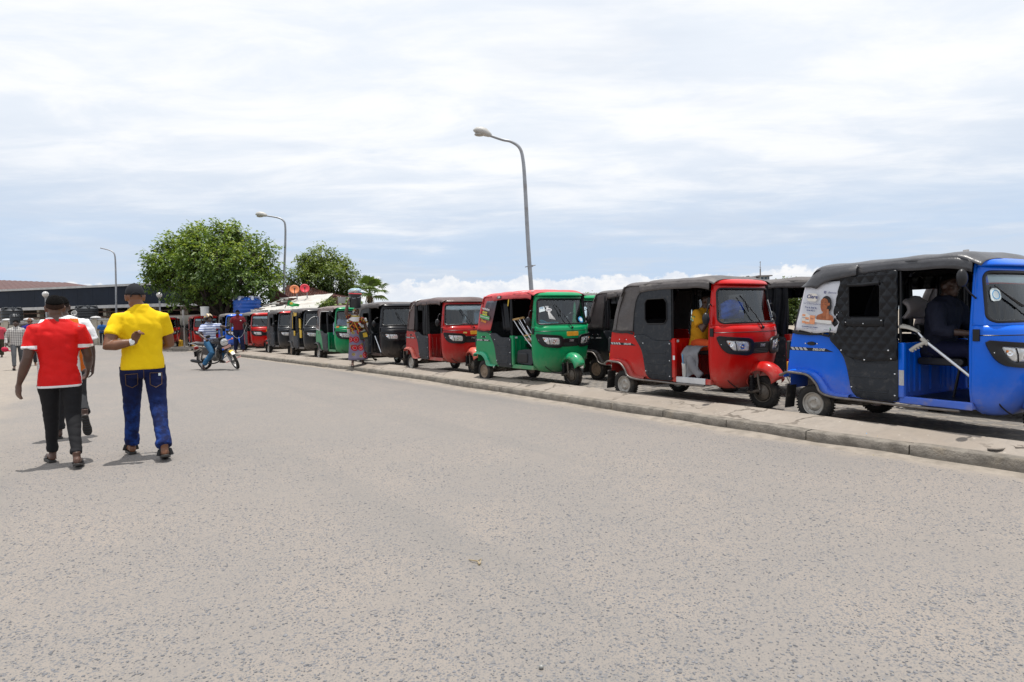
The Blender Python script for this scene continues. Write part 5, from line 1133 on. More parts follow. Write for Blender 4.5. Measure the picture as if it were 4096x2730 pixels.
def person(name, loc, heading, label, J={}, scale=1.0, skin_m=S1, look=(0, 0, 0), shirt=None, trousers=None, hair='short', hair_m=None, sandals='flip', near=False, vox=None, hands={}, feet={}, lean=(0, 0), parts=(), neck_r=.055, face=False, group=None, arms=True, bw=1.0, legs=True, bare=False):
    j = {k: V(v) for k, v in STD.items()}; j.update({k: V(v) for k, v in J.items()})
    p = empty(name, loc, -heading, label, 'person', group); p.scale = (scale,)*3
    LM = Matrix.Rotation(lean[0], 3, 'X') @ Matrix.Rotation(lean[1], 3, 'Y'); hc = (j['hipL']+j['hipR'])/2
    T = lambda q: hc + LM @ (V(q)-V((0, 0, .93)))                 # a point of the upright torso, leaned
    for q in ('shL', 'shR', 'head'):
        if q not in J: j[q] = T(STD[q])
    HM = Matrix.Rotation(look[0], 3, 'Z') @ Matrix.Rotation(look[1], 3, 'X') @ Matrix.Rotation(look[2], 3, 'Y')
    H = j['head']; nk = T((0, -.015, 1.475))
    shv = (j['shR']-j['shL']); shv.z = 0; shv.normalize(); hv = (j['hipR']-j['hipL']); hv.z = 0; hv.normalize()
    up = LM @ V((0, 0, 1))
    b = MB()
    head_parts(b, H, HM, 1.0, nk, neck_r)
    def tor(z, a, d, y=0, ex=None):
        f = max(0, min(1, (z-.93)/.5)); e = (hv*(1-f)+shv*f).normalized(); return sup(T((0, y, z)), e, up.cross(e), a, d, 24, 2.5)
    b.loft([tor(.86, .10, .07), tor(.95, .125, .085), tor(1.1, .115, .08), tor(1.3, .13, .085), tor(1.42, .12, .065), tor(1.50, .05, .05)])
    for s in 'LR':
        sh, el, wr = j['sh'+s], j['el'+s], j['wr'+s]
        if arms:
            b.tube([T((math.copysign(.10, sh.x), -.005, 1.40)), sh, sh.lerp(el, .35), sh.lerp(el, .75), el, el.lerp(wr, .25), el.lerp(wr, .6), wr], [.05*bw, .056*bw, .053*bw, .044*bw, .040*bw, .043*bw, .036*bw, (.027, .022)], 12)
            h = dict(d=(wr-el), n=(-math.copysign(1, sh.x), 0, 0), th=(0, 1, 0), curl=.45); h.update(hands.get(s, {})); hand(b, wr, h['d'], h['n'], h['th'], h['curl'])
        if legs:
            hp, kn, an = j['hip'+s], j['knee'+s], j['ank'+s]
            b.tube([hp, hp.lerp(kn, .4), kn, kn.lerp(an, .3), an], [.07, .062, .048, .048, .034], 12)
            f = dict(heel=an+V((0, -.055, -.085)), toe=an+V((0, .185, -.085))); f.update({k: V(v) for k, v in feet.get(s, {}).items()})
            foot(b, an, f['heel'], f['toe'])
            if sandals: sole('sandal', p, M_SOLE, f['heel'], f['toe'], an-f['heel'], strap=sandals if sandals != 'shoe' else None)
    vx = vox or (.0078 if near else .011)
    ob = fuse(b, 'body', [skin_m], p, vx, 2)
    if hair == 'short': scalp('hair_fade', p, fade_mat(skin_m), H, HM, rad=(.0765, .0975, .1075), lim=(60, 96, 116), th=.003)
    if hair == 'short': scalp('hair', p, hair_m or M_HAIR, H, HM, nz=.012)
    if face: eyes(p, H, HM)
    if shirt: 
        c = MB(); g = shirt; k = g.get('k', 1.0); hem = g.get('hem', .88)
        rows = g.get('rows') or [(hem, .170, .118), (hem+.10, .168, .116), (1.10, .160, .112), (1.22, .172, .120), (1.33, .182, .125), (1.39, .170, .112), (1.435, .140, .092), (1.475, .100, .074), (1.50, .068, .062)]
        c.loft([tor(z, a*k, d*k, r[0] if r else g.get('y', 0)) for z, a, d, *r in rows])
        for s in 'LR':
            sh, el, wr = j['sh'+s], j['el'+s], j['wr'+s]; e = g.get('sleeve', .62); q = g.get('sr', .074)
            pts = [T((math.copysign(.10, sh.x), -.005, 1.395)), sh.lerp(el, .04), sh.lerp(el, .30), sh.lerp(el, min(e, 1))]; rr = [.062*k, .070*k, q*k, q*k*1.02]
            if e > 1: pts += [el.lerp(wr, .35), el.lerp(wr, e-1)]; rr = [.062*k, .070*k, q*.92*k, q*.86*k, q*.78*k, q*.66*k]
            c.tube(pts, rr, 16)
        if g.get('collar'): c.loft([sup(nk+V((0, .0, -.07)), shv, up.cross(shv), .095, .085, 24), sup(nk+V((0, .0, -.01)), shv, up.cross(shv), .084, .080, 24), sup(nk+V((0, .006, .03)), shv, up.cross(shv), .078, .074, 24), sup(nk+V((0, .010, .052)), shv, up.cross(shv), .074, .070, 24)])
        amp = g.get('wr', .006); sd_ = g.get('seed', 1)
        def wrk(co):
            a = noise.noise(V((co.x*5, co.y*5, co.z*3.2))+V((sd_, 0, 0))); d = noise.noise(V((co.x*9+co.z*7, co.y*9, co.z*5-co.x*5))+V((0, sd_, 0)))
            e = noise.noise(V((co.x*16+co.z*10, co.y*16, co.z*13-co.x*9))+V((sd_*2, 3, 0)))
            h = min(1, max(0, (co.z-g.get('hem', .88))/.10))
            return amp*h*(a*1.2+abs(d)*1.6+.25*e-.35)
        so_ = fuse(c, 'shirt', g['mats'], p, .009 if near else .015, g.get('sm', 3), g.get('pick'), wrk)
        if g.get('after'): g['after'](so_, p)
    if trousers:
        c = MB(); g = trousers; w = g.get('w', 1.0); top = T((0, 0, 1.02)); hp = (j['hipL']+j['hipR'])/2
        c.loft([sup(T((0, 0, 1.00)), hv, up.cross(hv), .145*w, .088*w, 24), sup(T((0, -.004, .95)), hv, up.cross(hv), .160*w, .100*w, 24), sup(hp+V((0, -.012, -.06)), hv, V((0, 1, 0)), .172*w, .118*w, 24), sup(hp+V((0, -.005, -.13)), hv, V((0, 1, 0)), .15*w, .09*w, 24)])
        r = g.get('r', (.092, .088, .070, .064, .060, .058))
        for s in 'LR':
            hq, kn, an = j['hip'+s], j['knee'+s], j['ank'+s]; e = g.get('len', .93)
            c.tube([hq, hq.lerp(kn, .35), hq.lerp(kn, .8), kn, kn.lerp(an, .3), kn.lerp(an, .65), kn.lerp(an, e)], [r[0]*w, r[1]*w, r[2]*w*1.02, r[2]*w, r[3]*w, r[4]*w, r[5]*w], 16)
        amp = g.get('wr', .006)
        def wrk(co):
            low = max(0, min(1, (.62-co.z)/.4)); a = noise.noise(V((co.x*4, co.y*4, co.z*(7+9*low)))+V((g.get('seed', 3), 0, 0)))
            d = noise.noise(V((co.x*8, co.y*8+co.z*6, co.z*16)))
            return amp*(a*(1+.3*low)+abs(d)*(.8+.6*low)-.3*low)
        to = fuse(c, 'trousers', g['mats'], p, .011 if near else .015, 2, g.get('pick'), wrk)
        if shirt and 'hem' in shirt and j['kneeL'].z < .7:
            bm = bmesh.new(); bm.from_mesh(to.data); zc = shirt['hem']+.03; bmesh.ops.delete(bm, geom=[f for f in bm.faces if f.calc_center_median().z > zc], context='FACES'); bm.to_mesh(to.data); bm.free()
        if g.get('after'): g['after'](to, p)
    p['_H'] = list(H)
    for fn in parts: fn(p, H, HM, j, T)
    del p['_H']
    return p
def cap_part(mat, brim=True, back=True, lim=(70, 80, 92)):
    def fn(p, H, HM, j, T):
        o = scalp('cap', p, mat, H, HM, rad=(.083, .104, .113), lim=lim, th=.004)
        q = lambda x, y, z: V(H)+HM @ V((x, y, z))
        bt = MB(); bt.ell(q(0, -.008, .137), (.008, .008, .005), 8, 4); bt.build('button', mat, o)
        if brim:
            b = MB(); b.grid(lambda u, v: q((-.068+.136*u)*(1-.15*v*v), .075+.02*(1-(2*u-1)**2)+.075*v*(1-.35*(2*u-1)**2), .052-.02*v-.018*(2*u-1)**2), 10, 5); b.build('cap_brim', mat, o, solid=.004)
        if back:
            a = MB(); a.tube([q(.046*cos(pi*k/10), -.098-.012*sin(pi*k/10), -.012+.048*sin(pi*k/10)) for k in range(11)], .005, 6); a.build('cap_strap', mat, o)
    return fn
# ---------------------------------------------------------------- the walkers near the camera
def wear(name, col, col2=None, **kw): return cloth(name, col, **kw)
K_YEL = cloth('yellow_cotton', (.78, .52, .004)); K_RED = cloth('red_jersey', (.60, .004, .004), .6); K_WHT = cloth('white_cotton', (.74, .74, .76)); K_ORG = cloth('orange_cotton', (.50, .11, .008))
K_BLKJ = cloth('black_denim', (.012, .012, .014)); K_NAVY = cloth('navy_cotton', (.008, .010, .035)); K_CHAR = cloth('charcoal_cotton', (.022, .023, .026)); K_MAR = cloth('maroon_cotton', (.13, .010, .018))
def denim():
    m = cloth('blue_denim', (.010, .020, .085)); k = NT(m.node_tree); b = k.n['Principled BSDF']; tc = k.new('ShaderNodeTexCoord'); P = tc.outputs['Object']
    sx = k.new('ShaderNodeSeparateXYZ'); k.l.new(P, sx.inputs[0])
    n = k.noise(P, 9, 6, .65); f = k.step(k.math('ADD', n, k.math('MULTIPLY', k.noise(P, 38, 3, .6), .25)), .50, .80)
    low = k.step(sx.outputs[2], .75, .30)
    c = k.mix(k.math('MULTIPLY', k.math('MULTIPLY', f, low), .8), (.0035, .008, .048, 1), (.012, .055, .27, 1))
    k.l.new(c, b.inputs['Base Color']); return m
K_DEN = denim()
def jersey_pick(c):
    # cuffs, hem, the two side panels and the collar bands are white on a red jersey
    ax = abs(c.x)
    if c.z < .824: return 1
    if ax > .165 and 1.195 < c.z < 1.228 and c.y < .3: return 1
    if .125 < ax < .215 and .82 < c.z < 1.16 and c.y > -.075+abs(c.z-1.02)*.25: return 1
    if c.z > 1.49: return 1
    return 0
YELLOW = person('person', (-3.86, 6.50, 0), R(-33), 'person in a bright yellow polo shirt and black cap holding one arm behind the back',
    J=dict(hipL=(-.095, 0, .93), hipR=(.095, 0, .93), kneeL=(-.105, .20, .51), ankL=(-.115, .30, .088), kneeR=(.12, -.08, .49), ankR=(.135, -.34, .135),
           shL=(-.190, -.02, 1.385), shR=(.190, -.01, 1.39), elL=(-.285, -.14, 1.125), wrL=(-.065, -.200, 1.165), elR=(.245, .06, 1.125), wrR=(.13, .24, 1.09), head=(-.04, .03, 1.60)),
    scale=1.05, skin_m=S2, look=(R(4), R(-4), 0), near=True, hair=None, neck_r=.062, bw=1.22,
    shirt=dict(mats=[K_YEL], k=1.07, hem=.885, sleeve=.62, sr=.069, collar=True, wr=.0085, seed=4,
               rows=[(.885, .182, .126), (.93, .178, .124), (1.10, .166, .122), (1.22, .174, .126), (1.33, .182, .125), (1.39, .172, .112), (1.435, .142, .092), (1.475, .102, .076), (1.505, .070, .064)]),
    trousers=dict(mats=[K_DEN], w=1.02, r=(.100, .096, .076, .068, .066, .066), wr=.008, len=.97),
    hands=dict(L=dict(d=(.30, -.12, .93), n=(.55, -.75, -.1), th=(-.75, -.5, .3), curl=.95), R=dict(d=(-.9, .3, 0), n=(0, -1, 0), th=(0, 0, 1), curl=.5)),
    feet=dict(L=dict(heel=(-.112, .245, .024), toe=(-.135, .49, .022)), R=dict(heel=(.133, -.395, .075), toe=(.15, -.165, .022))), sandals='slide',
    parts=[cap_part(cloth('black_cap_cotton', (.012, .013, .017)), True, True, (78, 90, 96))])
H0 = YELLOW
def add_to(p, name, mb, mat, **kw): return mb.build(name, mat, p, **kw)
w = MB(); wc = V((-.065, -.200, 1.165)).lerp(V((-.285, -.14, 1.125)), .10); ax_ = (V((-.065, -.200, 1.165))-V((-.285, -.14, 1.125))).normalized()
e1 = ax_.orthogonal().normalized(); e2 = ax_.cross(e1)
w.loft([[wc+ax_*h+e1*(r*1.1*cos(2*pi*k/20))+e2*(r*sin(2*pi*k/20)) for k in range(20)] for h, r in ((-.014, .033), (-.014, .0375), (.014, .0365), (.014, .032))], caps=False)
wo = w.build('wristwatch', M_CHR, YELLOW, angle=40)
w = MB(); w.lathe([(.02, 0), (.021, .008), (.001, .009)], 'Y', (0, 0, 0), 16); w.v = [tuple(wc+V((p[0], -.036-p[1]*1.0, p[2]))) for p in w.v]; w.build('watch_face', M_WHITE, wo)
w = MB(); w.lathe([(.0098, -.003), (.0115, -.003), (.0115, .003), (.0098, .003)], 'Z', (-.026, -.242, 1.268), 14, False); w.build('ring', M_CHR, YELLOW)
# jeans back pockets with a stitched outline and the small label
JE = [o for o in kids(YELLOW) if o.name.split('.')[0] == 'trousers'][0]
def surf_y(o, x, z, back=True):
    best = None
    for v in o.data.vertices:
        if abs(v.co.x-x) < .014 and abs(v.co.z-z) < .014 and (best is None or v.co.y < best): best = v.co.y
    return best if best is not None else -.12
STITCH = M('brown_stitching', (.10, .055, .03), .8, 0, .1, 30)
for sx_ in (-1, 1):
    pts = [(sx_*.155, .845), (sx_*.052, .850), (sx_*.050, .735), (sx_*.098, .705), (sx_*.150, .735), (sx_*.155, .845)]
    mb = MB(); P = []
    for (x0, z0), (x1, z1) in zip(pts, pts[1:]):
        for i in range(5): x_, z_ = x0+(x1-x0)*i/5, z0+(z1-z0)*i/5; P.append((x_, surf_y(JE, x_, z_)-.001, z_))
    mb.tube(P+P[:1], .0035, 5); mb.build('pocket_seam', STITCH, YELLOW)
mb = MB(); mb.box((.135, surf_y(JE, .135, .83)-.003, .83), (.022, .004, .026)); mb.build('pocket_label', M_CARD, YELLOW)
mb = MB(); mb.tube([(0, surf_y(JE, 0, z_)-.001, z_) for z_ in (.90, .87, .84, .81, .78)], .003, 5); mb.build('seat_seam', STITCH, YELLOW)
RED = person('person', (-4.53, 6.22, 0), R(-34), 'person in a red football jersey with white trim and black trousers seen from behind',
    J=dict(kneeL=(-.095, .17, .51), ankL=(-.10, .26, .088), kneeR=(.10, -.05, .49), ankR=(.115, -.30, .125),
           shL=(-.190, -.01, 1.385), shR=(.190, -.01, 1.385), elL=(-.245, -.06, 1.11), wrL=(-.325, -.02, .855), elR=(.245, .02, 1.11), wrR=(.245, .20, .955), head=(-.01, .02, 1.60)),
    scale=.985, skin_m=S1, look=(R(2), R(-3), 0), near=True, neck_r=.060, bw=1.12,
    shirt=dict(mats=[K_RED, K_WHT], k=1.04, hem=.80, sleeve=.72, sr=.071, wr=.0085, pick=jersey_pick, seed=9,
               rows=[(.80, .182, .128), (.86, .180, .126), (1.0, .168, .120), (1.10, .164, .118), (1.22, .174, .122), (1.33, .184, .125), (1.39, .174, .112), (1.435, .144, .092), (1.475, .104, .076), (1.505, .072, .064)]),
    trousers=dict(mats=[K_BLKJ], w=.99, r=(.102, .094, .070, .062, .054, .050), wr=.007),
    hands=dict(L=dict(d=(-.12, .05, -1), n=(.75, .6, -.1), th=(.45, .55, 0), curl=.30), R=dict(d=(-.25, .55, -.75), n=(-.8, -.1, -.2), th=(.1, .8, .4), curl=.5)),
    feet=dict(L=dict(heel=(-.10, .205, .024), toe=(-.15, .44, .022)), R=dict(heel=(.113, -.36, .062), toe=(.135, -.125, .022))), sandals='flip')
WHITE = person('person', (-5.51, 7.70, 0), R(-38), 'person in an orange top with white sleeves half hidden behind the red jersey',
    J=dict(kneeL=(-.10, .10, .50), ankL=(-.105, .12, .088), kneeR=(.11, -.06, .50), ankR=(.13, -.42, .34), elR=(.25, -.02, 1.11), wrR=(.265, .08, .86), head=(-.02, .03, 1.60)),
    scale=1.02, skin_m=S3, look=(R(-12), R(-4), 0), near=True, bw=1.0,
    shirt=dict(mats=[K_ORG, K_WHT], k=1.12, hem=.82, sleeve=.74, sr=.094, wr=.010, seed=15, pick=lambda c: 1 if abs(c.x) > .13+max(0, 1.42-c.z)*.30 or c.z > 1.46 else 0),
    trousers=dict(mats=[K_CHAR], w=1.02, r=(.095, .090, .074, .066, .062, .060), wr=.008),
    hands=dict(R=dict(d=(-.05, .15, -1), n=(-.9, .2, 0), th=(.2, .9, 0), curl=.45)),
    feet=dict(R=dict(heel=(.125, -.475, .325), toe=(.155, -.40, .09)), L=dict(heel=(-.105, .065, .024), toe=(-.13, .30, .022))), sandals='shoe')
sole_t = MB()
for k in range(7):
    f = .12+.13*k; c0 = V((.125, -.475, .325)).lerp(V((.155, -.40, .09)), f)+V((0, -.026, -.012)); sole_t.tube([c0+V((-.036, 0, .004)), c0+V((0, -.003, -.006)), c0+V((.036, 0, .004))], (.004, .004), 5)
o = sole_t.build('sole_tread', M_DOOR, [q for q in kids(WHITE) if q.name.startswith('sandal')][-1]); o['kind'] = 'stuff'
# ================================================================ the queue
G = .094
GQ = 'three-wheelers queuing along the lay-by'; G2 = 'three-wheelers in the second row of the lay-by'
def plane_side(y):                         # right-hand side plane: text reads left to right seen from the kerb
    return (lambda mb, x, z, tilt=0: place(mb, (x, y, z), (cos(tilt), 0, sin(tilt)), (-sin(tilt), 0, cos(tilt))))
def quarter_sheet(t, mat, y, xb0, xb1, xt0, xt1, z0, z1, name='rear_side_sheet', seed=0, notch=None):
    mb = MB()
    def fn(u, v):
        x = (xb0+(xb1-xb0)*u)*(1-v)+(xt0+(xt1-xt0)*u)*v+.012*v*(1-v)*4*(u-.5)
        z = z0+(z1-z0)*v-.03*(1-v)*u+(.012*sin(u*9)*(1-v)**6)
        return V((x, y-.008*noise.noise(V((u*4, v*3, seed)))-.010*sin(pi*u)*sin(pi*v)+.055*max(0, .12-u)/.12*(1-.0*v)+.02*v, z))
    mb.grid(fn, 16, 14); return mb.build(name, mat, t, angle=80, solid=.004)
# ---- 1: blue, nearest
T1 = make_tuk('auto_rickshaw', (4.00, 7.43, G), .50, P_BLUE, C_BLACK, style='quilt', zc=1.825, mirror='up', seed=2, wiper=2, far_curtain=True, plate=None, label='bright blue three-wheeler with quilted black side and white advert, nearest', group=GQ)
M_POST = M('white_advert_vinyl', (.62, .63, .68), .55, 0, .04, 4, .15, 12)
ps1 = quarter_sheet(T1, M_POST, -.662, -.245, .300, -.115, .44, 1.055, 1.60, seed=3); ps1['label'] = 'white skin cream advert sheet'
side_ = plane_side(-.681)
def lay(mb, x, z, mat, name='print', dy=0.0, tilt=-.10, par=None):
    sd2 = place(mb, (x, -.688-dy, z), (cos(tilt), 0, sin(tilt)), (-sin(tilt), 0, cos(tilt))); return mb.build(name, mat, par or ps1, smooth=False)
def flat(poly, h=.001): mb = MB(); mb.prism(poly, 0, h, 'Z'); return mb
def ellp(cx, cy, a, b, n=24, a0=0, a1=2*pi): return [(cx+a*cos(a0+(a1-a0)*k/n), cy+b*sin(a0+(a1-a0)*k/n)) for k in range(n)]
INK = M('navy_ink', (.012, .028, .16), .6, 0, 0); SKINP = M('printed_skin', (.34, .105, .040), .6, 0, .25, 22); HAIRP = M('printed_hair', (.012, .010, .012), .6, 0, 0); ORP = M('peach_print', (.72, .30, .15), .6, 0, .15, 30); PALE = M('pale_print', (.70, .66, .60), .6, 0, .05, 20); LIPP = M('printed_lip', (.30, .07, .06), .6, 0, 0); GRN = M('green_print', (.03, .30, .08), .6, 0, 0); REDP = M('red_print', (.55, .03, .03), .6, 0, 0)
lay(flat(rrect(-.062, .062, -.047, .043, .03, 4)), .030, 1.435, PALE, 'logo_panel'); lay(text_mb('Clere', .060, .0006, .15, .0014), .030, 1.440, INK, 'lettering', .002)
lay(text_mb('clere.tz', .034, .0006), .275, 1.475, INK, 'lettering', .0); ic = flat(rrect(-.014, .014, -.014, .014, .004, 2)); lay(ic, .190, 1.484, INK, 'camera_icon'); lay(flat(ellp(0, 0, .008, .008, 12)), .190, 1.484, PALE, 'icon_ring', .0012); lay(flat(ellp(0, 0, .005, .005, 10)), .190, 1.484, INK, 'icon_dot', .0022)
def heart(s): return [(s*16*sin(t)**3/16, s*(13*cos(t)-5*cos(2*t)-2*cos(3*t)-cos(4*t))/16) for t in [2*pi*k/24 for k in range(24)]]
def heart_line(x, z, s):
    mb = MB(); p = [(a, b, .001) for a, b in heart(s)]; mb.tube(p+p[:1], .0013, 5); lay(mb, x, z, INK, 'heart')
lay(text_mb('love', .020, .0005), -.062, 1.372, INK, 'lettering'); heart_line(-.022, 1.372, .016); lay(text_mb('your beautiful skin', .020, .0005), .066, 1.357, INK, 'lettering')
lay(text_mb('Try it, feel it,', .029, .0006, 0, .0006), .012, 1.318, INK, 'lettering'); lay(text_mb('love it!', .029, .0006, 0, .0006), .0, 1.288, INK, 'lettering'); heart_line(.056, 1.284, .010)
# portrait of a woman with closed eyes, a hand at her neck
lay(flat(ellp(.012, .022, .062, .078)), .190, 1.345, HAIRP, 'portrait_hair'); lay(flat(ellp(.045, -.02, .030, .05)), .195, 1.345, HAIRP, 'portrait_hair', .0004)
lay(flat(rpoly([(-.095,-.185),(-.098,-.135),(-.075,-.115),(-.02,-.095),(-.018,-.04),(.045,-.045),(.050,-.10),(.095,-.115),(.108,-.14),(.110,-.185)], .02)), .195, 1.345, SKINP, 'portrait_bust', .0015)
lay(flat(rpoly([(-.055,.055),(-.02,.078),(.025,.065),(.038,.02),(.030,-.03),(-.005,-.075),(-.030,-.078),(-.052,-.035)], .03, 5)), .190, 1.342, SKINP, 'portrait_face', .003); lay(flat(ellp(.046, .012, .010, .018, 12)), .190, 1.342, SKINP, 'portrait_ear', .0032)
for dx in (-.038, .004): 
    mb = MB(); mb.tube([(dx-.012, 0, .001), (dx, -.004, .001), (dx+.012, .001, .001)], .0016, 5); lay(mb, .190, 1.352, HAIRP, 'portrait_eye', .004); mb = MB(); mb.tube([(dx-.012, .014, .001), (dx, .019, .001), (dx+.014, .015, .001)], .0015, 5); lay(mb, .190, 1.352, HAIRP, 'portrait_brow', .004)
lay(flat(ellp(-.024, -.048, .014, .0055, 12)), .190, 1.342, LIPP, 'portrait_lip', .004); mb = MB(); mb.tube([(-.022, .012, .001), (-.027, -.015, .001), (-.020, -.022, .001)], .0014, 5); lay(mb, .190, 1.342, LIPP, 'portrait_nose', .004)
lay(flat(rpoly([(.020,-.16),(.020,-.10),(.030,-.05),(.044,-.045),(.050,-.09),(.055,-.16)], .012)), .195, 1.345, M('printed_hand', (.45, .17, .08), .6, 0, .1, 20), 'portrait_hand', .003)
lay(flat(rpoly([(-.21,-.20),(.125,-.205),(.125,-.165),(-.05,-.17),(-.21,-.10)], .01)), .160, 1.345, M('white_print', (.70, .69, .67), .6, 0, .03, 5), 'print_band', .0042)
for x, z, w_, h_, m_ in ((-.072,1.195,.044,.105,PALE),(-.030,1.172,.052,.078,PALE),(.034,1.180,.066,.100,ORP)):
    lay(flat(rrect(-w_/2, w_/2, -h_/2, h_/2, .008, 3)), x, z, m_, 'cream_jar', .0055); lay(flat(rrect(-w_/2*.9, w_/2*.9, h_/2-.024, h_/2-.002, .004, 2)), x-.004, z, ORP, 'jar_lid', .0065); lay(flat(rrect(-w_/2*.95, w_/2*.95, -h_/2, -h_/2+.026, .004, 2)), x, z, ORP, 'jar_band', .0065); lay(text_mb('Clere', .017, .0005), x, z+.012, INK, 'lettering', .007)
lay(text_mb('Msimbazi/Mkunguni, Kariakoo', .0165, .0005, 0, .0004), .0, 1.100, INK, 'lettering', .006, -.08); lay(text_mb('+255 768 229 908  |  +255 655 310 953', .0115, .0004), -.01, 1.080, INK, 'lettering', .006, -.08); lay(text_mb('Distributed by', .010, .0004), .205, 1.068, INK, 'lettering', .006, -.08); lay(flat(ellp(0, 0, .007, .010, 10)), .252, 1.082, GRN, 'leaf_logo', .006); lay(text_mb('AZIZ', .017, .0004, .2), .262, 1.064, INK, 'lettering', .006, -.08)
split('press_stud', M_MECH, ps1, [lambda m, x=x, z=z: m.ell((x, -.684, z), (.011, .006, .011), 10, 5) for x, z in ((-.155,1.052),(.02,1.030),(.155,1.022),(.285,1.02))])
mb = MB(); mb.grid(lambda u, v: (lambda x: V((x+.02*(1-u)**3, -.630-.046*min(1, v*2.2)+.10*(1-u)**4*(1-v), lerp(x, [-.14, -.06, .02, .12, .54], [1.60, 1.695, 1.75, 1.762, 1.765])*(1-v)+v*lerp(x, [-.14, .0, .07, .14, .25, .54], [1.555, 1.545, 1.525, 1.575, 1.612, 1.648]))))(-.14+.68*u), 30, 6); mb.build('roof_flap', C_BLACK, T1, angle=80, solid=.006)
mb = MB(); mb.box((.975, -.618, .585), (.050, .004, .155)); mb.build('sticker', M_SILV, T1, smooth=False)
mb = MB(); pad(mb, cowl, dens(rpoly([(-.70,1.345),(-.70,1.425),(-.655,1.45),(-.53,1.45),(-.51,1.42),(-.51,1.36),(-.55,1.335),(-.66,1.33)], .02), .03), .004, inset=.98); so1 = mb.build('windshield_sticker', M_CARD, T1); mb = MB(); mb.tube([cowl(-.60+.062*cos(a), 1.39+.040*sin(a), .006) for a in [2*pi*k/24 for k in range(25)]], .003, 5); mb.build('printed_ring', M_SKYP, so1)
mb = MB(); mb.grid(lambda u, v: cowl(-.76+1.5*u, 1.585-.085*v+.02*(u-.5)*(u-.5)*0, -.03), 20, 3); vo = mb.build('sun_visor', M_WHITE, T1, solid=.003); mb = MB(); mb.tube([cowl(-.76+1.5*u/20, 1.50+.006*sin(u/3), -.028) for u in range(21)], .006, 6); mb.build('red_edging', P_RED, vo); mb = MB(); mb.grid(lambda u, v: cowl(-.77+.12*u, 1.59-.10*v, -.025), 4, 3); mb.build('blue_panel', M_BLUEB, vo, solid=.003)
def crutch_elbow():
    M_CG = M('grey_crutch_plastic', (.42, .40, .36), .5, 0, .08, 10); t = empty('elbow_crutch', (0, 0, 0), 0, 'grey elbow crutch leaning in the doorway of the blue three-wheeler', 'crutch'); t.matrix_world = T1_M
    y = -.565; P0, P1, P2, P3 = V((1.10, y, 1.05)), V((1.18, y, .955)), V((1.58, y, .630)), V((1.06, y, 1.095))
    mb = MB(); mb.tube([P0, P1], .011, 10); mb.tube([P1, P2], .0155, 12); mb.build('shaft', M_ALU, t)
    mb = MB(); mb.tube([P1+(P2-P1)*.0+V((0, 0, .016)), P2+V((0, 0, .017))], .006, 8); mb.build('dark_tube', M_BLK, t)
    mb = MB(); mb.tube([V((1.20, y, .955)), V((1.15, y, .935)), V((1.09, y, .905)), V((1.035, y, .862))], [.022, .018, .019, .020], 12); 
    for k in range(4): mb.ell(V((1.13, y, .918)).lerp(V((1.05, y, .868)), k/3)+V((.008, 0, -.014)), (.010, .014, .010), 8, 5)
    mb.build('hand_grip', M_CG, t); mb = MB(); mb.tube([V((1.14, y, .985)), V((1.20, y, .925))], .021, 12); mb.build('collar', M_CG, t)
    mb = MB(); mb.grid(lambda u, v: V((1.115, y, 1.045)).lerp(V((.945, y-.01, 1.095)), v)+V((0, .050*cos(-.3+3.7*u)*(.5+.5*v), .034*sin(-.3+3.7*u)*(.4+.6*v)+.012*sin(pi*v))), 10, 8); mb.build('forearm_cuff', M_CG, t, solid=.006, angle=70)
T1_M = Matrix.Translation((4.00, 7.43, G)) @ Matrix.Rotation(.50-pi/2, 4, 'Z'); crutch_elbow()
# ---- 2: red
T2 = make_tuk('auto_rickshaw', (2.24, 9.909, G), .586, P_RED, C_GREY, seed=1, far_curtain=True, label='red three-wheeler with dark grey plastic side door and grey canopy', group=GQ, fender=P_RED2)
T2_M = Matrix.Translation((2.24, 9.909, G)) @ Matrix.Rotation(.586-pi/2, 4, 'Z')
mb = MB(); mb.box((1.27, -.6105, .362), (.50, .012, .075)); mb.box((1.27, -.585, .402), (.50, .05, .006)); mb.build('kick_plate', M_ALU, T2, bevel=.002)
for x, z, w_, h_ in ((.985, .665, .035, .06), ): mb = MB(); mb.box((x, -.6195, z), (w_, .003, h_)); mb.build('sticker', M_CARD, T2, smooth=False)
mb = MB(); mb.box((.927, -.48, .895), (.003, .07, .035)); mb.build('sticker', M_CARD, T2, smooth=False)
mb = MB(); pad(mb, cowl, dens([(.60,1.45),(.66,1.45),(.735,1.19),(.64,1.21)], .03), .004, inset=.98); st2 = mb.build('windshield_sticker', M_WHITE, T2)
def cowl_text(txt, s, z, size, mat, par, rot=0, off=.008):
    m_ = text_mb(txt, size, .0006, 0, .0006); a, b = cowl(s-.02, z, off), cowl(s+.02, z, off); ex = (b-a).normalized(); ez = V((0, 0, 1)); ez = (ez-ex*ez.dot(ex)).normalized(); c_, s_ = cos(rot), sin(rot); place(m_, cowl(s, z, off), ex*c_+ez*s_, ez*c_-ex*s_); return m_.build('lettering', mat, par, smooth=False)
cowl_text('LY MONEY', .655, 1.325, .045, M_NAVYP, st2, -1.36)
bag = MB(); bag.grid(lambda u, v: V((1.62+.10*sin(pi*u)*sin(pi*v), -.40+.48*u+.02*noise.noise(V((u*4, v*4, 1))), 1.20+.26*v*(.75+.25*sin(pi*u))))+V((.03*noise.noise(V((u*5, v*5, 3))), 0, 0)), 14, 12); bag.grid(lambda u, v: V((1.60-.05*sin(pi*u)*sin(pi*v), -.40+.48*u, 1.20+.26*v*(.75+.25*sin(pi*u)))), 14, 12); bg_ = bag.build('shopping_bag', M_BLUEB, None, angle=80); bg_.matrix_world = T2_M; tag(bg_, 'blue printed bag hanging behind the red three-wheeler windscreen', 'bag')
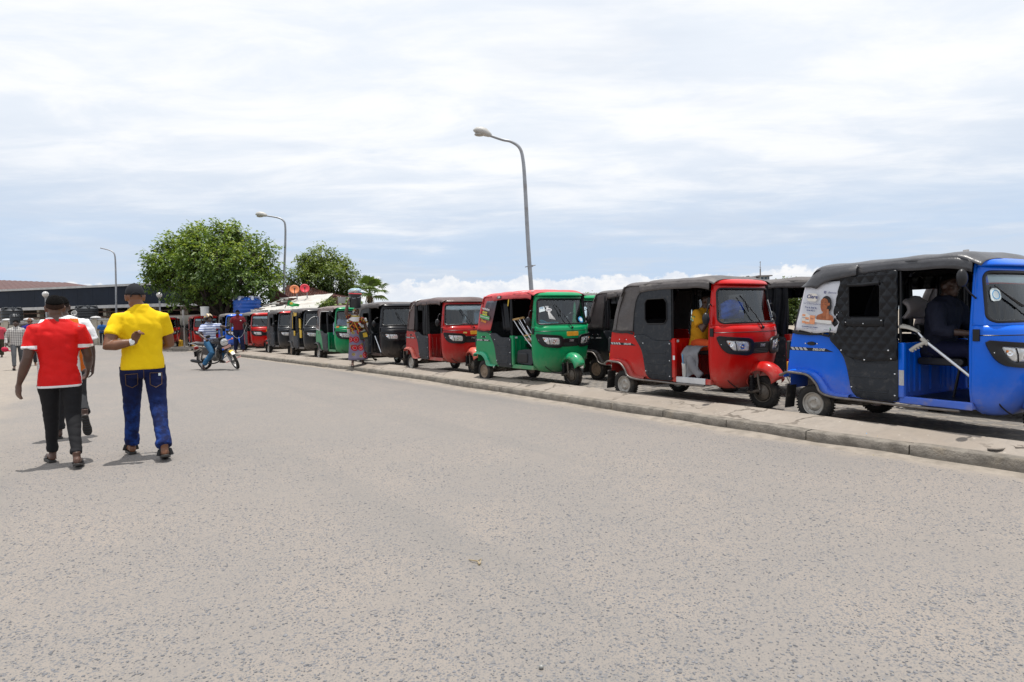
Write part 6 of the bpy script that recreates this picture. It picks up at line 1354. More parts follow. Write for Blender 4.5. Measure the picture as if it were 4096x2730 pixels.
for tx, y_, z_, s_ in (("'S", -.14, 1.345, .05), ('EME!', -.12, 1.295, .045)): place(text_mb(tx, s_, .001), (1.73, y_, z_), (0, 1, 0), (0, 0, 1)).build('lettering', M_WHITE, bg_, smooth=False)
K_JACK = cloth('grey_jacket_cloth', (.20, .20, .215), .8, .12); K_JACK2 = cloth('pale_jacket_lining', (.50, .49, .47), .8)
def jacket():
    t = empty('jacket', (0, 0, 0), 0, 'grey jacket hanging from the driver seat of the red three-wheeler', 'jacket'); t.matrix_world = T2_M
    def fn(u, v):
        x = 1.05+.34*(u if v < .4 else .5+(u-.5)*(1-.75*(v-.4)))
        d = max(0, v-.25); y = -.24-.33*min(v, .35)/.35; L = .40*(1-.25*u)+.05*sin(u*7)
        z = .80+.025*sin(pi*min(1, v*3)) - d*L/.75*1.25
        return V((x+.04*sin(u*4+v*3)+d*.08*(u-.3), y-.03*sin(u*11+v*2.5)*d-.02*noise.noise(V((u*5, v*5, 2))), z+.015*noise.noise(V((u*4, v*4, 7)))))
    mb = MB(); mb.grid(fn, 22, 22); mb.build('jacket_body', K_JACK, t, angle=80, solid=.012)
    mb = MB(); mb.tube(catmull([(1.22, -.55, .68), (1.27, -.57, .58), (1.33, -.56, .49), (1.40, -.545, .43)], 5), [.062]*5+[.056]*5+[.05]*5+[.042], 12); mb.build('jacket_sleeve', K_JACK, t, angle=80)
    mb = MB(); mb.grid(lambda u, v: fn(.02+.22*u+.05*v, .55+.42*v)+V((0, -.022, 0)), 8, 8); mb.build('jacket_lining', K_JACK2, t, angle=80, solid=.006)
    mb = MB(); mb.tube([fn(.10, .35+.05*k)+V((0, -.02, 0)) for k in range(6)], .005, 6); mb.build('blue_piping', M_SKYP, t)
jacket()
# ---- 3: green with the betting advert
T3 = make_tuk('auto_rickshaw', (-.05, 12.9, G), .611, P_GREEN, C_RED, seed=3, style=None, far_curtain=True, tubes=False, rim=M_RIMD, label='green three-wheeler with red printed canopy and two crutches in it', group=GQ, ff=M('scuffed_green_paint2', (.004, .27, .11), .35, 0, .12, 6, 0, 60, .4, .55, (.22, .16, .11), 9), fender=P_LGREEN)
T3_M = Matrix.Translation((-.05, 12.9, G)) @ Matrix.Rotation(.611-pi/2, 4, 'Z')
def ad_mat():
    m = bpy.data.materials.new('faded_printed_sheet'); m.use_nodes = True; k = NT(m.node_tree); b = k.n['Principled BSDF']; P = k.new('ShaderNodeTexCoord').outputs['Object']; sx = k.new('ShaderNodeSeparateXYZ'); k.l.new(P, sx.inputs[0])
    f = k.step(k.math('ADD', sx.outputs[2], k.math('MULTIPLY', k.noise(P, 7, 4), .10)), 1.12, 1.36); c = k.mix(f, (.48, .05, .05, 1), (.10, .055, .065, 1)); c = k.mix(k.step(sx.outputs[2], 1.36, 1.58), c, (.055, .06, .08, 1))
    v = k.new('ShaderNodeTexVoronoi'); v.inputs['Scale'].default_value = 22; k.l.new(P, v.inputs['Vector']); c = k.mix(k.step(v.outputs['Distance'], .10, .05), c, (.5, .5, .5, 1)); k.l.new(c, b.inputs['Base Color']); b.inputs['Roughness'].default_value = .6; return m
q3 = quarter_sheet(T3, ad_mat(), -.655, -.235, .285, .12, .52, 1.055, 1.615, seed=5)
lp = lambda mb, x, z, mat, dy=0, tilt=-.16: lay(mb, x, z, mat, 'lettering', dy-.004, tilt, q3)
lp(text_mb('meridianbet', .068, .0006, .1, .001, .82), .185, 1.462, M_WHITE); lay(flat(rrect(-.085, .085, -.036, .036, .004, 1)), .145, 1.375, M('yellow_print', (.68, .58, .02), .6), 'print_block', -.004, -.12, q3); lp(text_mb('CHEZA', .055, .0006, 0, .001), .145, 1.375, INK, .0015, -.12)
lay(flat(rrect(-.175, .165, -.040, .040, .004, 1)), .140, 1.302, M('green_band_print', (.07, .33, .11), .6), 'print_block', -.005, -.16, q3); lp(text_mb('SHINDA NA AVIATOR', .034, .0006, 0, .0006), .14, 1.300, M_WHITE, .001); lp(text_mb('Uhondo', .075, .0006, .25, .0012, .8), .085, 1.225, M('orange_print', (.80, .34, .02), .6), 0, -.2)
rt = text_mb('meridianbet.co.tz', .125, .001, .12, .002, .95); rt.v = [(1.20+p[0], -.56+p[1]*.62-.0, 1.742+p[1]*.62*.30+p[2]+.012) for p in rt.v]; rt.build('lettering', M_WHITE, T3, smooth=False)
rt = flat(rrect(-.075, .075, -.03, .03, .006, 2)); rt.v = [(.60+p[0], -.642+p[1]*.25, 1.675+p[1]*.9+p[2]) for p in rt.v]; rt.build('print_block', M_BLK, T3, smooth=False); rt = text_mb('TZS', .05, .001, .1, .001); rt.v = [(.60+p[0], -.650+p[1]*.25-p[2], 1.675+p[1]*.9) for p in rt.v]; rt.build('lettering', M_WHITE, T3, smooth=False)
mb = MB(); mb.tube([(.93, -.59, 1.66), (.945, -.60, 1.35), (.94, -.60, .95)], [.022, .03, .02], 8); mb.build('side_curtain', M_CURT, T3); mb = MB(); mb.grid(lambda u, v: V((.42+.22*u+.10*v, -.50+.02*sin(u*8), 1.62-.62*v)), 12, 6); mb.build('side_curtain', M_CURT, T3, solid=.006, angle=80); mb = MB(); mb.tube([(.90, -.625, 1.63), (.895, -.63, 1.58), (.875, -.63, 1.50)], (.016, .006), 6, flat=(0, 1, 0)); mb.build('grab_strap', M_YEL, T3)
mb = MB(); pad(mb, cowl, dens(rrect(-.055, .145, .925, 1.005, .015, 2), .03), .010, inset=.97); po = mb.build('number_plate', M_PLATE, T3); po['label'] = 'orange plate above the grille'
mb = MB(); pad(mb, cowl, dens(rpoly([(-.70,1.36),(-.70,1.45),(-.50,1.47),(-.49,1.385)], .01), .03), .003, inset=.98); s3 = mb.build('windshield_sticker', M_CARD, T3);
mb = MB(); mb.tube([cowl(-.60+.045*cos(a), 1.425+.022*sin(a), .005) for a in [pi*k/10 for k in range(11)]], .003, 5); mb.build('printed_ring', M_SKYP, s3)
mb = MB(); pad(mb, cowl, dens(ellp(.34, 1.215, .085, .055, 28), .05), .004, inset=.98); s4 = mb.build('windshield_sticker', M_SKYP, T3); mb = MB(); pad(mb, cowl, dens(ellp(.34, 1.215, .055, .036, 24), .05), .007, inset=.98); mb.build('printed_disc', M_CARD, s4)
rb_ = MB(); f0 = lambda i: -.48+.115*i/7
rb_mats = []
for i in range(8):
    m_ = MB(); m_.tube([cowl(-.47+.015*i+.0, 1.475, -.004), cowl(-.425+.006*i, 1.43, -.004), cowl(-.40+.004*i, 1.385, -.004), cowl(-.40+.011*i, 1.33, -.004), cowl(-.385+.022*i, 1.245-.003*i, -.004)], .0045, 5); 
    rb_mats.append(m_)
ro = empty('awareness_ribbon', (0, 0, 0), 0, 'white ribbon lettered CNG hanging inside the green windscreen', 'ribbon'); ro.matrix_world = T3_M
for m_ in rb_mats: m_.build('ribbon_strand', M_WHITE, ro)
mb = MB(); pad(mb, lambda s, z, o: cowl(s, z, o-.002), dens(rpoly([(-.47,1.405),(-.43,1.435),(-.32,1.435),(-.28,1.405),(-.32,1.375),(-.43,1.375)], .01), .03), .003, inset=.98); mb.build('ribbon_knot', M_WHITE, ro); cowl_text('CNG', -.375, 1.404, .042, M_NAVYP, ro, 0, .004)
mb = MB(); mb.grid(lambda u, v: cowl(-.72+.55*u, 1.15+(.075-.05*u+.012*sin(u*9))*v, -.02-.05*sin(pi*v)), 18, 6); cl_ = mb.build('folded_cloth', M_TEAL, None, angle=80, solid=.01); cl_.matrix_world = T3_M; tag(cl_, 'teal cloth lying on the dashboard of the green three-wheeler', 'cloth')
def crutches():
    M_WOODG = M('tan_crutch_pad', (.42, .26, .10), .6, 0, .15, 20)
    for k, (dx, dy) in enumerate(((0, 0), (.02, .07))):
        t = empty('underarm_crutch', (0, 0, 0), 0, ('nearer aluminium underarm crutch with a tan pad in the green doorway', 'aluminium underarm crutch behind the other in the green doorway')[k], 'crutch', 'crutches in the green three-wheeler'); t.matrix_world = T3_M @ Matrix.Translation((dx, dy, .012*k)); y = -.578
        mb = MB(); mb.tube([(.97, y, 1.24), (1.19, y, 1.262)], (.022, .020), 10); mb.build('arm_pad', M_WOODG, t); 
        for L in ([(.985, y, 1.235), (1.16, y, 1.06), (1.41, y, .845), (1.555, y, .735)], [(1.165, y, 1.255), (1.36, y, 1.04), (1.535, y, .865), (1.578, y, .76)]): mb = MB(); mb.tube(L, .0105, 8); mb.build('side_tube', M_ALU, t)
        mb = MB(); mb.tube([(1.55, y, .755), (1.575, y, .70), (1.59, y+.03, .62)], .013, 8); mb.build('lower_tube', M_ALU, t); mb = MB(); mb.tube([(1.30, y, .94), (1.45, y, .955)], .014, 8); mb.build('hand_bar', M_WOODG, t)
crutches()
bg2 = MB(); bg2.grid(lambda u, v: V((1.40+.19*sin(pi*v)*cos(2*pi*u)*(1+.15*noise.noise(V((u*6, v*5, 2)))), -.42+.16*sin(pi*v)*sin(2*pi*u), .79+.135*(1-v)**.8*(1+.2*noise.noise(V((u*5, v*4, 8)))))), 20, 10)
bo2 = bg2.build('sack', M('brown_printed_sack', (.33, .20, .13), .7, 0, .45, 9, .4, 12), None, angle=80); bo2.matrix_world = T3_M; tag(bo2, 'brown and teal plastic sack lying on the green driver seat', 'sack'); mb = MB(); mb.ell((1.46, -.40, .885), (.12, .11, .055), 12, 7); mb.build('teal_wrap', M_TEAL, bo2)
mb = MB(); mb.prism(rpoly([(1.04,.42),(1.50,.39),(1.58,.48),(1.56,.66),(1.42,.70),(1.06,.665)], .06), -.57, -.30, 'Y'); sb_ = mb.build('speaker_box', M_DOOR, None, angle=40, bevel=.015); sb_.matrix_world = T3_M; tag(sb_, 'black moulded speaker box on the floor of the green three-wheeler', 'speaker'); mb = MB(); pd_ = side(-.572); pad(mb, pd_, dens(rrect(1.09, 1.40, .44, .62, .04, 3), .04), .012, inset=.93); mb.build('speaker_panel', M_BLK, sb_, angle=40)
mb = MB(); mb.box((.927, -.50, .90), (.003, .08, .035)); mb.build('sticker', M_CARD, T3, smooth=False)
# ---- 4: red with dark brown torn canopy
T4 = make_tuk('auto_rickshaw', (-1.983, 15.82, G), .593, P_RED2, C_DBROWN, seed=4, style='curtain', tubes=False, visor=M_WHITE, fender=P_FADE, ff=P_FADE, roof=C_DBROWN, label='worn red three-wheeler with torn dark brown canopy and loose black curtains', group=GQ)
T4_M = Matrix.Translation((-1.983, 15.82, G)) @ Matrix.Rotation(.593-pi/2, 4, 'Z')
mb = MB(); pad(mb, cowl, dens(rrect(-.03, .14, .92, 1.0, .015, 2), .03), .010, inset=.97); mb.build('number_plate', M_PLATE, T4); mb = MB(); pad(mb, cowl, dens(rrect(-.19, -.10, .945, .985, .01, 2), .03), .006, inset=.97); mb.build('sticker', M('pale_yellow_sticker', (.62, .50, .14), .6), T4)
for k, (x, z, a) in enumerate(((.0, 1.62, .5), (.22, 1.752, .1), (-.10, 1.50, .9))):
    mb = MB(); mb.grid(lambda u, v: V((x+.20*u*cos(a)+.05*v, -.50-.13*v+.02*sin(u*7+k), z+.14*u*sin(a)-.03*v*v+.012*sin(u*9))), 8, 5); mb.build('torn_patch', M_WHITE, T4, angle=80, solid=.004)
sh = MB(); sh.grid(lambda u, v: V((1.56-.05*v+.02*sin(u*6), .28+.26*u+.05*v, 1.42-.30*v+.04*sin(u*pi))), 10, 8); so_ = sh.build('hanging_shirt', cloth('pale_blue_cloth', (.40, .52, .62)), None, angle=80, solid=.02); so_.matrix_world = T4_M; tag(so_, 'pale blue shirt hanging inside the worn red three-wheeler', 'shirt')
# ---- farther vehicles of the front row
T5 = make_tuk('auto_rickshaw', (-3.95, 18.45, G), .60, P_BLACK, C_GREY, seed=6, style='rigid', tubes=False, ff=P_BLACK, deluxe=False, label='glossy black three-wheeler right behind the woman with the bucket', group=GQ, wiper=1, mirror='out', door_mat=M_DOOR)
T5_M = Matrix.Translation((-3.95, 18.45, G)) @ Matrix.Rotation(.60-pi/2, 4, 'Z')
mb = MB(); mb.tube([(1.20, -.59, .86), (1.56, -.58, .42)], .012, 8); cr5 = mb.build('walking_stick', M_ALU, None); cr5.matrix_world = T5_M; tag(cr5, 'thin metal stick leaning in the doorway of the glossy black three-wheeler', 'walking stick')
T6 = make_tuk('auto_rickshaw', (-5.95, 21.2, G), .60, P_GREEN, C_BROWN, seed=7, style='strip', tubes=False, tvs=False, deluxe=False, fender=P_BLACK, mirror='up', label='green three-wheeler with tan canopy edged in white', group=GQ)
T6_M = Matrix.Translation((-5.95, 21.2, G)) @ Matrix.Rotation(.60-pi/2, 4, 'Z')
mb = MB()
mb.tube([(.21, -.645, 1.0), (.225, -.643, 1.15), (.245, -.641, 1.32), (.285, -.641, 1.48), (.33, -.641, 1.56), (.42, -.645, 1.625), (1.58, -.642, 1.60)], .009, 6); mb.tube([(-.29, -.61, 1.045), (0, -.645, 1.03), (.21, -.645, 1.0)], .010, 6); mb.build('white_piping', M_WHITE, T6)
mb = MB(); pad(mb, side(-.625), dens(ellp(.02, 1.30, .07, .17, 24), .05), .01, inset=.95); mb.build('oval_window', M_WIN, T6); mb = MB(); pad(mb, lambda s, z, o: cowl(-s, z, o), dens(rrect(.62, .80, 1.085, 1.13, .015, 2), .04), .018, inset=.9); mb.build('marker_lamp', M_AMB, T6)
T7 = make_tuk('auto_rickshaw', (-7.75, 23.7, G), .59, P_GREY, C_GREY, seed=8, style='curtain', tubes=False, deluxe=False, ff=P_GREY, label='dark grey three-wheeler with yellow padding inside its doorway', group=GQ, mirror='up', roof=P_BLACK, rim=M_RIMD)
for nm, P4 in (('yellow_padding', [(1.02,-.56,1.42),(1.20,-.56,1.40),(1.19,-.56,1.05),(1.0,-.56,1.07)]), ('yellow_padding', [(1.06,-.565,1.03),(1.30,-.565,1.0),(1.28,-.565,.72),(1.08,-.565,.72)]), ('yellow_padding', [(.30,-.60,1.60),(.34,-.60,1.60),(.30,-.60,1.05),(.24,-.60,1.05)]), ('yellow_padding', [(.45,-.60,1.66),(.9,-.60,1.66),(.85,-.60,1.52),(.5,-.60,1.50)]), ('yellow_bag', [(.62,-.655,.97),(.75,-.655,.97),(.76,-.655,.80),(.62,-.655,.79)])):
    mb = MB(); mb.loft([P4, [(p[0], p[1]-.035, p[2]) for p in P4]]); mb.build(nm, M_YEL, T7, bevel=.01)
mb = MB(); mb.tube([cowl(-.70+.55*cos(a)*.0+1.0*u, 1.17+.30*sin(pi*min(1, u*1.0))*1.0, .006) for u, a in [(k/16, 0) for k in range(17)]], .008, 6); mb.build('white_arc', M_WHITE, T7)
T8 = make_tuk('auto_rickshaw', (-9.5, 26.0, G), .59, P_GREY, C_GREY, seed=9, style='rigid', tubes=False, deluxe=False, fender=P_GREY, roof=P_RED, mirror='out', rim=M_RIM, label='dark grey three-wheeler with a red strip above its windscreen', group=GQ)
T9 = copy_tree(T4, None, skip=('torn_patch', 'sticker', 'canopy')); T9.location = (-11.75, 28.8, G); T9.rotation_euler = (0, 0, .60-pi/2); T9['label'] = 'red three-wheeler with grey canopy beside the man in maroon'; 
for ch in kids(T9):
    if ch.name.startswith(('number_plate', 'rear_fender')): pass
remat(T9, {C_DBROWN: P_RED, P_RED2: P_RED, P_FADE: P_RED2}); canopy(T9, C_LGREY, 19)
def far_copy(src, loc, yaw, label, mp, group=GQ, skip=()):
    c = copy_tree(src, None, skip); c.location = loc; c.rotation_euler = (0, 0, yaw-pi/2); c['label'] = label; c['group'] = group; remat(c, mp); return c
PLAIN = ('walking_stick', 'number_plate')
T10 = far_copy(T5, (-14.0, 31.3, G), .60, 'blue three-wheeler with pale canopy half hidden by the man in maroon', {P_BLACK: P_BLUE, C_GREY: C_LGREY})
T11 = far_copy(T9, (-17.5, 35.2, G), .60, 'red three-wheeler with faded pink canopy behind the motorbike rider', {C_LGREY: C_PINK})
T12 = far_copy(T5, (-20.7, 37.3, G), .50, 'red three-wheeler at the far end of the queue beside the yellow polo', {P_BLACK: P_RED, C_GREY: C_LGREY})
far_copy(T5, (-22.4, 40.6, G), .55, 'last red three-wheeler of the queue mostly hidden behind the yellow polo', {P_BLACK: P_RED2, C_GREY: C_GREY})
# ---- second row
R2A = far_copy(T5, (.93, 15.25, G), .60, 'green three-wheeler in the second row behind the red canopy', {P_BLACK: P_GREEN, C_GREY: C_GREY}, G2)
R2B = make_tuk('auto_rickshaw', (2.19, 12.75, G), .60, P_BLACK, C_GREY, seed=12, style='curtain', label='black three-wheeler in the second row between the green and the red', group=G2, rim=M_RIMD, far_curtain=True)
R2C = far_copy(R2B, (3.95, 10.45, G), .72, 'red three-wheeler in the second row with black curtains beside the white advert', {P_BLACK: P_RED2, C_GREY: C_GREY}, G2)
far_copy(R2B, (5.75, 7.95, G), .50, 'black three-wheeler in the second row hidden behind the nearest blue one', {P_BLACK: P_BLACK, C_GREY: C_GREY}, G2)
far_copy(T5, (-.55, 18.1, G), .60, 'dark three-wheeler in the second row behind the worn red one', {}, G2)
far_copy(T5, (-2.2, 20.9, G), .60, 'dark red three-wheeler in the second row behind the glossy black one', {P_BLACK: P_RED2, C_GREY: C_DBROWN}, G2)
far_copy(T5, (-3.9, 23.6, G), .60, 'blue three-wheeler in the second row behind the tan canopy', {P_BLACK: P_BLUE, C_GREY: C_GREY}, G2)
# ---- parked at the far left
GL = 'three-wheelers parked beyond the road on the left'
far_copy(T9, (-35.0, 51.0, .02), 1.75, 'red three-wheeler with grey canopy behind the man in the blue shirt', {C_LGREY: C_GREY}, GL); far_copy(T5, (-34.6, 44.6, .02), 1.2, 'dark three-wheeler with grey canopy between the plaid shirt and the red jersey', {}, GL); far_copy(T5, (-37.2, 47.0, .02), 1.2, 'dark three-wheeler parked by the low wall at the far left', {P_BLACK: P_GREY}, GL); far_copy(T9, (-29.5, 47.6, .02), 1.7, 'red three-wheeler by the wall just left of the yellow polo sleeve', {C_LGREY: C_LGREY}, GL)
# ================================================================ everyone else
def mat_plaid(name, base, line, sx_=34, sz_=34):
    m = cloth(name, base); k = NT(m.node_tree); b = k.n['Principled BSDF']; P = k.new('ShaderNodeTexCoord').outputs['Object']; s = k.new('ShaderNodeSeparateXYZ'); k.l.new(P, s.inputs[0])
    w = lambda o, f, th: k.math('GREATER_THAN', k.math('SINE', k.math('MULTIPLY', o, f)), th)
    fx, fz = w(s.outputs[0], sx_*pi, .25), w(s.outputs[2], sz_*pi, .25); c = k.mix(k.math('MULTIPLY', k.math('ADD', fx, fz), .45), base+(1,), line+(1,)); k.l.new(c, b.inputs['Base Color']); return m
def mat_stripe(name, base, line, f=46, th=.35):
    m = cloth(name, base); k = NT(m.node_tree); b = k.n['Principled BSDF']; P = k.new('ShaderNodeTexCoord').outputs['Object']; s = k.new('ShaderNodeSeparateXYZ'); k.l.new(P, s.inputs[0])
    c = k.mix(k.math('GREATER_THAN', k.math('SINE', k.math('MULTIPLY', k.math('ADD', s.outputs[2], k.math('MULTIPLY', k.noise(P, 4), .03)), f*pi)), th), base+(1,), line+(1,)); k.l.new(c, b.inputs['Base Color']); return m
def mat_kanga():
    m = cloth('patterned_wrap', (.16, .14, .21)); k = NT(m.node_tree); b = k.n['Principled BSDF']; P = k.new('ShaderNodeTexCoord').outputs['Object']; s = k.new('ShaderNodeSeparateXYZ'); k.l.new(P, s.inputs[0]); c = (.16, .14, .21, 1)
    def dist(cx, cz):
        a = k.math('SUBTRACT', s.outputs[0], cx); d = k.math('SUBTRACT', s.outputs[2], cz); return k.math('SQRT', k.math('ADD', k.math('MULTIPLY', a, a), k.math('MULTIPLY', d, d)))
    for cx, cz in ((.13, .99), (-.02, .97), (-.19, 1.0), (-.13, .86), (.06, .82), (-.10, .64), (.19, .60), (.17, .36), (-.03, .30), (-.24, .52), (.20, .80), (.02, .58)):
        d = dist(cx, cz); c = k.mix(k.math('LESS_THAN', d, .042), c, (.30, .22, .05, 1)); c = k.mix(k.math('LESS_THAN', d, .026), c, (.05, .04, .05, 1)); c = k.mix(k.math('LESS_THAN', d, .012), c, (.45, .36, .10, 1))
    for cx, cz in ((.235, .80), (.125, .55), (-.045, .55), (-.175, .33), (-.23, .82), (.07, .79), (-.06, 1.02)):
        d = dist(cx, cz); c = k.mix(k.math('LESS_THAN', d, .092), c, (.30, .006, .012, 1)); c = k.mix(k.math('LESS_THAN', d, .056), c, (.52, .45, .45, 1)); c = k.mix(k.math('LESS_THAN', d, .050), c, (.34, .006, .012, 1)); c = k.mix(k.math('LESS_THAN', d, .024), c, (.55, .012, .015, 1))
    k.l.new(c, b.inputs['Base Color']); return m
def mat_blotch(name, cols, scale):
    m = cloth(name, cols[0]); k = NT(m.node_tree); b = k.n['Principled BSDF']; P = k.new('ShaderNodeTexCoord').outputs['Object']; c = cols[0]+(1,)
    for i, q in enumerate(cols[1:]): c = k.mix(k.step(k.noise(k.mapping(P, loc=(i*3.3, i*1.7, 0)), scale, 2, .4), .56, .60), c, q+(1,))
    k.l.new(c, b.inputs['Base Color']); return m
K_GREYT = cloth('grey_trouser_cloth', (.075, .078, .085)); K_PINK = cloth('pink_cotton', (.48, .06, .09)); K_OLIVE = cloth('olive_cotton', (.055, .05, .035)); K_BLUE = cloth('blue_cotton', (.02, .09, .26)); K_RBLUE = cloth('royal_blue_cotton', (.015, .012, .16)); K_LBLUE = cloth('light_blue_jeans', (.03, .11, .22), .85, .35); K_SKYS = cloth('pale_blue_shirt', (.30, .34, .46)); K_MUST = cloth('mustard_jersey', (.58, .27, .012)); K_ORT = cloth('orange_track_cloth', (.60, .085, .02)); K_DARKN = cloth('dark_navy_shirt', (.012, .014, .028)); K_VEST = cloth('white_vest', (.62, .62, .66))
# ---- woman with the bucket on her head
WL = (-4.33, 17.35, .13)
def woman_parts(p, H, HM, j, T):
    sk = MB(); rows = [(1.07, .150, .125), (1.00, .185, .150), (.90, .205, .165), (.70, .228, .190), (.45, .255, .225), (.25, .280, .258), (.19, .285, .265)]; n = 48
    def ring(z, a, d):
        return [V((a*cos(2*pi*k/n)*(1+.06*sin(5*2*pi*k/n)*max(0, (1.0-z))), (.02+.07*max(0, 1.0-z))+d*sin(2*pi*k/n)*(1+.07*cos(6*2*pi*k/n)*max(0, (1.0-z))), z)) for k in range(n)]
    sk.loft([ring(*r) for r in rows], caps=False); sk.build('wrap_skirt', mat_kanga(), p, angle=80, solid=.006)
    scf = mat_stripe('striped_shawl', (.60, .58, .57), (.38, .26, .02), 11, .74)
    o = scalp('headscarf', p, scf, H, HM, rad=(.092, .112, .120), lim=(46, 118, 140), th=.006)
    sh = MB(); c0 = V((0, -.01, 1.50))
    def cape(u, v):
        a = 2*pi*u; k = v; rx = .085+.155*k**.8; ry = .088+.095*k; front = max(0, sin(a)); left = max(0, -cos(a)); z = 1.525-.13*k-.26*k*front**2*(.35+.65*left)-.24*k*left-.10*k*max(0, -sin(a))
        return V((rx*cos(a)+.004*sin(9*a), ry*sin(a)+.010+.012*sin(7*a)*k, z))
    sh.grid(cape, 40, 10); sh.build('shawl', scf, p, angle=80, solid=.008)
    dr = MB(); dr.grid(lambda u, v: V((-.20-.20*v+(u-.5)*(.16+.10*v), .10-.14*u+.03*sin(u*9)-.02*v, 1.43-.56*v-.04*u)), 14, 12); dr.build('shawl_end', scf, p, angle=80, solid=.008)
    bk = MB(); bk.grid(lambda u, v: V((.08+.15*u, -.13-.02*v, 1.33-.40*v+.05*u)), 8, 8); bk.build('shawl_back', scf, p, angle=80, solid=.008)
    nb = MB(); nb.tube([T((-.07, .115, 1.40)), T((0, .135, 1.375)), T((.08, .12, 1.39))], .018, 8); nb.build('yellow_band', M_YEL, p)
PO = mat_blotch('floral_blouse', [(.014, .012, .012), (.50, .09, .015), (.45, .25, .03), (.30, .015, .02)], 17)
WOM = person('person', WL, R(150), 'woman in a headscarf and patterned wrap carrying a black bucket on her head', scale=.93, skin_m=S1, bw=1.3, look=(R(8), R(-2), 0), face=True, hair=None, vox=.010,
    J=dict(elR=(.285, .03, 1.60), wrR=(.235, .05, 1.90), elL=(-.30, .02, 1.13), wrL=(-.40, .12, .92), kneeR=(.13, .12, .50), ankR=(.20, .22, .09), kneeL=(-.12, -.02, .50), ankL=(-.20, -.08, .09), shR=(.18, -.005, 1.43), head=(-.01, .03, 1.595)),
    hands=dict(R=dict(d=(-.25, .05, 1), n=(-1, .1, 0), th=(0, .8, .3), curl=.35), L=dict(d=(-.2, .2, -1), n=(.9, 0, 0), th=(.2, .9, 0), curl=.4)),
    feet=dict(R=dict(heel=(.20, .165, .024), toe=(.25, .39, .024)), L=dict(heel=(-.20, -.13, .024), toe=(-.26, .09, .024))),
    shirt=dict(mats=[PO], k=1.10, hem=.98, sleeve=.55, sr=.078, wr=.007, rows=[(.98, .165, .125), (1.10, .168, .125), (1.22, .178, .14), (1.32, .182, .15), (1.39, .168, .118), (1.435, .14, .092), (1.475, .10, .074), (1.50, .068, .062)]), parts=[woman_parts])
def on(par_loc, heading, sc, q): 
    return V(par_loc)+Matrix.Rotation(-heading, 3, 'Z') @ (V(q)*sc)
bp_ = on(WL, R(150), .93, (.02, .03, 1.735)); bu = empty('bucket', bp_, 0, 'black plastic bucket with a red rim balanced on the woman head', 'bucket'); bu.rotation_euler = (.03, .06, 0)
M_BUCK = M('black_bucket_plastic', (.018, .020, .023), .45, 0, .2, 4)
mb = MB(); mb.lathe([(.001, 0), (.148, 0), (.152, .01), (.166, .33), (.172, .335), (.172, .36), (.168, .385), (.160, .385), (.155, .34), (.14, .05), (.001, .04)], 'Z', n=30); mb.build('bucket_body', M_BUCK, bu, angle=40)
mb = MB(); mb.lathe([(.160, .38), (.178, .378), (.180, .395), (.172, .405), (.158, .40)], 'Z', n=30); mb.build('rim', M('red_rim_plastic', (.55, .02, .03), .4), bu, angle=60)
mb = MB(); mb.tube([(.172, 0, .345), (.15, -.10, .30), (.0, -.178, .26), (-.15, -.10, .30), (-.172, 0, .345)], .004, 6); mb.build('handle', M_CHR, bu)
bgp = bp_+V((0, 0, .40)); bb = MB()
def bagf(u, v): 
    a = 2*pi*u; r = (.17*sin(pi*(.08+.84*v))**.6+.03*noise.noise(V((cos(a)*2, sin(a)*2, v*3)))); return V((r*cos(a)*1.08-.02*(1-v)+.03*v, r*sin(a)*.95, -.01+.15*v+.02*noise.noise(V((cos(a)*3, sin(a)*3, v*2+5)))))
def film():
    m = bpy.data.materials.new('blue_plastic_film'); m.use_nodes = True; k = NT(m.node_tree); b = k.n['Principled BSDF']; b.inputs['Base Color'].default_value = (.45, .62, .74, 1); b.inputs['Roughness'].default_value = .25; b.inputs['Alpha'].default_value = .62; return m
bb.grid(bagf, 26, 14); bb.ell((.20, .02, .03), (.10, .05, .02), 10, 5); bo_ = bb.build('plastic_bag', film(), None, angle=80); bo_.location = bgp; tag(bo_, 'pale blue plastic bag of bottles on top of the bucket', 'plastic bag')
for k, (q, d) in enumerate((((-.07, .03, .05), (.9, .1, .12)), ((.02, -.04, .06), (.8, .5, .1)), ((-.02, .06, .07), (.7, -.6, .2)))):
    d = V(d).normalized(); bt = MB(); c = bgp+V(q); bt.tube([c-d*.09, c-d*.085, c+d*.04, c+d*.075, c+d*.095], [.02, .033, .033, .014, .013], 10); o = bt.build('bottle', M('yellowish_bottle', (.50, .42, .16), .2, 0, .1, 8, 0, 60, .5), None); tag(o, ('leftmost small bottle in the blue bag on the bucket', 'small bottle in the middle of the blue bag on the bucket', 'rearmost small bottle in the blue bag on the bucket')[k], 'bottle', 'bottles in the bag on the bucket'); cp_ = MB(); cp_.tube([c+d*.092, c+d*.112], .016, 8); cp_.build('bottle_cap', M_BLUEB, o)
hb_ = on(WL, R(150), .93, (-.15, .19, .92)); hbag = empty('handbag', hb_, -R(150), 'dark green patterned handbag hanging at the woman hip', 'handbag'); mb = MB(); mb.prism(rpoly([(-.13,-.11),(.10,-.14),(.12,.09),(-.08,.13)], .04), -.035, .035, 'Y'); mb.build('bag_body', M('dark_green_leather', (.03, .035, .025), .5, 0, .3, 8), hbag, angle=50, bevel=.012); mb = MB(); mb.prism(rpoly([(-.12,-.05),(.0,-.07),(.02,.05),(-.09,.07)], .02), .035, .042, 'Y'); mb.build('patterned_pocket', M_YEL, hbag)
mb = MB(); mb.tube(catmull([(.10, -.02, .08), (.20, -.0, .28), (.25, -.10, .46), (.24, -.2, .52)], 5), .008, 6); mb.build('strap', M_YEL, hbag)
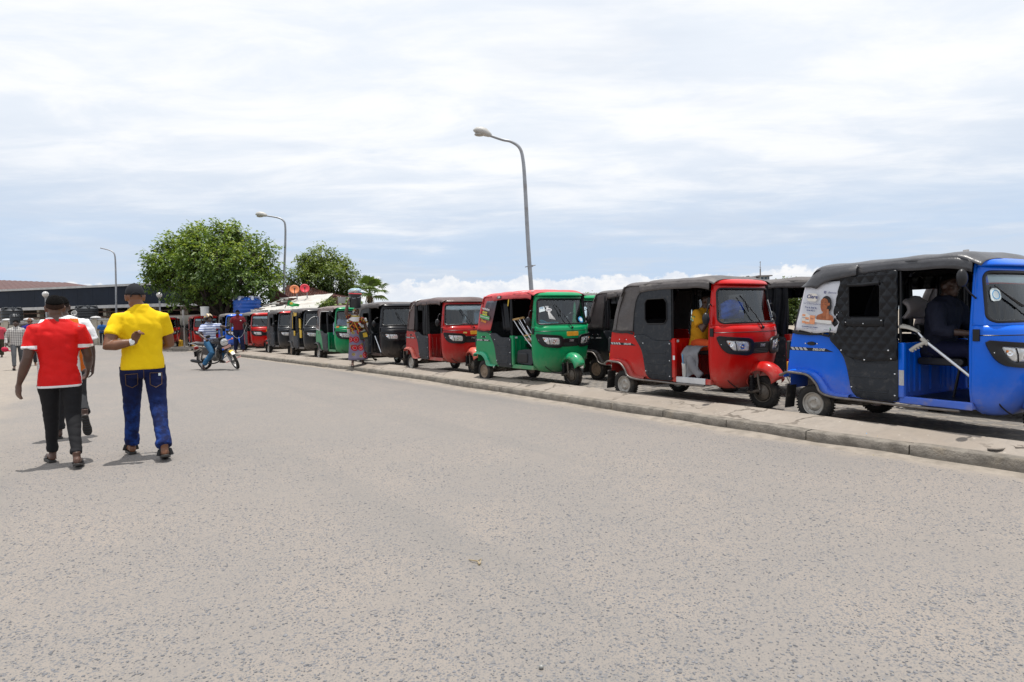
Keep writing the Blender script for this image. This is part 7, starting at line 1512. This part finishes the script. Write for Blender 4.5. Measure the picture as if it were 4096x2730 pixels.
# ---- man in maroon
MAR = person('person', (-11.75, 26.8, .13), R(150), 'person in a maroon polo shirt standing on the kerb looking at a phone', scale=1.06, skin_m=S1, look=(R(-8), R(-18), 0), face=True, vox=.011,
    J=dict(elR=(.27, -.02, 1.12), wrR=(.30, .10, .88), elL=(-.27, .05, 1.14), wrL=(-.30, .27, 1.13), kneeL=(-.12, .10, .51), ankL=(-.14, .14, .09), kneeR=(.10, .0, .50), ankR=(.12, -.06, .09)), sandals='shoe',
    shirt=dict(mats=[K_MAR], k=1.10, hem=.92, sleeve=.68, sr=.07, collar=True, wr=.008), trousers=dict(mats=[cloth('dark_blue_trousers', (.006, .009, .035))], w=1.05, r=(.10, .095, .082, .078, .074, .072)), hands=dict(L=dict(d=(.1, 1, .15), n=(.3, 0, .9), th=(.6, .2, .6), curl=.6)))
mb = MB(); q = on((-11.75, 26.8, .13), R(150), 1.06, (-.29, .39, 1.16)); mb.box((0, 0, 0), (.075, .15, .012)); ph = mb.build('phone', M_BLK, None, bevel=.004); ph.location = q; ph.rotation_euler = (.5, 0, -R(150)); tag(ph, 'dark phone held by the man in maroon', 'phone')
mb = MB(); L_ = catmull([on((-11.75, 26.8, .13), R(150), 1.06, w_) for w_ in ((.30, .12, .86), (.22, .25, .72), (.08, .27, .60), (-.10, .28, .68), (-.22, .34, .95), (-.28, .37, 1.13))], 6); mb.tube(L_, .004, 6); tag(mb.build('cable', M_WHITE, None), 'white cable looping from the phone of the man in maroon', 'cable')
mb = MB(); mb.box((0, 0, 0), (.06, .008, .035)); lg = mb.build('chest_logo', M_WHITE, MAR); lg.location = (-.09, .145, 1.30)
# ---- driver with a phone in the red three-wheeler
def seated(name, Mx, label, sk, shirt, trousers, J, look=(0, 0, 0), lean=(-.15, 0), hands={}, hair='short', parts=(), scale=.95, dx=1.05, dy=-.15, face=False):
    base = dict(hipL=(-.10, 0, .885), hipR=(.10, 0, .885), kneeL=(-.15, .42, .90), kneeR=(.15, .42, .88), ankL=(-.14, .46, .50), ankR=(.15, .46, .50)); base.update(J)
    p = person(name, (0, 0, 0), 0, label, J=base, scale=scale, skin_m=sk, look=look, lean=lean, shirt=shirt, trousers=trousers, hands=hands, hair=hair, sandals='shoe', parts=parts, face=face, feet=dict(L=dict(heel=(-.14, .40, .43), toe=(-.14, .64, .43)), R=dict(heel=(.15, .40, .43), toe=(.15, .64, .43))))
    p.matrix_world = Mx @ Matrix.Translation((dx, dy, 0)) @ Matrix.Rotation(-pi/2, 4, 'Z') @ Matrix.Diagonal((scale, scale, scale, 1)); return p
DR2 = seated('person', T2_M, 'driver in a mustard football shirt and orange trousers holding a phone', S1, dict(mats=[K_MUST], k=1.06, hem=.86, sleeve=.70, sr=.074, wr=.012, seed=22, rows=[(.86, .165, .125), (.95, .165, .125), (1.10, .160, .12), (1.22, .170, .122), (1.33, .178, .125), (1.39, .166, .112), (1.435, .138, .092), (1.475, .10, .074), (1.50, .068, .062)]), dict(mats=[K_ORT], w=1.05, wr=.010, len=.6),
    dict(elR=(.25, .26, 1.10), wrR=(.12, .34, 1.40), elL=(-.26, .22, 1.12), wrL=(-.22, .48, 1.08)), look=(0, R(-8), 0), lean=(-.22, 0), hands=dict(R=dict(d=(-.20, -.12, 1), n=(-.8, -.5, 0), th=(-.3, .8, .2), curl=.6)))
bd = MB(); bd.lathe([(.001, .012), (.040, .010), (.044, 0)], 'X', (0, 0, 0), 16); b1 = bd.build('sleeve_badge', M('green_badge', (.02, .22, .09), .6), DR2); b1.location = (.272, .12, 1.27); bd = MB(); bd.lathe([(.001, .004), (.022, .003), (.024, 0)], 'X', (0, 0, 0), 12); b2_ = bd.build('badge_mark', M_YEL, b1); b2_.location = (.010, 0, .012); place(text_mb('CAF', .022, .0006, 0, .0008), (.0125, 0, -.022), (0, 1, 0), (0, 0, 1)).build('lettering', M_WHITE, b1, smooth=False)
mb = MB(); mb.box((0, 0, 0), (.012, .07, .14)); ph2 = mb.build('phone', M_BLK, None, bevel=.004); ph2.matrix_world = T2_M @ Matrix.Translation((1.335, -.285, 1.43)) @ Matrix.Rotation(.25, 4, 'Y') @ Matrix.Rotation(pi/2, 4, 'Z'); tag(ph2, 'dark phone held to the ear by the driver in mustard', 'phone')
mb = MB(); mb.lathe([(.029, -.004), (.033, -.004), (.033, .004), (.029, .004)], 'Z', (.135, .33, 1.36), 14); mb.build('bracelet', M_YEL, DR2)
DR1 = seated('person', T1_M, 'driver in a dark navy shirt sitting in the blue three-wheeler', S3, dict(mats=[K_DARKN], k=1.16, hem=.86, sleeve=1.5, sr=.082, wr=.014, seed=31), dict(mats=[K_NAVY], w=1.1), dict(elR=(.30, .16, 1.08), wrR=(.24, .44, 1.06), elL=(-.28, .2, 1.1), wrL=(-.22, .46, 1.06)), look=(R(-25), 0, 0), lean=(-.16, 0), dx=1.03, dy=-.06, scale=.97)
hd = MB(); hd.grid(lambda u, v: V((.72+.06*sin(pi*v), .30-.44*u, 1.18+.24*v*(1-.25*abs(2*u-1))+.02*noise.noise(V((u*5, v*5, 1))))), 10, 8); hc = hd.build('towel', cloth('pale_grey_towel', (.42, .38, .38)), None, angle=80, solid=.03); hc.matrix_world = T1_M; tag(hc, 'pale grey towel draped over the seat back in the blue three-wheeler', 'towel')
DR6 = seated('person', T6_M, 'driver in a pale blue shirt and dark cap leaning out of the green three-wheeler', S3, dict(mats=[K_SKYS], k=1.05, hem=.86, sleeve=1.85, sr=.07, wr=.010), dict(mats=[K_NAVY], w=1.0), dict(elR=(.30, .16, 1.12), wrR=(.32, .20, .86), elL=(-.26, .2, 1.12), wrL=(-.2, .46, 1.08)), lean=(-.22, .10), hair=None, parts=[cap_part(cloth('dark_cap', (.02, .022, .028)), True, False, (76, 84, 92))], dy=-.18, look=(R(-30), R(-10), 0))
T9_M = Matrix.Translation((-11.75, 28.8, G)) @ Matrix.Rotation(.60-pi/2, 4, 'Z')
seated('person', T9_M, 'child in a white vest leaning at the doorway of a red three-wheeler', S3, dict(mats=[K_VEST], k=.95, hem=.86, sleeve=.25, sr=.062, wr=.006), dict(mats=[K_NAVY], w=.9), dict(elR=(.26, .24, 1.28), wrR=(.18, .42, 1.42)), lean=(-.1, .12), dx=1.25, dy=-.40, scale=.86, look=(R(-40), 0, 0))
# ---- people at the left
def shoes(c): return None
PLD = person('person', (-16.6, 20.9, 0), R(140), 'person in a checked shirt and grey trousers walking with a red cap in hand', scale=.965, skin_m=S3, look=(R(-10), 0, 0), face=True, vox=.011, sandals='shoe',
    J=dict(elR=(.27, -.04, 1.13), wrR=(.30, .08, .90), elL=(-.28, -.02, 1.13), wrL=(-.24, .10, .90), kneeR=(.10, .20, .52), ankR=(.11, .34, .12), kneeL=(-.10, .0, .50), ankL=(-.11, -.22, .11)), feet=dict(R=dict(heel=(.11, .29, .024), toe=(.13, .52, .07)), L=dict(heel=(-.11, -.27, .04), toe=(-.12, -.04, .024))),
    shirt=dict(mats=[mat_plaid('checked_cotton', (.55, .53, .50), (.10, .09, .10))], k=1.06, hem=.84, sleeve=1.9, sr=.072, collar=True, wr=.008), trousers=dict(mats=[K_GREYT], w=1.0))
q = on((-16.6, 20.9, 0), R(140), .965, (.33, .13, .73)); mb = MB(); mb.ell((0, 0, 0), (.10, .075, .085), 14, 9); mb.ell((.08, .05, -.05), (.09, .06, .015), 10, 5); rc_ = mb.build('red_cap', M('crimson_cloth', (.45, .01, .05), .8, 0, .1, 9), None); rc_.location = q; rc_.rotation_euler = (.3, .2, .5); tag(rc_, 'crimson cap carried in the hand of the man in checks', 'cap')
PNK = person('person', (-24.9, 30.3, 0), R(-50), 'person in a pink shirt at the far left edge seen from behind', scale=1.0, skin_m=S1, vox=.013, sandals='shoe', J=dict(kneeR=(.1, .12, .5), ankR=(.1, .2, .09)), shirt=dict(mats=[K_PINK], k=1.15, hem=.88, sleeve=.7, sr=.08), trousers=dict(mats=[K_OLIVE], w=1.08, r=(.1, .1, .085, .085, .082, .08)))
def shades(p, H, HM, j, T):
    for k in (-1, 1): m_ = MB(); m_.ell(V(H)+HM @ V((k*.034, .092, .008)), (.026, .010, .020), 10, 6, HM); m_.build('sunglass_lens', M_BLK, p)
SUN = person('person', (-17.75, 23.0, 0), R(135), 'bald person in sunglasses and a royal blue top behind the red jersey', scale=1.02, skin_m=S2, hair=None, vox=.011, sandals='shoe', parts=[shades], shirt=dict(mats=[K_RBLUE], k=1.08, hem=.86, sleeve=1.7), trousers=dict(mats=[K_CHAR], w=1.0))
BLU = person('person', (-30.2, 46.0, .05), R(148), 'person in a blue shirt and dark trousers standing by the far wall', scale=1.0, skin_m=S3, vox=.014, face=False, sandals='shoe', J=dict(elR=(.25, .06, 1.12), wrR=(.08, .24, 1.02), elL=(-.25, .06, 1.12), wrL=(-.06, .24, 1.02)), shirt=dict(mats=[K_BLUE], k=1.1, hem=.9, sleeve=.8), trousers=dict(mats=[K_CHAR]))
RHD = person('person', (-20.0, 38.8, .05), R(150), 'person in black with an orange head wrap standing among the yellow cans', scale=.95, skin_m=S3, vox=.014, sandals='shoe', hair=None, J=dict(elR=(.25, .06, 1.12), wrR=(.08, .24, 1.05), elL=(-.25, .06, 1.12), wrL=(-.06, .24, 1.05)), shirt=dict(mats=[K_BLKJ], k=1.05, hem=.88, sleeve=1.7), trousers=dict(mats=[K_NAVY]), parts=[lambda p, H, HM, j, T: scalp('head_wrap', p, M('orange_wrap', (.65, .07, .02), .8), H, HM, rad=(.088, .106, .118), lim=(62, 84, 100), th=.006)])
for k, (dx, dy) in enumerate(((-.38, -.5), (.30, -.45))):
    mb = MB(); mb.box((0, 0, .19), (.22, .28, .36)); mb.box((0, 0, .40), (.06, .16, .05)); o = mb.build('jerry_can', M('yellow_can_plastic', (.62, .36, .01), .5, 0, .15, 5), None, bevel=.03); o.location = (-20.0+dx, 38.8+dy, .05); tag(o, ('yellow jerry can left of the person in the orange head wrap', 'yellow jerry can right of the person in the orange head wrap')[k], 'jerry can', 'yellow jerry cans')
# ---- motorbike and its rider
BR, BF = V((-9.42, 19.10, 0)), V((-8.30, 18.62, 0)); BD = (BF-BR).normalized(); WBASE = (BF-BR).length
BM = Matrix.Translation(BR) @ Matrix.Rotation(math.atan2(BD.y, BD.x), 4, 'Z') @ Matrix.Rotation(R(7), 4, 'X')
bike = empty('motorbike', (0, 0, 0), 0, 'black motorbike with a round headlight and raised handlebar turning on the road', 'motorbike'); bike.matrix_world = BM
M_BTANK = M('black_gloss_tank', (.012, .012, .016), .18, 0, .1, 6, 0, 60, .6); M_ENG = M('engine_alloy', (.20, .195, .185), .45, .7, .2, 20, .3, 40); M_FORK = M('fork_alloy', (.26, .26, .26), .4, .7, .1, 14); M_PEG = M('pink_rubber', (.50, .22, .20), .6)
def bwheel(par, name, r, w, Mx=None):
    wo = empty(name, (0, 0, 0)); wo.parent = par
    if Mx is not None: wo.matrix_local = Mx
    t = MB(); t.lathe([(r*.80, -w*.45), (r*.88, -w*.52), (r*.96, -w*.35), (r, 0), (r*.96, w*.35), (r*.88, w*.52), (r*.80, w*.45)], 'Y', n=32); t.build('tyre', M_RUB, wo, angle=60)
    m = MB(); m.lathe([(r*.81, -w*.36), (r*.76, -w*.30), (r*.75, 0), (r*.76, w*.30), (r*.81, w*.36)], 'Y', n=32); m.build('rim', M_FORK, wo, angle=60)
    h = MB(); h.lathe([(.02, -.07), (.055, -.06), (.06, .0), (.055, .06), (.02, .07)], 'Y', n=16); h.build('hub', M_ENG, wo)
    s = MB()
    for k in range(18): a = 2*pi*k/18; b = a+(.35 if k % 2 else -.35); s.tube([(.05*cos(b), (.04 if k % 2 else -.04), .05*sin(b)), (r*.77*cos(a), 0, r*.77*sin(a))], .0035, 4)
    o = s.build('spokes', M_FORK, wo); o['kind'] = 'stuff'; return wo
bwheel(bike, 'rear_wheel', .30, .095, Matrix.Translation((0, 0, .30)))
HEADP = V((WBASE-.36, 0, .88)); AXL = V((WBASE, 0, .29)); st_ax = (HEADP-AXL).normalized()
fk = empty('front_fork', (0, 0, 0)); fk.parent = bike; SM = Matrix.Translation(HEADP) @ Matrix.Rotation(R(-30), 4, st_ax) @ Matrix.Translation(-HEADP); fk.matrix_local = SM
def sub(mb, nm, mat, **k): return mb.build(nm, mat, fk, **k)
fwh = bwheel(fk, 'front_wheel', .29, .080, Matrix.Translation(AXL))
for y in (-.085, .085): mb = MB(); mb.tube([AXL+V((0, y, 0)), AXL.lerp(HEADP, .42)+V((.02, y, 0))], .026, 10); sub(mb, 'fork_leg', M_FORK); mb = MB(); mb.tube([AXL.lerp(HEADP, .42)+V((.02, y, 0)), HEADP+V((.02, y, .02))], .019, 10); sub(mb, 'fork_tube', M_BLK)
mb = MB(); mb.grid(lambda u, v: AXL+V(((.325)*cos(R(150-110*u)), -.055+.11*v, .325*sin(R(150-110*u))+.012*sin(pi*v))), 16, 6); sub(mb, 'front_fender', M_BTANK, solid=.005); mb = MB(); mb.grid(lambda u, v: AXL+V((.333*cos(R(82-36*u)), -.057+.114*v, .333*sin(R(82-36*u))+.012*sin(pi*v))), 8, 6); sub(mb, 'yellow_band', M_YEL, solid=.004); mb = MB(); mb.grid(lambda u, v: AXL+V((.335*cos(R(62-20*u)), -.05+.10*v, .335*sin(R(62-20*u))+.012*sin(pi*v))), 8, 6); sub(mb, 'pale_tip', M_WHITE, solid=.004)
HL = HEADP+V((.15, 0, -.02)); mb = MB(); mb.lathe([(.001, -.12), (.07, -.10), (.105, -.03), (.11, .0)], 'X', HL, 22); sub(mb, 'headlight', M_BTANK); mb = MB(); mb.lathe([(.108, .0), (.112, .006), (.10, .010)], 'X', HL, 22); mb.lathe([(.100, .004), (.08, .022), (.04, .032), (.001, .034)], 'X', HL, 22); sub(mb, 'headlight_lens', M_LENS)
mb = MB(); mb.tube([HL+V((.036, -.10, .0)), HL+V((.04, .10, .0))], .004, 5); mb.tube([HL+V((.036, -.085, .045)), HL+V((.036, .085, .045))], .004, 5); sub(mb, 'headlight_guard', M_BLK)
mb = MB(); mb.box(HL+V((.03, 0, -.16)), (.012, .26, .075)); sub(mb, 'front_plate', M('pink_plate', (.58, .34, .30), .5)); mb = MB(); mb.box(HL+V((.037, -.12, -.18)), (.006, .06, .05)); sub(mb, 'blue_badge', M_BLUEB)
mb = MB(); mb.box(HEADP+V((.04, 0, .10)), (.12, .20, .08)); sub(mb, 'instrument_cluster', M_BLK, bevel=.02)
gl, gr_ = HEADP+V((-.10, .37, .22)), HEADP+V((-.10, -.37, .18)); mb = MB(); mb.tube(catmull([gl, gl.lerp(HEADP, .35)+V((.03, 0, .02)), HEADP+V((.02, .10, .12)), HEADP+V((.02, -.10, .12)), gr_.lerp(HEADP, .35)+V((.03, 0, .02)), gr_], 5), .012, 8); sub(mb, 'handlebar', M_BLK)
for g_ in (gl, gr_): mb = MB(); mb.tube([g_, g_.lerp(HEADP+V((0, g_.y*.5, .1)), .3)], .020, 10); sub(mb, 'grip', M_RUB)
mb = MB(); mb.tube([gr_.lerp(HEADP, .3), gr_.lerp(HEADP, .3)+V((.02, -.03, .10))], .006, 6); mb.ell(gr_.lerp(HEADP, .3)+V((.02, -.05, .14)), (.02, .075, .05), 12, 7); sub(mb, 'mirror', M_BLK); mb = MB(); mb.tube([gl.lerp(HEADP, .3), gl.lerp(HEADP, .3)+V((.02, .05, .12))], .006, 6); mb.ell(gl.lerp(HEADP, .3)+V((.02, .06, .15)), (.02, .075, .05), 12, 7); sub(mb, 'mirror', M_BLK)
for y in (-.16, .16): mb = MB(); mb.tube([HL+V((-.04, y*.6, -.0)), HL+V((-.02, y*1.5, 0))], .008, 6); mb.ell(HL+V((-.02, y*1.6, 0)), (.03, .025, .03), 10, 6); sub(mb, 'indicator', M_AMB if y > 0 else M_BLK)
for y in (-.14, .14): mb = MB(); mb.tube([AXL+V((0, y*.7, .03)), AXL+V((.01, y*1.6, .035))], .016, 8); sub(mb, 'axle_peg', M_PEG)
mb = MB(); mb.loft([sup((WBASE-.86, 0, .80), (0, 1, 0), (0, 0, 1), .07, .05), sup((WBASE-.78, 0, .84), (0, 1, 0), (0, 0, 1), .12, .09), sup((WBASE-.58, 0, .86), (0, 1, 0), (0, 0, 1), .15, .115), sup((WBASE-.42, 0, .87), (0, 1, 0), (0, 0, 1), .11, .10), sup((WBASE-.36, 0, .86), (0, 1, 0), (0, 0, 1), .06, .07)]); mb.build('fuel_tank', M_BTANK, bike, angle=60)
mb = MB(); mb.loft([sup((-.16, 0, .80), (0, 1, 0), (0, 0, 1), .09, .035), sup((.0, 0, .80), (0, 1, 0), (0, 0, 1), .13, .05), sup((.25, 0, .775), (0, 1, 0), (0, 0, 1), .135, .05), sup((WBASE-.84, 0, .785), (0, 1, 0), (0, 0, 1), .09, .045)]); mb.build('seat', M_SEAT, bike, angle=60)
for y in (-.13, .13): mb = MB(); mb.tube(catmull([(.30, y, .70), (.05, y, .72), (-.18, y*1.1, .80), (-.42, y, .84)], 5), .011, 8); mb.build('rack_rail', M_FORK, bike)
for x in (-.22, -.28, -.34, -.40): mb = MB(); mb.tube([(x, -.13, .83), (x, .13, .83)], .009, 6); mb.build('rack_bar', M_FORK, bike)
mb = MB(); mb.box((-.27, 0, .66), (.06, .14, .09)); mb.build('tail_light', M_TAIL, bike, bevel=.015)
for y in (-.15, .15): mb = MB(); mb.tube([(-.24, y*.5, .65), (-.25, y, .65)], .008, 6); mb.ell((-.25, y*1.1, .65), (.03, .03, .03), 10, 6); mb.build('indicator', M_BLK, bike)
mb = MB(); mb.grid(lambda u, v: V((.34*cos(R(60+95*u)), -.06+.12*v, .30+.34*sin(R(60+95*u)))), 12, 4); mb.build('rear_fender', M_BLK, bike, solid=.006); mb = MB(); mb.box((-.30, 0, .48), (.02, .15, .16)); mb.build('mud_flap', M_RUB, bike)
mb = MB(); mb.tube([HEADP+V((-.04, 0, -.05)), (WBASE-.52, 0, .34), (.45, 0, .30), (.34, 0, .45), (.20, 0, .72), (HEADP.x-.1, 0, .80)], .020, 8); mb.tube([(.35, 0, .33), (0, .085, .30)], .016, 8); mb.tube([(.35, 0, .33), (0, -.085, .30)], .016, 8); mb.build('frame', M_BLK, bike)
mb = MB(); mb.loft([sup((.38, 0, .38), (0, 1, 0), (0, 0, 1), .10, .09), sup((.50, 0, .38), (0, 1, 0), (0, 0, 1), .14, .12), sup((.66, 0, .39), (0, 1, 0), (0, 0, 1), .11, .10)]); mb.tube([(.60, 0, .45), (.68, 0, .62)], .07, 12); mb.build('engine', M_ENG, bike, angle=50)
for k in range(5): mb = MB(); mb.lathe([(.085, -.006), (.092, 0), (.085, .006)], 'Z', (.645+.014*k, 0, .50+.028*k), 16); mb.build('cooling_fin', M_ENG, bike)
mb = MB(); mb.tube(catmull([(.70, -.04, .58), (.80, -.08, .48), (.76, -.11, .30), (.55, -.12, .22), (.30, -.13, .22), (.05, -.15, .26)], 5), .020, 8); mb.tube([(.10, -.15, .255), (-.05, -.16, .27), (-.30, -.165, .30), (-.36, -.165, .305)], [.03, .05, .05, .035], 12); mb.build('exhaust', M_BLK, bike)
for y in (-.11, .11): mb = MB(); mb.tube([(-.0, y, .32), (.16, y, .70)], .026, 8); mb.build('rear_shock', M_TUBE, bike)
for s in (-1, 1): mb = MB(); mb.prism(rpoly([(.12,.48),(.36,.46),(.40,.70),(.10,.72)], .05), s*.10, s*.13, 'Y'); mb.build('side_panel', M_BTANK, bike, bevel=.01)
mb = MB(); mb.tube([(WBASE-.42, -.10, .80), (WBASE-.40, -.24, .66), (WBASE-.42, -.26, .46), (WBASE-.50, -.10, .34)], .013, 8); mb.tube([(WBASE-.42, .10, .80), (WBASE-.40, .24, .66), (WBASE-.42, .26, .46), (WBASE-.50, .10, .34)], .013, 8); mb.tube([(WBASE-.40, -.24, .66), (WBASE-.40, .24, .66)], .013, 8); mb.build('crash_bar', M_FORK, bike)
bag = MB(); bag.grid(lambda u, v: V((WBASE-.36+.13*sin(pi*v)*cos(2*pi*u)+.02, .20*sin(pi*v)*sin(2*pi*u), .50+.38*v+.02*noise.noise(V((u*6, v*5, 1))))), 16, 10); bag.build('front_bag', M_CURT, bike, angle=80)
RH = R(128); RC = (BM @ V((.40, 0, 0))); RLOC = (RC.x, RC.y, 0)
SR_ = 1.01; inv = lambda q: Matrix.Rotation(RH, 3, 'Z') @ (q-V(RLOC))/SR_
GRW, GLW = BM @ (SM @ gr_), BM @ (SM @ gl); wR, wL = inv(GRW), inv(GLW)
hipc = inv(BM @ V((.36, 0, .86)))
def helmet(p, H, HM, j, T):
    hm = mat_stripe('striped_helmet', (.10, .10, .11), (.55, .36, .10), 1, 2); k = NT(hm.node_tree); b = k.n['Principled BSDF']; P = k.new('ShaderNodeTexCoord').outputs['Object']; s = k.new('ShaderNodeSeparateXYZ'); k.l.new(P, s.inputs[0]); w = k.math('SINE', k.math('MULTIPLY', s.outputs[0], 80.0)); up_ = k.math('GREATER_THAN', s.outputs[2], H.z+.055); c = k.mix(up_, (.012, .012, .014, 1), k.mix(k.math('GREATER_THAN', w, .2), (.20, .17, .16, 1), k.mix(k.math('GREATER_THAN', w, .75), (.55, .34, .05, 1), (.60, .55, .46, 1)))); k.l.new(c, b.inputs['Base Color']); b.inputs['Roughness'].default_value = .3
    scalp('helmet', p, hm, H, HM, rad=(.112, .132, .142), lim=(58, 118, 118), th=.02)
    m = MB(); m.tube([V(H)+HM @ V(q) for q in ((.09, .02, -.05), (.06, .06, -.125), (0, .075, -.14), (-.06, .06, -.125), (-.09, .02, -.05))], .007, 6); m.build('chin_strap', M_BLK, p)
RID = person('person', RLOC, RH, 'rider in a striped polo shirt, jeans and striped helmet on the motorbike', scale=SR_, skin_m=S3, look=(R(6), R(2), 0), face=True, hair=None, vox=.010, lean=(.02, .03), sandals='flip', neck_r=.056,
    J=dict(hipL=tuple(hipc+V((-.09, 0, 0))), hipR=tuple(hipc+V((.09, 0, 0))), elR=tuple((wR+hipc+V((.24, -.02, .22)))/2+V((.08, -.06, .06))), wrR=tuple(wR+V((.02, -.07, .04))), elL=tuple(wL.lerp(hipc+V((-.22, 0, .5)), .52)+V((-.02, -.04, .0))), wrL=tuple(wL+V((.06, -.08, .04))), kneeR=tuple(hipc+V((.10, .30, -.32))), ankR=tuple(hipc+V((.26, .06, -.70))), kneeL=tuple(hipc+V((-.24, .32, -.26))), ankL=tuple(hipc+V((-.28, .06, -.55)))),
    feet=dict(R=dict(heel=tuple(hipc+V((.27, -.02, -.765))), toe=tuple(hipc+V((.32, .20, -.80)))), L=dict(heel=tuple(hipc+V((-.28, .0, -.63))), toe=tuple(hipc+V((-.30, .24, -.63))))), hands=dict(R=dict(d=(-.25, .8, -.35), n=(0, -.3, -1), th=(-1, .1, 0), curl=.9), L=dict(d=(-.4, .8, -.2), n=(0, -.3, -1), th=(1, .2, 0), curl=.8)),
    shirt=dict(mats=[mat_stripe('striped_polo', (.56, .60, .72), (.15, .19, .36), 28, .25)], k=1.06, hem=.90, sleeve=.70, sr=.074, collar=True, wr=.010, seed=41), trousers=dict(mats=[K_LBLUE], w=1.02, r=(.10, .095, .078, .072, .066, .066), wr=.010, len=.92), parts=[helmet])
# ---- sparrow and litter
def sparrow():
    b = gnd(1502, 1449, .14); t = empty('sparrow', b, R(200), 'small brown sparrow standing on the kerb right of the woman', 'bird'); M_SP = M('brown_feather', (.10, .065, .04), .8, 0, .4, 40)
    m = MB(); m.ell((0, 0, .075), (.055, .032, .035), 12, 8, Matrix.Rotation(-.35, 3, 'Y')); m.ell((.052, 0, .108), (.022, .020, .021), 10, 7); m.tube([(-.045, 0, .062), (-.11, 0, .045)], [(.012, .006), (.016, .004)], 6); m.build('body', M_SP, t)
    m = MB(); m.tube([(.070, 0, .108), (.092, 0, .105)], [.008, .001], 6); m.build('beak', M_BLK, t)
    for y in (-.012, .012): m = MB(); m.tube([(.0, y, .045), (.004, y, .0), (.03, y, .002)], .003, 5); m.build('leg', M_BROWN, t)
sparrow()
M_TWIG = M('dry_twig', (.30, .24, .15), .9, 0, .3, 30); M_DLEAF = M('dead_leaf', (.16, .11, .06), .8, 0, .4, 20)
tw = MB(); c = gnd(1905, 2255); tw.tube([c+V(q) for q in ((-.045, .045, .006), (-.02, .015, .012), (.008, .005, .012), (.020, -.030, .006))], [.0025, .004, .0045, .006], 6); tw.tube([c+V(q) for q in ((.008, .005, .012), (.028, .012, .020), (.022, -.025, .008))], .003, 5); tag(tw.build('twig', M_TWIG, None), 'curled dry twig lying on the road near the bottom centre', 'twig')
mb = MB(); c = gnd(2165, 2677); mb.ell(c+V((0, 0, .008)), (.010, .010, .009), 12, 8); tag(mb.build('pebble', M('shiny_pebble', (.22, .22, .21), .25, 0, .3, 60), None), 'small shiny round pebble at the bottom edge of the road', 'pebble')
def litter(u, v, z, r, mat, label, seed, name='dry_leaf', cat='leaf', n=9):
    c = gnd(u, v, z); rg = random.Random(seed); mb = MB()
    for k in range(n):
        a = rg.random()*6.28; d = rg.random()*r; s_ = r*rg.uniform(.25, .5); p = V((d*cos(a), d*sin(a), .004)); e = V((cos(a*2), sin(a*2), rg.uniform(.0, .35)))*s_; w = V((-sin(a*2), cos(a*2), rg.uniform(-.2, .2)))*s_*.4; mb.add([p-e*.5, p+w*.5, p+e*.5+V((0, 0, .006)), p-w*.5], [(0, 1, 2, 3)])
    o = mb.build(name, mat, None, smooth=False, solid=.001); o.location = c; tag(o, label, cat)
    if n > 1: o['kind'] = None; del o['kind']
    return o
litter(1605, 1806, 0, .03, M_DLEAF, 'small dark scrap of dead leaf on the open road', 1, n=1); litter(3400, 1815, 0, .05, M_DLEAF, 'brown dead leaf in the sand below the blue three-wheeler kerb', 2, n=1); litter(3500, 1826, 0, .05, M('yellowing_leaf', (.30, .26, .04), .7, 0, .3, 20), 'yellow edged leaf in the gutter sand near the right', 3, n=1); litter(2250, 1632, 0, .06, M_DLEAF, 'dry leaf in the gutter below the red three-wheeler', 4, n=1)
litter(3470, 1735, .14, .04, M_SKYP, 'pale blue paper scrap on the pavement', 5, 'paper_scrap', 'litter', 1); litter(3500, 1746, .14, .035, M_YEL, 'yellow wrapper on the pavement beside a blue scrap', 6, 'wrapper', 'litter', 1); litter(590, 1925, 0, .03, M_DLEAF, 'dark leaf fragment on the road beyond the yellow polo', 7, n=1); litter(2690, 1640, .0, .04, M_DLEAF, 'leaf fragment in the gutter below the red front wheel', 8, n=1)
